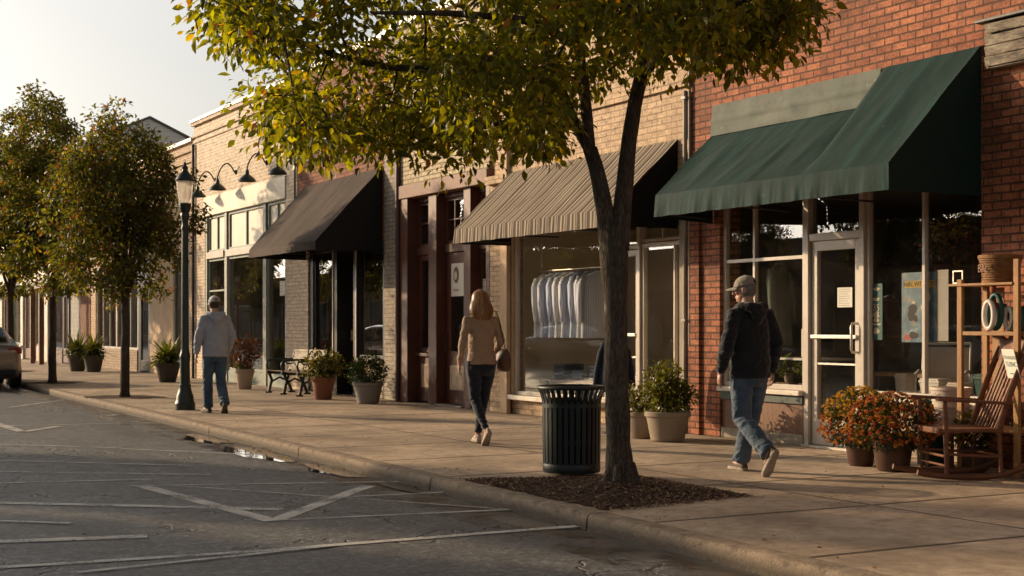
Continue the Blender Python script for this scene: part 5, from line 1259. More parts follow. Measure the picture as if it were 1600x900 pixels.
# ================================================================== notices and posters behind the glass
def card(name, label, cat, X, y0, y1, z0, z1, mat, lines=0, ink='ink', head=None, th=.004, rows=None):
    r = thing(name, label, cat, (X, (y0 + y1) / 2, (z0 + z1) / 2))
    MB().box(X, X + th, y0, y1, z0, z1).build('sheet', M[mat], r)
    m = MB(); xx = X - .0025; w = y1 - y0; h = z1 - z0; zt = z1 - .1 * h
    if head:
        m.text(head, .13 * h if w > h else .2 * w, Matrix.Translation((xx, (y0 + y1) / 2, z1 - .12 * h)) @ Matrix.Rotation(R(-90), 4, 'Z') @ Matrix.Rotation(R(90), 4, 'X')); zt -= .16 * h
    for i in range(lines):
        z = zt - (zt - z0 - .08 * h) * i / max(1, lines - 1) ; a = y1 - .12 * w; b = y0 + .12 * w + w * .5 * random.random() * (i % 3 == 2)
        x_ = a
        while x_ > b + .02 * w:
            l = random.uniform(.05, .18) * w; m.quad((xx, x_, z), (xx, max(b, x_ - l), z), (xx, max(b, x_ - l), z + .016 * h), (xx, x_, z + .016 * h)); x_ -= l + .03 * w
    if m.v: m.build('lettering', M[ink], r, fix=False)
    return r
XI = FX + .086
card('door_notice', 'white printed notice taped to the white framed door', 'notice', XI - .012, fy(1323), fy(1300), fz(1311, 480), fz(1311, 449), 'paper', 8)
card('window_notice', 'long white notice low in the window left of the white door', 'notice', FX + .10, fy(1253), fy(1241), fz(1248, 558), fz(1248, 514), 'paper', 9)
# teal strip poster
yt0, yt1, zt0, zt1 = fy(1367), fy(1349), fz(1358, 531), fz(1358, 443)
r = thing('teal_poster', 'tall narrow teal poster with cream pictures beside the white door', 'poster', (FX + .11, (yt0 + yt1) / 2, (zt0 + zt1) / 2)); MB().box(FX + .10, FX + .104, yt0, yt1, zt0, zt1).build('sheet', M['teal'], r)
m = MB(); w_ = yt1 - yt0; yc = (yt0 + yt1) / 2; x = FX + .0975
for k, (zz, sx_, sz_) in enumerate([(.10, .30, .03), (.28, .32, .03), (.55, .28, .06), (.64, .22, .05), (.84, .24, .06)]):
    z = zt1 - (zt1 - zt0) * zz; vs = [(x, yc + w_ * sx_ * math.cos(a) * (1 + .3 * math.sin(3 * a + k)), z + (zt1 - zt0) * sz_ * math.sin(a)) for a in [2 * math.pi * i / 16 for i in range(16)]]; m.add(vs, [tuple(range(16))])
m.text('35', .10, Matrix.Translation((x, yc, zt1 - (zt1 - zt0) * .43)) @ Matrix.Rotation(R(-90), 4, 'Z') @ Matrix.Rotation(R(90), 4, 'X')); m.quad((x, yt1 - .02, zt0 + .29 * (zt1 - zt0)), (x, yt0 + .02, zt0 + .29 * (zt1 - zt0)), (x, yt0 + .02, zt0 + .26 * (zt1 - zt0)), (x, yt1 - .02, zt0 + .26 * (zt1 - zt0))); m.build('print', M['creamprint'], r, fix=False)
# blue poster
yp0, yp1, zp0, zp1 = fy(1449), fy(1395), fz(1420, 535), fz(1420, 425)
r = thing('blue_poster', 'large blue illustrated poster with a yellow headline box behind the glass', 'poster', (FX + .12, (yp0 + yp1) / 2, (zp0 + zp1) / 2)); X = FX + .12
MB().box(X, X + .004, yp0, yp1, zp0, zp1).build('sheet', M['poster'], r); m = MB(); H_ = zp1 - zp0; W_ = yp1 - yp0
m.quad((X - .002, yp1 - .08 * W_, zp1 - .12 * H_), (X - .002, yp0 + .0 * W_ + .01, zp1 - .12 * H_), (X - .002, yp0 + .01, zp1 - .22 * H_), (X - .002, yp1 - .08 * W_, zp1 - .22 * H_)); m.build('headline_box', M['yellow'], r, fix=False)
m = MB(); m.text('HALWEAT M', .075, Matrix.Translation((X - .004, (yp0 + yp1) / 2 - .01, zp1 - .17 * H_)) @ Matrix.Rotation(R(-90), 4, 'Z') @ Matrix.Rotation(R(90), 4, 'X'))
m.build('headline', M['ink'], r, fix=False)
def blobs(mat, items, nm):
    m = MB()
    for i, (a, b, s, t) in enumerate(items):
        y, z = yp1 - a * W_, zp1 - b * H_; m.add([(X - .002 - .0003 * i, y + s * W_ * math.cos(q) * (1 + .35 * noise.noise((math.cos(q) * 2, math.sin(q) * 2, i * 5.3))), z + t * H_ * math.sin(q) * (1 + .35 * noise.noise((math.cos(q) * 2, math.sin(q) * 2, i * 3.3 + 9)))) for q in [2 * math.pi * k / 24 for k in range(24)]], [tuple(range(24))])
    m.build(nm, M[mat], r, fix=False)
blobs('ink', [(.32, .52, .12, .07), (.28, .62, .10, .08), (.40, .66, .06, .05), (.68, .40, .07, .04), (.35, .90, .12, .05)], 'dark_shapes'); blobs('redprint', [(.18, .93, .12, .04), (.72, .62, .09, .04), (.70, .9, .10, .05)], 'red_shapes'); blobs('creamprint', [(.62, .50, .05, .05), (.36, .43, .05, .025), (.80, .35, .05, .06)], 'pale_shapes')
card('pale_poster', 'plain pale grey poster strip beside the blue poster', 'poster', FX + .125, fy(1467), fy(1448), fz(1458, 533), fz(1458, 421), 'paper2', 0)
# maroon shop notices
r = card('door_poster', 'white poster with a brown oval picture on the maroon door', 'poster', XM + .012, fy(724, XM) , fy(700, XM), fz(712, 462), fz(712, 401), 'paper', 0, head=None)
m = MB(); yc = fy(712, XM); zc = fz(712, 428); m.add([(XM + .008, yc + .10 * math.cos(a), zc + .135 * math.sin(a)) for a in [2 * math.pi * i / 28 for i in range(28)]], [tuple(range(28))]); m.build('oval_picture', M['kick'], r, fix=False)
m = MB(); m.add([(XM + .0065, yc + .02 + .055 * math.cos(a), zc - .01 + .07 * math.sin(a)) for a in [2 * math.pi * i / 20 for i in range(20)]], [tuple(range(20))]); m.build('picture_centre', M['creamprint'], r, fix=False)
m = MB(); m.text('Parkers', .065, Matrix.Translation((XM + .008, yc, fz(712, 452))) @ Matrix.Rotation(R(-90), 4, 'Z') @ Matrix.Rotation(R(90), 4, 'X')); m.build('lettering', M['redprint'], r, fix=False)
card('window_notice', 'small white notice in the right maroon shop window', 'notice', XM + .012, fy(763, XM), fy(751, XM), fz(757, 468), fz(757, 434), 'paper', 4)
# black awning shop
r = card('door_poster', 'cream poster with dark blossoms on the door under the black awning', 'poster', FX + .31, fy(551, FX + .31), fy(532, FX + .31), fz(541, 496), fz(541, 451), 'paper', 5)
m = MB(); yc = fy(541, FX + .31); zc = fz(541, 465)
for dy, dz, s in ((.06, .03, .07), (-.05, .04, .06), (0, -.03, .07), (.1, -.02, .05), (-.1, -.02, .05)): m.add([(FX + .3065 - abs(dy) * .01, yc + dy + s * math.cos(a) * .8, zc + dz + s * math.sin(a) * .6) for a in [2 * math.pi * i / 12 for i in range(12)]], [tuple(range(12))])
m.build('blossoms', M['ink'], r, fix=False)
card('box_sign', 'small tan box sign in the doorway under the black awning', 'sign', FX + .28, fy(557, FX + .2), fy(542, FX + .2), fz(549, 533), fz(549, 516), 'inset', 3, th=.02)
card('window_notice', 'pale blue notice in the cream building window right of the grey post', 'notice', FX + .09, fy(440), fy(431), fz(435, 462), fz(435, 439), 'paper', 5)

# ================================================================== goods behind the windows
# clothes rail with shirts in the big display window
r = thing('clothes_rail', 'metal garment rail hanging in the beige shop window', 'clothes rail', (10.72, 17.2, 2.2))
zr = 2.26; m = MB(); m.tube([(10.56, 16.5, zr), (10.56, 18.35, zr)], .013, 8); m.build('rail', M['steel'], r, smooth=60)
m = MB()
for y in (16.6, 18.3): m.tube([(10.56, y, zr), (10.56, y, 2.93)], .006, 5)
m.build('hanger_rod', M['steel'], r)
def shirtmat(nm, c, c2):
    t = NT(nm); o = t.obj(); y = t.n('SeparateXYZ', {'Vector': o}); f = t.math('FRACT', t.math('MULTIPLY', y.outputs[0], 42))
    c_ = t.mix(t.ramp(f, [(.45, 0.0), (.55, 1.0)]), c, c2); fold = t.noise(t.scaled(o, (6, 6, .7)), 2.2, 4)
    return t.done(t.n('BsdfPrincipled', {'Base Color': c_, 'Roughness': .8, 'Normal': t.bump(fold, .8, .03)}).outputs[0])
SM = [shirtmat('blue_white_shirt', (.34, .40, .58), (.66, .65, .65)), shirtmat('white_shirt', (.66, .64, .61), (.50, .52, .58)), shirtmat('pale_blue_shirt', (.34, .41, .60), (.50, .55, .66))]
def shirt(y, k, label, X=10.56, z=zr, group='shirts hanging on the rail', yaw=.25, cat='shirt', L=.98, mats=None):
    r = thing('hanging_shirt', label, cat, (X, y, z), yaw, group)
    m = MB(); m.tube([(0, 0, .03), (0, .0, -.03), (-.21, 0, -.13)], .006, 5); m.tube([(0, 0, -.03), (.21, 0, -.13)], .006, 5); m.build('hanger', M['pinewood'], r, abs_=False)
    n = 40; rings = []
    for (z_, hx, hy) in ((-.045, .06, .045), (-.07, .10, .055), (-.11, .19, .06), (-.16, .235, .065), (-.30, .235, .075), (-.5, .235, .085), (-.7, .245, .095), (-L + .02, .255, .105), (-L, .255, .105)):
        rings.append([(hx * math.cos(2 * math.pi * i / n), hy * math.sin(2 * math.pi * i / n) * (1 + .16 * math.sin(2 * math.pi * i / n * 5 + k + z_ * 2) * min(1, -z_)), z_) for i in range(n)])
    m = MB(); m.rings(rings, caps=False); m.build('shirt_body', mats or SM[k % 3], r, smooth=180, abs_=False)
    for s in (-1, 1):
        m = MB(); m.tube([(s * .20, 0, -.14), (s * .265, -.01, -.25), (s * .285, -.03, -.5), (s * .275, -.05, -.76)], [(.06, .05), (.062, .05), (.055, .04), (.045, .03)], 14); m.build('sleeve', mats or SM[k % 3], r, smooth=180, abs_=False)
    m = MB(); m.tube([(.065 * math.cos(a), .05 * math.sin(a) - .01, -.05 + .015 * math.cos(a)) for a in [math.pi * 2 * i / 14 for i in range(15)]], .016, 6); m.build('collar', mats or SM[k % 3], r, smooth=180, abs_=False); return r
ORD = ['first', 'second', 'third', 'fourth', 'fifth', 'sixth', 'seventh', 'eighth']
for i in range(8): shirt(16.72 + i * .20 + (.05 if i else 0), i if i else 0, yaw=R(-24) if i == 0 else R(14 + 4 * (i % 3)), label= '%s striped shirt from the right on the garment rail' % ORD[i] if i else 'rightmost striped shirt facing out on the garment rail')
# jeans and things low in the window
t_ = thing('display_table', 'low dark table behind the beige shop window', 'table', (10.9, 17.3, .17)); MB().box(10.62, 11.5, 16.3, 18.4, .62, .66).build('top', M['kick'], t_, bevel=.004)
for x in (10.66, 11.45):
    for y in (16.35, 18.35): MB().box(x - .025, x + .025, y - .025, y + .025, .17, .619).build('leg', M['kick'], t_)
dn = basic('folded_denim', (.045, .06, .10), .85, .3, 8, .3, 60)
for i in range(4):
    o = thing('jeans_stack', ['folded jeans pile nearest the white door', 'second folded jeans pile from the white door', 'third folded jeans pile from the white door', 'folded jeans pile at the left window end'][i], 'clothes', (10.9, 16.6 + i * .5, .661))
    m = MB()
    for k in range(3 + i % 2 * 2): m.box(-.18 + random.uniform(-.01, .01), .18, -.15, .15 + random.uniform(-.02, .02), k * .045 + .001, k * .045 + .042)
    m.build('folded_cloth', dn, o, bevel=.015, abs_=False)
card('window_print', 'framed pale print on the wall inside the beige shop', 'picture', 11.6, 14.6, 15.2, 1.75, 2.35, 'paper2', 0)
# jacket on a stand outside the beige shop door
djm = fabric('dark_blue_jacket_cloth', (.012, .016, .030), (.020, .026, .045)); lb = basic('light_denim', (.07, .13, .22), .85, .25, 8, .3, 60)
r = thing('coat_stand', 'thin dark metal garment stand behind the tree trunk', 'stand', (9.45, 14.62, SW)); m = MB(); m.tube([(0, 0, .02), (0, 0, 1.22)], .014, 8); m.lathe([(.17, 0), (.17, .015), (.02, .03)], n=20); m.build('pole', M['darkpipe'], r, smooth=40, abs_=False)
r = thing('hanging_jacket', 'dark blue jacket on a stand half hidden by the tree trunk', 'jacket', (9.45, 14.62, SW), R(-28))
n = 40; rings = []
for (z_, hx, hy) in ((1.20, .04, .05), (1.16, .06, .06), (1.10, .11, .08), (1.0, .145, .10), (.85, .17, .11), (.68, .19, .12), (.50, .205, .13)): rings.append([(hx * math.cos(2 * math.pi * i / n), hy * math.sin(2 * math.pi * i / n) * (1 + .25 * math.sin(2 * math.pi * i / n * 6 + z_ * 3)), z_) for i in range(n)])
MB().rings(rings).build('jacket_body', djm, r, smooth=180, abs_=False)
for s in (-1, 1): MB().tube([(s * .10, 0, 1.10), (s * .155, 0, .98), (s * .205, .01, .74), (s * .225, .0, .56)], [.04, .05, .045, .038], 14).build('sleeve', djm, r, smooth=180, abs_=False)
MB().box(-.07, .03, -.185, -.16, .52, .98).build('lining', lb, r, abs_=False)
# shirt in the brick shop window, display table, plants
shirt(12.92, 1, 'pale green shirt hanging in the window left of the white door', 10.62, 2.22, None, .5, mats=basic('pale_green_cloth', (.20, .21, .15), .85, .2, 5, .3, 40), L=1.0)
MB()
r = thing('display_ledge', 'white display ledge inside the window left of the white door', 'ledge', (10.7, 12.7, .2)); MB().box(10.5, 11.0, 12.1, 13.45, 1.06, 1.085).build('shelf', M['white_plastic'], r); m = MB()
for y in (12.15, 13.4): m.box(10.52, 10.56, y - .02, y + .02, .17, 1.059)
m.build('support', M['white_plastic'], r)
for y, lb_, mt in ((12.35, 'small clay pot with trailing leaves on the window ledge', 'terracotta'), (12.75, 'small pale pot with green leaves on the window ledge', 'beigepot')):
    o = pot('potted_plant', lb_, 'potted plant', (10.62, y, .80), .05, .07, .11, mt); ball('foliage', o, (0, 0, .18), (.15, .15, .12), 150, (.04, .09), cg((.05, .07, .02), (.12, .14, .03)), shell_=.2)
    MB().box(10.52, 10.75, y - .12, y + .12, .17, .798).build('plinth', M['kick'], o)
# cafe style table behind the door
r = thing('wooden_table', 'pale wooden table inside behind the white framed door', 'table', (11.6, 11.6, .17)); MB().box(-.4, .4, -.5, .5, .72, .76).build('top', M['pinewood'], r, abs_=False)
for x in (-.36, .36):
    for y in (-.46, .46): MB().box(x - .025, x + .025, y - .025, y + .025, 0, .719).build('leg', M['pinewood'], r, abs_=False)
# white garden furniture and tubs behind the right window
def garden_chair(label, loc, rz):
    r = thing('garden_chair', label, 'chair', loc, rz, None)
    m = MB()
    for s in (-.24, .24):
        m.tube([(s, .24, 0), (s, .22, .40), (s, -.20, .42), (s, -.34, .92)], .016, 7); m.tube([(s, -.28, 0), (s, -.20, .42)], .016, 7); m.tube([(s, .22, .40), (s, .22, .60), (s, -.05, .64), (s, -.25, .62)], .018, 7)
    m.tube([(-.24, -.34, .92), (.24, -.34, .92)], .016, 7); m.build('frame', M['white_plastic'], r, smooth=60, abs_=False)
    MB().box(-.23, .23, -.2, .23, .405, .425).build('seat', M['cream_plastic'], r, abs_=False); m = MB(); m.bar((0, -.21, .46), (0, -.33, .88), .45, .02, up=(0, 1, 0)); m.build('backrest', M['cream_plastic'], r, abs_=False); return r
garden_chair('white garden chair inside the right window beside the door post', (10.95, 10.72, .34), 2.2); garden_chair('white garden chair inside the right window beside the ladder shelf', (10.98, 9.98, .34), 1.0)
r = thing('display_platform', 'dark low display platform inside the right window', 'platform', (11, 10.3, .17)); MB().box(10.42, 10.68, 9.55, 11.05, .17, .739).build('platform', M['kick'], r)
for x, y, w_, h_, mt, lb_ in ((10.55, 10.42, .26, .16, 'white_plastic', 'white plastic tub low in the right window'), (10.55, 10.1, .2, .13, 'cream_plastic', 'small cream tub low in the right window right of the bar'), (10.55, 10.85, .16, .2, 'cream_plastic', 'cream jar low in the right window next to the door post'), (10.6, 9.72, .3, .22, 'green_plastic', 'green plastic crate low in the right window behind the shelf')):
    o = thing('storage_tub', lb_, 'tub', (x, y, .74)); n_ = MB(); n_.rings([[(sx * w_ * .36 * k, sy * w_ * .5 * k, z) for sx, sy in ((-1, -1), (1, -1), (1, 1), (-1, 1))] for z, k in ((0, .85), (h_ * .85, 1), (h_ * .86, 1.06), (h_, 1.06))]); n_.build('tub', M[mt], o, bevel=.008, abs_=False)
    MB().box(-w_ * .36, w_ * .36, -w_ * .48, w_ * .48, h_ + .001, h_ + .02).build('lid', M[mt], o, bevel=.004, abs_=False)
# stocked shelves deep inside the shops
def stock(y0, y1, X, label, seed, zt=2.4):
    random.seed(seed); r = thing('stock_shelf', label, 'shelf', (X, (y0 + y1) / 2, .17)); m = MB()
    zs = [.35, .85, 1.3, 1.75, 2.15]
    for z in zs: m.box(X, X + .35, y0, y1, z, z + .03)
    for y in (y0, (y0 + y1) / 2, y1): m.box(X + .36, X + .40, y - .02, y + .02, .17, zt)
    m.build('shelving', M['kick'], r); m = MB()
    for z in zs:
        y = y0 + .05
        while y < y1 - .15:
            w_ = random.uniform(.06, .24); h = random.uniform(.08, .34); g = random.uniform(.3, 1.2); m.cc = random.choice([(.30 * g, .24 * g, .18 * g), (.12 * g, .05 * g, .03 * g), (.05 * g, .08 * g, .09 * g), (.42 * g, .33 * g, .2 * g), (.06 * g, .05 * g, .04 * g)])
            if random.random() < .8:
                if random.random() < .5: m.box(X + .04, X + .28, y, y + w_, z + .031, z + .03 + h)
                else: m.lathe([(w_ * .35, 0), (w_ * .42, h * .3), (w_ * .4, h * .7), (w_ * .18, h * .85), (w_ * .18, h)], c=(X + .16, y + w_ / 2, z + .031), n=12)
            y += w_ + random.uniform(.02, .1)
    m.build('goods', M['chip'], r)
stock(23.7, 25.0, 12.2, 'stocked shelf deep inside the shop under the black awning', 3); stock(28.8, 31.5, 12.4, 'stocked shelf inside the cream building right side', 4); stock(31.8, 34.0, 12.6, 'stocked shelf inside the cream building left side', 5)
stock(20.3, 21.3, 12.3, 'stocked shelf inside behind the maroon door', 6); stock(9.6, 11.0, 12.9, 'stocked shelf deep inside the red brick shop right side', 8); stock(12.2, 13.4, 12.6, 'stocked shelf deep inside the red brick shop left side', 9)
random.seed(5)
for y, lb_ in ((25.0, 'dark armchair inside behind the door under the black awning'),):
    o = thing('armchair', lb_, 'chair', (11.0, y + .2, .17)); m = MB(); m.box(-.35, .35, -.35, .35, .15, .45); m.box(-.35, .35, .36, .5, .2, .9); m.box(.36, .5, -.35, .35, .15, 1.0); m.box(-.35, .35, -.5, -.36, .2, .65); m.build('upholstery', M['blackframe'], o, bevel=.06, abs_=False)
    for x in (-.3, .3): MB().box(x - .03, x + .03, -.3, -.24, 0, .149).build('leg', M['kick'], o, abs_=False)

# ================================================================== people
def remesh(m, voxel, smooth=2, disp=None, fac=.5):
    me = m.mesh('tmp'); ob = bpy.data.objects.new('tmp', me); col.objects.link(ob)
    bm = bmesh.new(); bm.from_mesh(me); bmesh.ops.recalc_face_normals(bm, faces=bm.faces); bm.to_mesh(me); bm.free()
    md = ob.modifiers.new('r', 'REMESH'); md.mode = 'VOXEL'; md.voxel_size = voxel; md.use_smooth_shade = True
    out = bpy.data.meshes.new_from_object(ob.evaluated_get(bpy.context.evaluated_depsgraph_get()))
    bpy.data.objects.remove(ob); bpy.data.meshes.remove(me)
    bm = bmesh.new(); bm.from_mesh(out)
    for _ in range(smooth): bmesh.ops.smooth_vert(bm, verts=bm.verts, factor=fac, use_axis_x=True, use_axis_y=True, use_axis_z=True)
    if disp:
        bm.normal_update(); mv = [(v, v.normal.copy() * disp(v.co)) for v in bm.verts]
        for v, d in mv: v.co += d
        bmesh.ops.smooth_vert(bm, verts=bm.verts, factor=.3, use_axis_x=True, use_axis_y=True, use_axis_z=True)
    bm.to_mesh(out); bm.free(); return out
def cloth(name, c, var=.25, rough=.85, bs=260, seam=None, fade=None):
    t = NT(name); o = t.obj(); f = t.math('ADD', t.math('MULTIPLY', t.noise(o, 9, 5), .6), t.math('MULTIPLY', t.noise(o, 90, 3), .4))
    cl = t.ramp(f, [(.3, tuple(x * (1 - var) for x in c)), (.7, tuple(x * (1 + var) for x in c))])
    if fade: cl = t.mix(t.ramp(t.noise(t.scaled(o, (2, 2, 1)), 3.5, 5), [(.45, 0.0), (.75, .7)]), cl, fade)
    b1 = t.bump(t.noise(t.scaled(o, (1, 1, 1.6)), 16, 4, .5), .9, .025); b = t.bump(t.noise(o, bs, 2), .25, .002, b1)
    return t.done(t.n('BsdfPrincipled', {'Base Color': cl, 'Roughness': rough, 'Specular IOR Level': .2, 'Sheen Weight': .25, 'Sheen Roughness': .5, 'Normal': b}).outputs[0])
def skin_mat():
    t = NT('skin'); o = t.obj(); c = t.ramp(t.noise(o, 14, 4), [(.3, (.36, .19, .13)), (.7, (.50, .29, .205))])
    return t.done(t.n('BsdfPrincipled', {'Base Color': c, 'Roughness': .5, 'Subsurface Weight': .12, 'Subsurface Radius': (.02, .008, .004), 'Normal': t.bump(t.noise(o, 220, 3), .12, .002)}).outputs[0])
M['skin'] = skin_mat()
def hair_mat(name, c):
    t = NT(name); a = t.n('Attribute', attribute_name='Col').outputs['Color']
    p = t.n('BsdfPrincipled', {'Base Color': t.mix(1.0, a, c, 'MULTIPLY'), 'Roughness': .38, 'Specular IOR Level': .5}); tr = t.n('BsdfTranslucent', {'Color': t.mix(1.0, a, tuple(min(1, x * 1.8) for x in c), 'MULTIPLY')})
    return t.done(t.n('MixShader', {0: .25, 1: p.outputs[0], 2: tr.outputs[0]}).outputs[0])
M['hoodgrey'] = cloth('heather_grey_fleece', (.34, .365, .425), .15); M['hoodblack'] = cloth('black_fleece', (.0135, .0135, .016), .3); M['tanknit'] = cloth('tan_knit', (.33, .225, .15), .12, bs=180)
M['jeans'] = cloth('blue_denim', (.045, .080, .135), .3, fade=(.11, .16, .22)); M['jeans2'] = cloth('faded_blue_denim', (.050, .080, .120), .3, fade=(.11, .15, .19)); M['navyjeans'] = cloth('navy_denim', (.011, .015, .026), .3)
M['capcloth'] = cloth('washed_cap_cotton', (.27, .23, .185), .2); M['capgrey'] = cloth('pale_grey_cap_cotton', (.52, .52, .53), .1)
M['shoe'] = basic('suede_shoe', (.085, .062, .045), .8, .25, 10, .15, 120); M['shoe2'] = basic('dark_running_shoe', (.045, .045, .055), .7, .25, 10, .15, 120); M['shoe3'] = basic('pale_canvas_shoe', (.42, .35, .30), .8, .15, 10, .15, 120)
M['sole'] = basic('rubber_sole', (.34, .28, .22), .7, .25, 12, .3, 80, dirt=(.15, .11, .08)); M['darksole'] = basic('brown_rubber_sole', (.10, .075, .055), .75, .3, 12, .4, 60, dirt=(.05, .04, .03))
M['bagleather'] = basic('brown_leather', (.11, .045, .022), .45, .25, 8, .25, 70, dirt=(.06, .025, .013)); M['eye'] = basic('dark_eye', (.03, .02, .015), .2, .1, 4, 0); M['hairgrey'] = hair_mat('grey_hair', (.20, .18, .16)); M['hairbrown'] = hair_mat('dark_brown_hair', (.05, .035, .025)); M['hairblond'] = hair_mat('light_brown_hair', (.32, .18, .088))

def person(label, loc, rz, K):
    r = thing('person', label, 'person', loc, rz); k = K.get('k', 1.0); V_ = lambda p: Vector(p) * k
    female = K.get('female', False)
    hz = .925
    J = {}
    for s, n in ((-1, 'L'), (1, 'R')):
        J['hip' + n] = V_((s * .092, 0, hz)); J['kn' + n] = V_((s * .095 + K['legs'][n][0][0], *K['legs'][n][0][1:])); J['an' + n] = V_((s * .085 + K['legs'][n][1][0], *K['legs'][n][1][1:]))
        J['sh' + n] = V_((s * K.get('shw', .172), K.get('shy', 0), 1.398 if not female else 1.395)); J['el' + n] = V_(K['arms'][n][0]); J['wr' + n] = V_(K['arms'][n][1])
    head = Matrix.Translation(V_((0, .035 + K.get('lean', 0), 1.50))) @ Matrix.Rotation(K.get('turn', 0), 4, 'Z') @ Matrix.Rotation(K.get('tilt', 0), 4, 'X')
    HP = lambda p: head @ V_(p)
    # --- body: one continuous surface
    m = MB(); le = K.get('lean', 0)
    ov = lambda L: [(V_((cx, cy, 0)).x, V_((cx, cy, 0)).y, z * k, rx * k, ry * k) for cx, cy, z, rx, ry in L]
    if female: tor = [(0, 0, .80, .10, .09), (0, 0, .88, .152, .105), (0, 0, .98, .135, .095), (0, le * .3, 1.08, .115, .085), (0, le * .6, 1.22, .128, .10), (0, le, 1.36, .14, .09), (0, le, 1.43, .125, .07), (0, le + .01, 1.475, .06, .055)]
    else: tor = [(0, 0, .80, .11, .095), (0, 0, .90, .155, .11), (0, 0, 1.02, .150, .105), (0, le * .6, 1.2, .162, .115), (0, le, 1.36, .172, .11), (0, le, 1.43, .15, .085), (0, le + .01, 1.48, .065, .06)]
    m.oval(ov(tor))
    m.tube([V_((0, le - .005, 1.42)), V_((0, le + .02, 1.50)), HP((0, .0, .06))], [x * k for x in (.062, .056, .056)], 16)
    for n in 'LR':
        sx = -1 if n == 'L' else 1
        m.tube([J['hip' + n], J['hip' + n].lerp(J['kn' + n], .5), J['kn' + n], J['kn' + n].lerp(J['an' + n], .4), J['an' + n]], [x * k for x in ((.082, .072, .05, .05, .034) if not female else (.078, .066, .046, .046, .031))], 14)
        fr = K['legs'][n][2]; FM = Matrix.Translation(J['an' + n]) @ Matrix.Rotation(K['legs'][n][3] * -sx, 4, 'Z') @ Matrix.Rotation(fr, 4, 'X'); J['fm' + n] = FM
        m.tube([FM @ V_((0, -.04, -.03)), FM @ V_((0, .05, -.04)), FM @ V_((0, .14, -.06))], [x * k for x in (.035, .036, .026)], 10)
        a0 = J['sh' + n].lerp(V_((0, le, 1.38)), .25); q = .88 if female else 1
        m.tube([a0, J['sh' + n], J['sh' + n].lerp(J['el' + n], .5), J['el' + n], J['el' + n].lerp(J['wr' + n], .4), J['wr' + n]], [x * k * q for x in (.05, .052, .044, .037, .038, .027)], 12)
        F = (J['wr' + n] - J['el' + n]).normalized(); F = (F + Vector((0, 0, -.5))).normalized(); Nn = Vector((-sx * .9, -.25, 0)); Nn = (Nn - F * Nn.dot(F)).normalized(); T = Nn.cross(F) * (1 if Nn.cross(F).y > 0 else -1); W0 = J['wr' + n]; hs = k * (.9 if female else 1.0)
        PM = Matrix((F, T, Nn)).transposed(); m.tube([W0 - F * .02, W0 + F * .03 * hs], [.027 * hs, (.026 * hs)], 10); m.ell(W0 + F * .058 * hs, (.052 * hs, .041 * hs, .017 * hs), PM)
        for i, L in enumerate((.072, .080, .075, .060)):
            p0 = W0 + F * (.088 - .004 * abs(i - 1.3)) * hs + T * (.0315 - .021 * i) * hs; L *= hs; c = .12 + .05 * i
            p1 = p0 + (F + Nn * c).normalized() * L * .45; p2 = p1 + (F + Nn * (c + .5)).normalized() * L * .32; p3 = p2 + (F + Nn * (c + 1.0)).normalized() * L * .23
            m.tube([p0 - F * .02 * hs, p0, p1, p2, p3], [x * hs for x in (.008, .0085, .0078, .007, .0055)], 8)
        t0 = W0 + F * .025 * hs + T * .028 * hs; t1 = t0 + (F * .6 + T * .65 + Nn * .25).normalized() * .038 * hs; t2 = t1 + (F * .85 + T * .25 + Nn * .3).normalized() * .032 * hs; t3 = t2 + (F * .95 + Nn * .35).normalized() * .022 * hs
        m.tube([t0, t1, t2, t3], [x * hs for x in (.013, .0105, .009, .0065)], 8)
    # head with face
    hm = head.to_3x3(); g = .94 if female else 1.0
    m.ell(HP((0, .005, .125)), tuple(k * g * x for x in (.076, .096, .110)), hm); m.ell(HP((0, .035, .055)), tuple(k * g * x for x in (.055, .060, .060)), hm); m.ell(HP((0, .078, .028)), tuple(k * x for x in (.024, .018, .016)), hm)
    m.tube([HP((0, .098, .135)), HP((0, .112, .112)), HP((0, .121, .092)), HP((0, .104, .080))], [x * k for x in (.009, .011, .0145, .010)], 10)
    m.ell(HP((0, .091, .160)), tuple(k * x for x in (.050, .014, .010)), hm); m.ell(HP((0, .095, .062)), tuple(k * x for x in (.024, .010, .0065)), hm); m.ell(HP((0, .093, .050)), tuple(k * x for x in (.021, .010, .0065)), hm)
    for s in (-1, 1):
        m.ell(HP((s * .078, -.008, .112)), tuple(k * x for x in (.010, .020, .033)), hm @ Matrix.Rotation(s * R(-18), 3, 'Z')); m.ell(HP((s * .045, .066, .098)), tuple(k * x for x in (.022, .020, .018)), hm)
    me = remesh(m, .0042, 2); link_mesh('body', me, M['skin'], r, smooth=180, abs_=False)
    for s in (-1, 1): MB().ell(HP((s * .032, .088, .126)), tuple(k * x for x in (.013, .009, .007)), hm).build('eye', M['eye'], r, smooth=180, abs_=False)
    # --- trousers
    m = MB(); slim = K.get('slim', 1.0)
    m.oval(ov([(0, 0, .76, .12, .10), (0, -.008, .84, .166, .128), (0, -.01, .89, .166, .125), (0, 0, .96, .150, .11), (0, 0, 1.0, .14, .10)] if not female else [(0, 0, .77, .11, .095), (0, -.012, .84, .163, .122), (0, -.012, .90, .163, .12), (0, 0, 1.0, .138, .10)]))
    for n in 'LR':
        h, kn, an = J['hip' + n], J['kn' + n], J['an' + n]; d = (an - kn).normalized()
        rr_ = (.090, .093, .078, .076, .072, .074) if not female else (.096, .082, .058, .056, .043, .041)
        m.tube([h + V_((0, 0, .02)), h.lerp(kn, .45), kn, kn.lerp(an, .35), kn.lerp(an, .8), an + d * (.025 if not female else -.02)], [x * k * slim for x in rr_], 18)
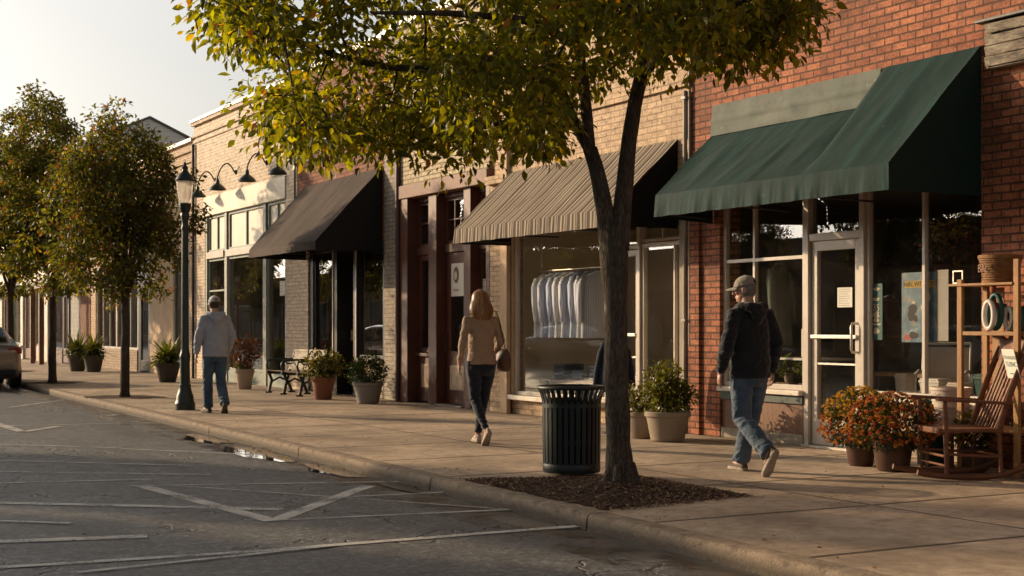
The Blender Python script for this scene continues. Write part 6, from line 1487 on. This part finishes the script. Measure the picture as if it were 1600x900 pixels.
    def dj(p):
        a = 0
        for n in 'LR':
            kn, an = J['kn' + n], J['an' + n]; a = max(a, math.exp(-((p - kn).length / .13) ** 2), .9 * math.exp(-((p - an).length / .16) ** 2))
        a = .35 + a + .5 * math.exp(-((p.z - .80 * k) / .10) ** 2)
        q = Vector((p.x * 5, p.y * 5, p.z * 13)); nz = noise.noise(q + Vector((p.y * 6, 0, p.y * 9))); 
        return (K.get('fold', 1) * 1.6 * (.0085 * a * (.35 - abs(nz) * 1.6) + .003 * noise.noise(p * 24) * a))
    me = remesh(m, .008, 2, dj); o = link_mesh('trousers', me, M[K['trousers']], r, smooth=180, abs_=False)
    # --- top
    m = MB()
    if female:
        m.oval(ov([(0, -.005, .895, .172, .128), (0, -.005, .93, .172, .13), (0, 0, 1.05, .150, .115), (0, le * .6, 1.22, .150, .122), (0, le, 1.35, .163, .11), (0, le, 1.42, .135, .085), (0, le, 1.465, .072, .066)]))
        sl = (.060, .053, .052, .049, .046, .042, .036)
    else:
        m.oval(ov([(0, -.0, .862, .184, .141), (0, -.0, .875, .187, .144), (0, 0, .92, .190, .145), (0, -.005, .98, .192, .148), (0, 0, 1.08, .188, .143), (0, le * .6, 1.22, .192, .142), (0, le, 1.33, .197, .134), (0, le, 1.40, .165, .112), (0, le, 1.455, .105, .085), (0, le, 1.49, .078, .072)]))
        sl = (.074, .070, .069, .066, .064, .058, .046)
        # hood lying on the shoulders
        m.tube([V_((-.105, le + .04, 1.455)), V_((-.118, le - .045, 1.47)), V_((-.075, le - .115, 1.465)), V_((0, le - .135, 1.455)), V_((.075, le - .115, 1.465)), V_((.118, le - .045, 1.47)), V_((.105, le + .04, 1.455))], [x * k for x in (.03, .038, .044, .046, .044, .038, .03)], 14)
        m.tube([V_((0, le - .12, 1.46)), V_((0, le - .15, 1.40)), V_((0, le - .135, 1.32))], [(.105 * k, .04 * k), (.085 * k, .036 * k), (.03 * k, .02 * k)], 16)
    cuffs = MB()
    for n in 'LR':
        a0 = J['sh' + n].lerp(V_((0, le, 1.36)), .3); s_, e_, w_ = J['sh' + n], J['el' + n], J['wr' + n]
        m.tube([a0, s_, s_.lerp(e_, .35), s_.lerp(e_, .75), e_, e_.lerp(w_, .55), e_.lerp(w_, .93)], [x * k for x in sl], 16)
    def dt(p):
        a = .5
        for n in 'LR':
            a += .9 * math.exp(-((p - J['el' + n]).length / .12) ** 2) + .8 * math.exp(-((p - J['wr' + n]).length / .10) ** 2) + .3 * math.exp(-((p - J['sh' + n]).length / .12) ** 2)
        if p.z < 1.02 * k: a += .6
        q = Vector((p.x * 6, p.y * 6, p.z * 9)); return K.get('tfold', 1) * 1.9 * (.0075 * a * (.3 - abs(noise.noise(q + Vector((p.z * 2, p.x * 4, 0)))) * 1.5) + .002 * noise.noise(p * 26))
    me = remesh(m, .0075, 2, dt); top = link_mesh(K['topname'], me, M[K['top']], r, smooth=180, abs_=False)
    if not female:
        m = MB(); L = [(.176, .132, .838), (.190, .145, .842), (.196, .150, .870), (.194, .148, .895), (.182, .139, .905)]; n_ = 60
        m.rings([[(rx * k * (1 + .006 * (i % 2)) * math.cos(2 * math.pi * i / n_), ry * k * (1 + .006 * (i % 2)) * math.sin(2 * math.pi * i / n_), z * k) for i in range(n_)] for rx, ry, z in L], caps=False); m.build('hem_band', M[K['top']], top, smooth=180, abs_=False)
        for n in 'LR':
            e_, w_ = J['el' + n], J['wr' + n]; MB().tube([e_.lerp(w_, .88), e_.lerp(w_, .91), e_.lerp(w_, 1.04), e_.lerp(w_, 1.06)], [x * k for x in (.040, .044, .041, .036)], 20).build('cuff', M[K['top']], top, smooth=180, abs_=False)
    # --- shoes
    for n in 'LR':
        FM = J['fm' + n]; m = MB(); q = k * (.88 if female else 1.0)
        sec = [(-.078, .028, .050), (-.062, .036, .075), (-.03, .038, .085), (.02, .040, .078), (.07, .044, .060), (.12, .048, .048), (.165, .044, .038), (.195, .030, .026), (.208, .012, .014)]
        rings = []
        for y, w_, h in sec:
            ring = []
            for i in range(16):
                a = 2 * math.pi * i / 16; cx, cz = math.cos(a), math.sin(a); ring.append(FM @ (Vector((w_ * cx * (1 - .25 * max(0, cz)), y, -.078 + (h * cz if cz > 0 else 0.004 * cz))) * q))
            rings.append(ring)
        m.rings(rings)
        if not female: m.tube([FM @ (Vector((0, -.03, -.03)) * q), FM @ (Vector((0, -.03, .03)) * q)], .043 * q, 14)
        sh = link_mesh('shoe', remesh(m, .005, 2), M[K['shoe']], r, smooth=180, abs_=False)
        m = MB(); out = [(-.084, 0), (-.078, .024), (-.05, .038), (0, .037), (.06, .045), (.12, .052), (.17, .047), (.20, .030), (.214, 0)]; pl = [(y, x) for y, x in out] + [(y, -x) for y, x in out[-2:0:-1]]
        m.rings([[FM @ (Vector((x * e, y, z)) * q) for y, x in pl] for z, e in ((-.100, .96), (-.098, 1.0), (-.078, 1.02), (-.072, .98))]); m.build('sole', M[K['sole']], sh, smooth=40, abs_=False)
    # --- hair and hat
    if K.get('cap'):
        m = MB(); nu, nv = 56, 14; c = Vector((0, .004, .148)); rx, ry, rz_ = .084, .107, .098; vs = {}
        for j in range(nv + 1):
            t = math.pi / 2 * j / nv
            for i in range(nu):
                a = 2 * math.pi * i / nu; vs[i, j] = len(m.v); m.v.append(tuple(HP((c.x + rx * math.cos(t) ** .85 * math.cos(a), c.y + ry * math.cos(t) ** .85 * math.sin(a), c.z + rz_ * math.sin(t) - .012 * math.sin(a) * (1 - j / nv)))))
        for j in range(nv):
            for i in range(nu):
                a = 2 * math.pi * (i + .5) / nu; da = abs((a - 1.5 * math.pi + math.pi) % (2 * math.pi) - math.pi)
                if 1 <= j <= 4 and da < .48 * math.sqrt(max(0, 1 - ((j - 1) / 4.2) ** 2)): continue
                m.f.append(((vs[i, j], vs[(i + 1) % nu, j], vs[(i + 1) % nu, j + 1], vs[i, j + 1]), 0)); m.c.append(None)
        cp = m.build('cap', M[K['cap']], r, smooth=180, abs_=False)
        sd = cp.modifiers.new('thickness', 'SOLIDIFY'); sd.thickness = .004
        m = MB(); n_, k_ = 16, 5
        for i in range(n_ + 1):
            for j in range(k_ + 1):
                a = math.pi * (.14 + .72 * i / n_); e = j / k_; x = rx * math.cos(a) * (1.0 + .05 * e); y = c.y + ry * math.sin(a) * (1) + .082 * e * math.sin(math.pi * i / n_) ** .6
                m.v.append(tuple(HP((x, y, c.z - .010 - .016 * e - 3.4 * x * x * (.6 + .4 * e)+.012))))
        m.f = [((i * (k_ + 1) + j, i * (k_ + 1) + j + 1, (i + 1) * (k_ + 1) + j + 1, (i + 1) * (k_ + 1) + j), 0) for i in range(n_) for j in range(k_)]; m.c = [None] * len(m.f)
        b = m.build('brim', M[K['cap']], cp, smooth=180, abs_=False); sd = b.modifiers.new('thickness', 'SOLIDIFY'); sd.thickness = .005
        MB().ell(HP((0, .004, .248)), tuple(k * x for x in (.008, .008, .005))).build('button', M[K['cap']], cp, smooth=180, abs_=False)
        m = MB(); nu, nv = 40, 16
        for j in range(nv + 1):
            z = .175 - .115 * j / nv
            for i in range(nu + 1):
                a = 1.5 * math.pi + (i / nu - .5) * 2 * (1.95 - .55 * (j / nv) ** 2); rr_ = math.sqrt(max(.1, 1 - ((z - .125) / .110) ** 2)); e = 1.03 - .03 * (j / nv) ** 3 + .012 * noise.noise((a * 14, z * 60, 1))
                m.v.append(tuple(HP((.076 * rr_ * e * math.cos(a) * 1.01, .005 + .096 * rr_ * e * math.sin(a), z))))
        for j in range(nv):
            for i in range(nu):
                q = j * (nu + 1) + i; g_ = random.uniform(.7, 1.3); m.cc = (g_, g_, g_); m.f.append(((q, q + 1, q + nu + 2, q + nu + 1), 0)); m.c.append(m.cc)
        m.build('hair', M[K['hair']], r, smooth=180, abs_=False)
    else:
        m = MB(); prof = [(0, -.094, -.165, .030, .018), (0, -.090, -.13, .062, .034), (0, -.082, -.08, .100, .052), (0, -.068, -.03, .124, .078), (0, -.046, .02, .126, .094), (0, -.024, .07, .113, .103), (0, -.008, .12, .092, .106), (0, .0, .17, .086, .100), (0, .0, .205, .066, .078), (0, .0, .232, .034, .042), (0, 0, .240, .01, .012)]
        def hr(z):
            for a, b in zip(prof, prof[1:]):
                if a[2] <= z <= b[2]: t = (z - a[2]) / (b[2] - a[2]); return [a[i] + (b[i] - a[i]) * t for i in range(5)]
            return prof[-1] if z > 0 else prof[0]
        n_ = 64; rings = []
        for j in range(34):
            z = -.165 + .405 * j / 33; cx, cy, _, rx, ry = hr(z); ring = []
            for i in range(n_):
                a = 2 * math.pi * i / n_; fr = max(0, math.sin(a)); e = 1 + .03 * noise.noise((a * 7, z * 3, 2)) - (.34 * fr if z < .18 else 0); ring.append(tuple(HP((rx * e * math.cos(a), cy + ry * e * math.sin(a) * (1 if math.sin(a) < 0 else (.62 if z < .17 else 1)), z))))
            rings.append(ring)
        m.cc = (.8, .8, .8); m.rings(rings); h = m.build('hair', M['hairblond'], r, smooth=180, abs_=False)
        m = MB()
        for i in range(900):
            a = math.pi + random.uniform(-.35, math.pi + .35); z1 = random.uniform(-.20, -.06) if math.sin(a) < -.3 else random.uniform(-.13, 0.0); ph = random.uniform(0, 6); pr = None; g_ = random.uniform(.55, 1.7); m.cc = (g_, g_ * random.uniform(.9, 1.05), g_ * random.uniform(.8, 1.0)); w_ = random.uniform(.0018, .0042); off = random.uniform(1.0, 1.05) if random.random() < .8 else random.uniform(1.04, 1.13)
            for j in range(13):
                t = j / 12; z = .238 + (z1 - .238) * t; cx, cy, _, rx, ry = hr(z); aa = a + .10 * math.sin(ph + t * 4) * t + .05 * math.sin(ph * 3 + t * 9) * t; e = off + .03 * math.sin(ph * 2 + 6 * t) * t
                p = HP((rx * e * math.cos(aa), cy + ry * e * math.sin(aa) * (1 if math.sin(aa) < 0 else .7), z)); tg = Vector((-math.sin(aa), math.cos(aa), 0)) * w_ * (1 - .6 * t ** 3)
                q = (p - tg, p + tg)
                if pr: m.quad(pr[0], pr[1], q[1], q[0])
                pr = q
        m.build('strands', M['hairblond'], h, abs_=False, fix=False)
    return r, J

# legs: knee (x off, y, z), ankle (x off, y, z), foot pitch, toe-out   (z above the ground with shoe sole 0.10 under the ankle)
gx, gy, gz = gnd(1172, 739)
person('man in black hooded sweatshirt, tan cap and jeans walking past the white door', (gx, gy, SW), R(-4), dict(k=1.005, legs={'R': [(.0, .13, .50), (-.02, .235, .100), R(0), R(6)], 'L': [(.03, .03, .485), (.04, -.33, .215), R(-58), R(4)]},
    arms={'L': [(-.255, -.03, 1.145), (-.275, .05, .905)], 'R': [(.25, -.05, 1.145), (.25, .03, .90)]}, top='hoodblack', topname='hooded_sweatshirt', trousers='jeans2', shoe='shoe', sole='sole', cap='capcloth', hair='hairgrey', turn=R(36), tilt=R(-4), lean=.015, slim=1.06, fold=1.25))
gx, gy, gz = gnd(336, 645)
person('man in grey hooded sweatshirt and pale cap walking away beside the lamp post', (gx, gy, SW), R(-2), dict(k=1.01, legs={'L': [(.01, .09, .505), (.01, .12, .100), R(0), R(10)], 'R': [(.0, .05, .495), (.0, -.22, .155), R(-38), R(12)]},
    arms={'L': [(-.255, -.04, 1.145), (-.27, .03, .90)], 'R': [(.255, -.03, 1.145), (.235, .13, .925)]}, top='hoodgrey', topname='hooded_sweatshirt', trousers='jeans', shoe='shoe2', sole='darksole', cap='capgrey', hair='hairbrown', turn=R(4), lean=.01, slim=1.0))
gx, gy, gz = gnd(752, 694)
wr, WJ = person('woman with long light brown hair in tan sweater and dark jeans walking away', (gx, gy, SW), R(-10), dict(female=True, k=.985, shw=.165, legs={'R': [(-.035, .10, .505), (-.075, .17, .100), R(0), R(4)], 'L': [(.035, .05, .495), (.075, -.22, .165), R(-46), R(2)]},
    arms={'L': [(-.235, -.07, 1.155), (-.262, -.03, .915)], 'R': [(.232, .0, 1.155), (.205, .16, 1.02)]}, top='tanknit', topname='sweater', trousers='navyjeans', shoe='shoe3', sole='sole', lean=.01, tfold=.8, fold=.7))
# shoulder bag
r = thing('shoulder_bag', 'brown leather shoulder bag hanging from the woman in tan sweater', 'bag', wr.location, R(-10))
m = MB(); rings = []
for z, lx, ly in ((.80, .02, .10), (.805, .045, .135), (.84, .065, .155), (.92, .066, .155), (1.0, .052, .14), (1.045, .022, .125), (1.05, .012, .12)):
    rings.append([(.255 + lx * math.copysign(abs(math.cos(a)) ** .7, math.cos(a)), .0 + ly * math.copysign(abs(math.sin(a)) ** .6, math.sin(a)), z) for a in [2 * math.pi * i / 28 for i in range(28)]])
m.rings(rings); bg_ = m.build('bag_body', M['bagleather'], r, smooth=60, abs_=False)
for dy in (-.10, .10): MB().tube([(.25, dy, 1.03), (.232, dy * .7, 1.15), (.205, dy * .42 - .01, 1.32), (.168, dy * .2 - .01, 1.462), (.150, dy * .2 - .01, 1.475)], [(.011, .004)] * 5, 8).build('strap', M['bagleather'], r, smooth=60, abs_=False)

# ================================================================== cars
def carpaint(name, c):
    t = NT(name); o = t.obj()
    return t.done(t.n('BsdfPrincipled', {'Base Color': c, 'Metallic': .55, 'Roughness': t.math('ADD', t.math('MULTIPLY', t.noise(o, 3, 4), .12), .26), 'Coat Weight': .8, 'Coat Roughness': .06}).outputs[0])
M['carpaint'] = carpaint('beige_silver_paint', (.36, .31, .26)); M['carwhite'] = carpaint('white_car_paint', (.65, .65, .64)); M['cargrey'] = carpaint('grey_car_paint', (.07, .08, .09))
M['carglass'] = basic('dark_car_glass', (.018, .022, .024), .05, .1, 3, 0, spec=.8); M['tyre'] = basic('tyre_rubber', (.015, .015, .015), .8, .2, 10, .2, 60); M['taillight'] = basic('red_lamp_glass', (.28, .012, .01), .15, .2, 20, 0, spec=.7); M['trim'] = basic('black_plastic_trim', (.015, .015, .016), .6, .15, 6, .1, 60); M['headlamp'] = basic('clear_lamp_glass', (.5, .5, .48), .1, .2, 20, 0, spec=.8); M['alloy'] = basic('alloy_rim', (.45, .44, .42), .3, .1, 10, 0, metal=.8)
def sedan(name, label, paint, loc, rz, group=None):
    """rear at y=0, nose at y=4.6"""
    r = thing(name, label, 'car', loc, rz, group)
    def lerp(tab, y):
        for a, b in zip(tab, tab[1:]):
            if a[0] <= y <= b[0]: t = (y - a[0]) / (b[0] - a[0]); t = t * t * (3 - 2 * t) if False else t; return [p + (q - p) * t for p, q in zip(a[1:], b[1:])]
        return tab[-1][1:]
    # y, half width, belt/deck height, floor height
    tab = [(0, .70, .86, .40), (.05, .80, .93, .32), (.18, .86, 1.0, .26), (.5, .90, 1.03, .22), (1.1, .91, 1.0, .2), (2.2, .915, .96, .2), (3.2, .91, .94, .2), (3.7, .89, .90, .22), (4.2, .84, .80, .24), (4.45, .76, .70, .28), (4.58, .62, .60, .36)]
    m = MB(); rings = []
    for i in range(47):
        y = 4.58 * i / 46; w_, zt, zb = lerp(tab, y); n = 9; half = [(.0, zb), (w_ * .80, zb), (w_ * .94, zb + .04), (w_ * .985, zb + .14), (w_, zb + (zt - zb) * .5), (w_ * .985, zt - .16), (w_ * .955, zt - .05), (w_ * .90, zt - .008), (w_ * .55, zt + .018), (0, zt + .025)]
        rings.append([(x, y, z) for x, z in half] + [(-x, y, z) for x, z in half[-2:0:-1]])
    m.rings(rings); b = m.build('body', M[paint], r, smooth=50, abs_=False)
    gt = [(.42, .70, 1.03), (.75, .68, 1.22), (1.15, .64, 1.385), (1.6, .61, 1.44), (2.2, .61, 1.45), (2.6, .63, 1.40), (3.0, .66, 1.22), (3.38, .70, .98)]
    m = MB(); rings = []
    for y, w_, zt in gt:
        wb = lerp(tab, y)[0] * .93; zb = lerp(tab, y)[1] - .03; half = [(0, zb), (wb, zb), (w_ + (wb - w_) * .12, zt - .07), (w_ * .93, zt - .02), (w_ * .6, zt), (0, zt + .01)]
        rings.append([(x, y, z) for x, z in half] + [(-x, y, z) for x, z in half[-2:0:-1]])
    m.rings(rings); m.build('roof', M[paint], r, smooth=40, abs_=False)
    def gl(y, t, side=1, out=.006):   # point on the cabin side at fraction t of the height
        for a, b_ in zip(gt, gt[1:]):
            if a[0] <= y <= b_[0]:
                s = (y - a[0]) / (b_[0] - a[0]); w_ = a[1] + (b_[1] - a[1]) * s; zt = a[2] + (b_[2] - a[2]) * s; break
        wb = lerp(tab, y)[0] * .93; zb = lerp(tab, y)[1] - .03; x1 = w_ + (wb - w_) * .12; z1 = zt - .07
        return (side * (wb + (x1 - wb) * t + out), y, zb + (z1 - zb) * t)
    for s in (-1, 1):
        for ya, yb in ((.85, 1.72), (1.80, 2.75)):
            m = MB(); N = 8; vs = []
            for i in range(N + 1): y = ya + (yb - ya) * i / N; vs += [gl(y, .16, s), gl(y, .93, s)]
            m.add(vs, [(2 * i, 2 * i + 1, 2 * i + 3, 2 * i + 2) for i in range(N)]); m.build('side_window', M['carglass'], r, abs_=False)
    for nm, sel in (('rear_window', ((.47, 1.06), (1.12, 1.372))), ('windscreen', ((3.33, 1.005), (2.64, 1.385)))):
        m = MB(); (ya, za), (yb, zb) = sel; N = 6; vs = []
        for i in range(N + 1):
            t = i / N; y = ya + (yb - ya) * t
            for a, b_ in zip(gt, gt[1:]):
                if a[0] <= y <= b_[0]: q = (y - a[0]) / (b_[0] - a[0]); w_ = a[1] + (b_[1] - a[1]) * q; zt = a[2] + (b_[2] - a[2]) * q
            for x in (-.88, -.6, 0, .6, .88): vs.append((x * w_, y, zt + .012 - (.028 if abs(x) > .8 else 0) + (.008 if x == 0 else 0)))
        m.add(vs, [(i * 5 + j, i * 5 + j + 1, i * 5 + j + 6, i * 5 + j + 5) for i in range(N) for j in range(4)]); m.build(nm, M['carglass'], r, smooth=180, abs_=False)
    for s in (-1, 1):
        for y in (.95, 3.65):
            MB().lathe([(.345, -.02), (.345, .02)], n=28).build('wheel_arch', M['black'], r, abs_=False).matrix_local = Matrix.Translation((s * .905, y, .34)) @ Matrix.Rotation(R(90), 4, 'Y')
            wl = MB().lathe([(.20, -.10), (.29, -.11), (.318, -.08), (.322, 0), (.318, .08), (.29, .11), (.20, .10)], n=32).build('wheel', M['tyre'], r, smooth=40, abs_=False); wl.matrix_local = Matrix.Translation((s * .83, y, .322)) @ Matrix.Rotation(R(90), 4, 'Y')
            m = MB(); m.lathe([(0, .085 * s), (.05, .095 * s), (.06, .09 * s)], n=20, caps=False); m.lathe([(.19, .09 * s), (.21, .112 * s), (.205, .06 * s), (.19, .05 * s), (0, .05 * s)], n=28, caps=False)
            for k in range(5): a = k * 2 * math.pi / 5; m.bar((.03 * math.cos(a), .03 * math.sin(a), .085 * s), (.195 * math.cos(a), .195 * math.sin(a), .092 * s), .055, .02, up=(0, 0, 1))
            m.build('rim', M['alloy'], wl, abs_=False)
        m = MB(); m.add([(s * .55, .035, .80), (s * .55, .02, .91), (s * .80, .075, .955), (s * .895, .33, .985), (s * .90, .36, .92), (s * .845, .09, .80)], [(0, 1, 2, 5), (5, 2, 3, 4)])
        for i in range(6): x, y, z = m.v[i]; m.v[i] = (x * 1.012, y - .012, z)
        m.build('tail_light', M['taillight'], r, abs_=False)
        MB().ell((s * .72, 4.40, .62), (.14, .12, .06)).build('headlight', M['headlamp'], r, smooth=180, abs_=False)
        m = MB(); m.ell((s * 1.0, 2.78, .99), (.09, .05, .065)); m.bar((s * .86, 2.78, .95), (s * .95, 2.78, .97), .05, .03); m.build('mirror', M['trim'], r, smooth=180, abs_=False)
    MB().box(-.72, .72, -.015, .12, .30, .46).build('rear_bumper', M['trim'], r, bevel=.03, abs_=False)
    MB().box(-.26, .26, -.006, .03, .66, .79).build('number_plate', M['paper'], r, bevel=.004, abs_=False)
    return r
kx = kerb_x(36)
car = sedan('parked_car', 'beige silver sedan parked at the kerb at the left edge', 'carpaint', (4.84, 33.1, 0), R(-1.4))
for i, (y, rz, p, lb) in enumerate([(40, 180, 'cargrey', 'middle one of three grey sedans parked across the road'), (31, 180, 'cargrey', 'grey sedan parked across the road next to the white one'), (49, 180, 'cargrey', 'farthest grey sedan parked across the road'), (22, 180, 'carwhite', 'white sedan parked across the road')]):
    sedan('parked_car', lb, p, (-5.1, y + 4.6, 0), R(rz), 'cars parked across the road')

# ================================================================== across the street (seen in the shop windows)
for y0, y1, h, mt in ((6, 19, 5.2, 'tanbrick'), (19.5, 34, 4.6, 'redbrick'), (34.5, 52, 4.4, 'creambrick'), (53, 75, 4.8, 'tanbrick'), (76, 110, 4.6, 'redbrick'), (111, 180, 8, 'creambrick'), (182, 320, 9, 'tanbrick')):  # last two blocks added out of view, to darken what far windows reflect
    b = thing('brick_building', {6: 'tall tan brick building across the road nearest the camera', 19.5: 'red brick building across the road beside the nearest tan one', 34.5: 'cream brick building across the road', 53: 'tan brick building across the road beyond the cream one', 76: 'distant red brick building across the road', 111: 'tall cream brick block added far across the road for dark reflections', 182: 'farthest tan brick block across the road, added for dark reflections'}[y0], 'building', (-10.6, (y0 + y1) / 2, .13))
    m = MB(); m.box(-18, -10.6, y0, y1, .0, h); m.box(-10.6, -10.5, y0, y1, h - .5, h - .3); m.build('wall', M[mt], b)
    y = y0 + .6
    while y + 2.2 < y1:
        f = MB().frame(-10.60, -10.52, y, y + 2.2, .6, 2.9, .08).build('window', M['white_frame'], b); MB().quad((-10.57, y, .6), (-10.57, y + 2.2, .6), (-10.57, y + 2.2, 2.9), (-10.57, y, 2.9)).build('pane', M['carglass'], f); y += 2.9
for o in bpy.data.objects:
    if o.name.split('.')[0] in ('road', 'gutter', 'road_markings', 'wet_gutter', 'puddle_water', 'parked_car'): o.location.z += .03
bpy.context.view_layer.update()
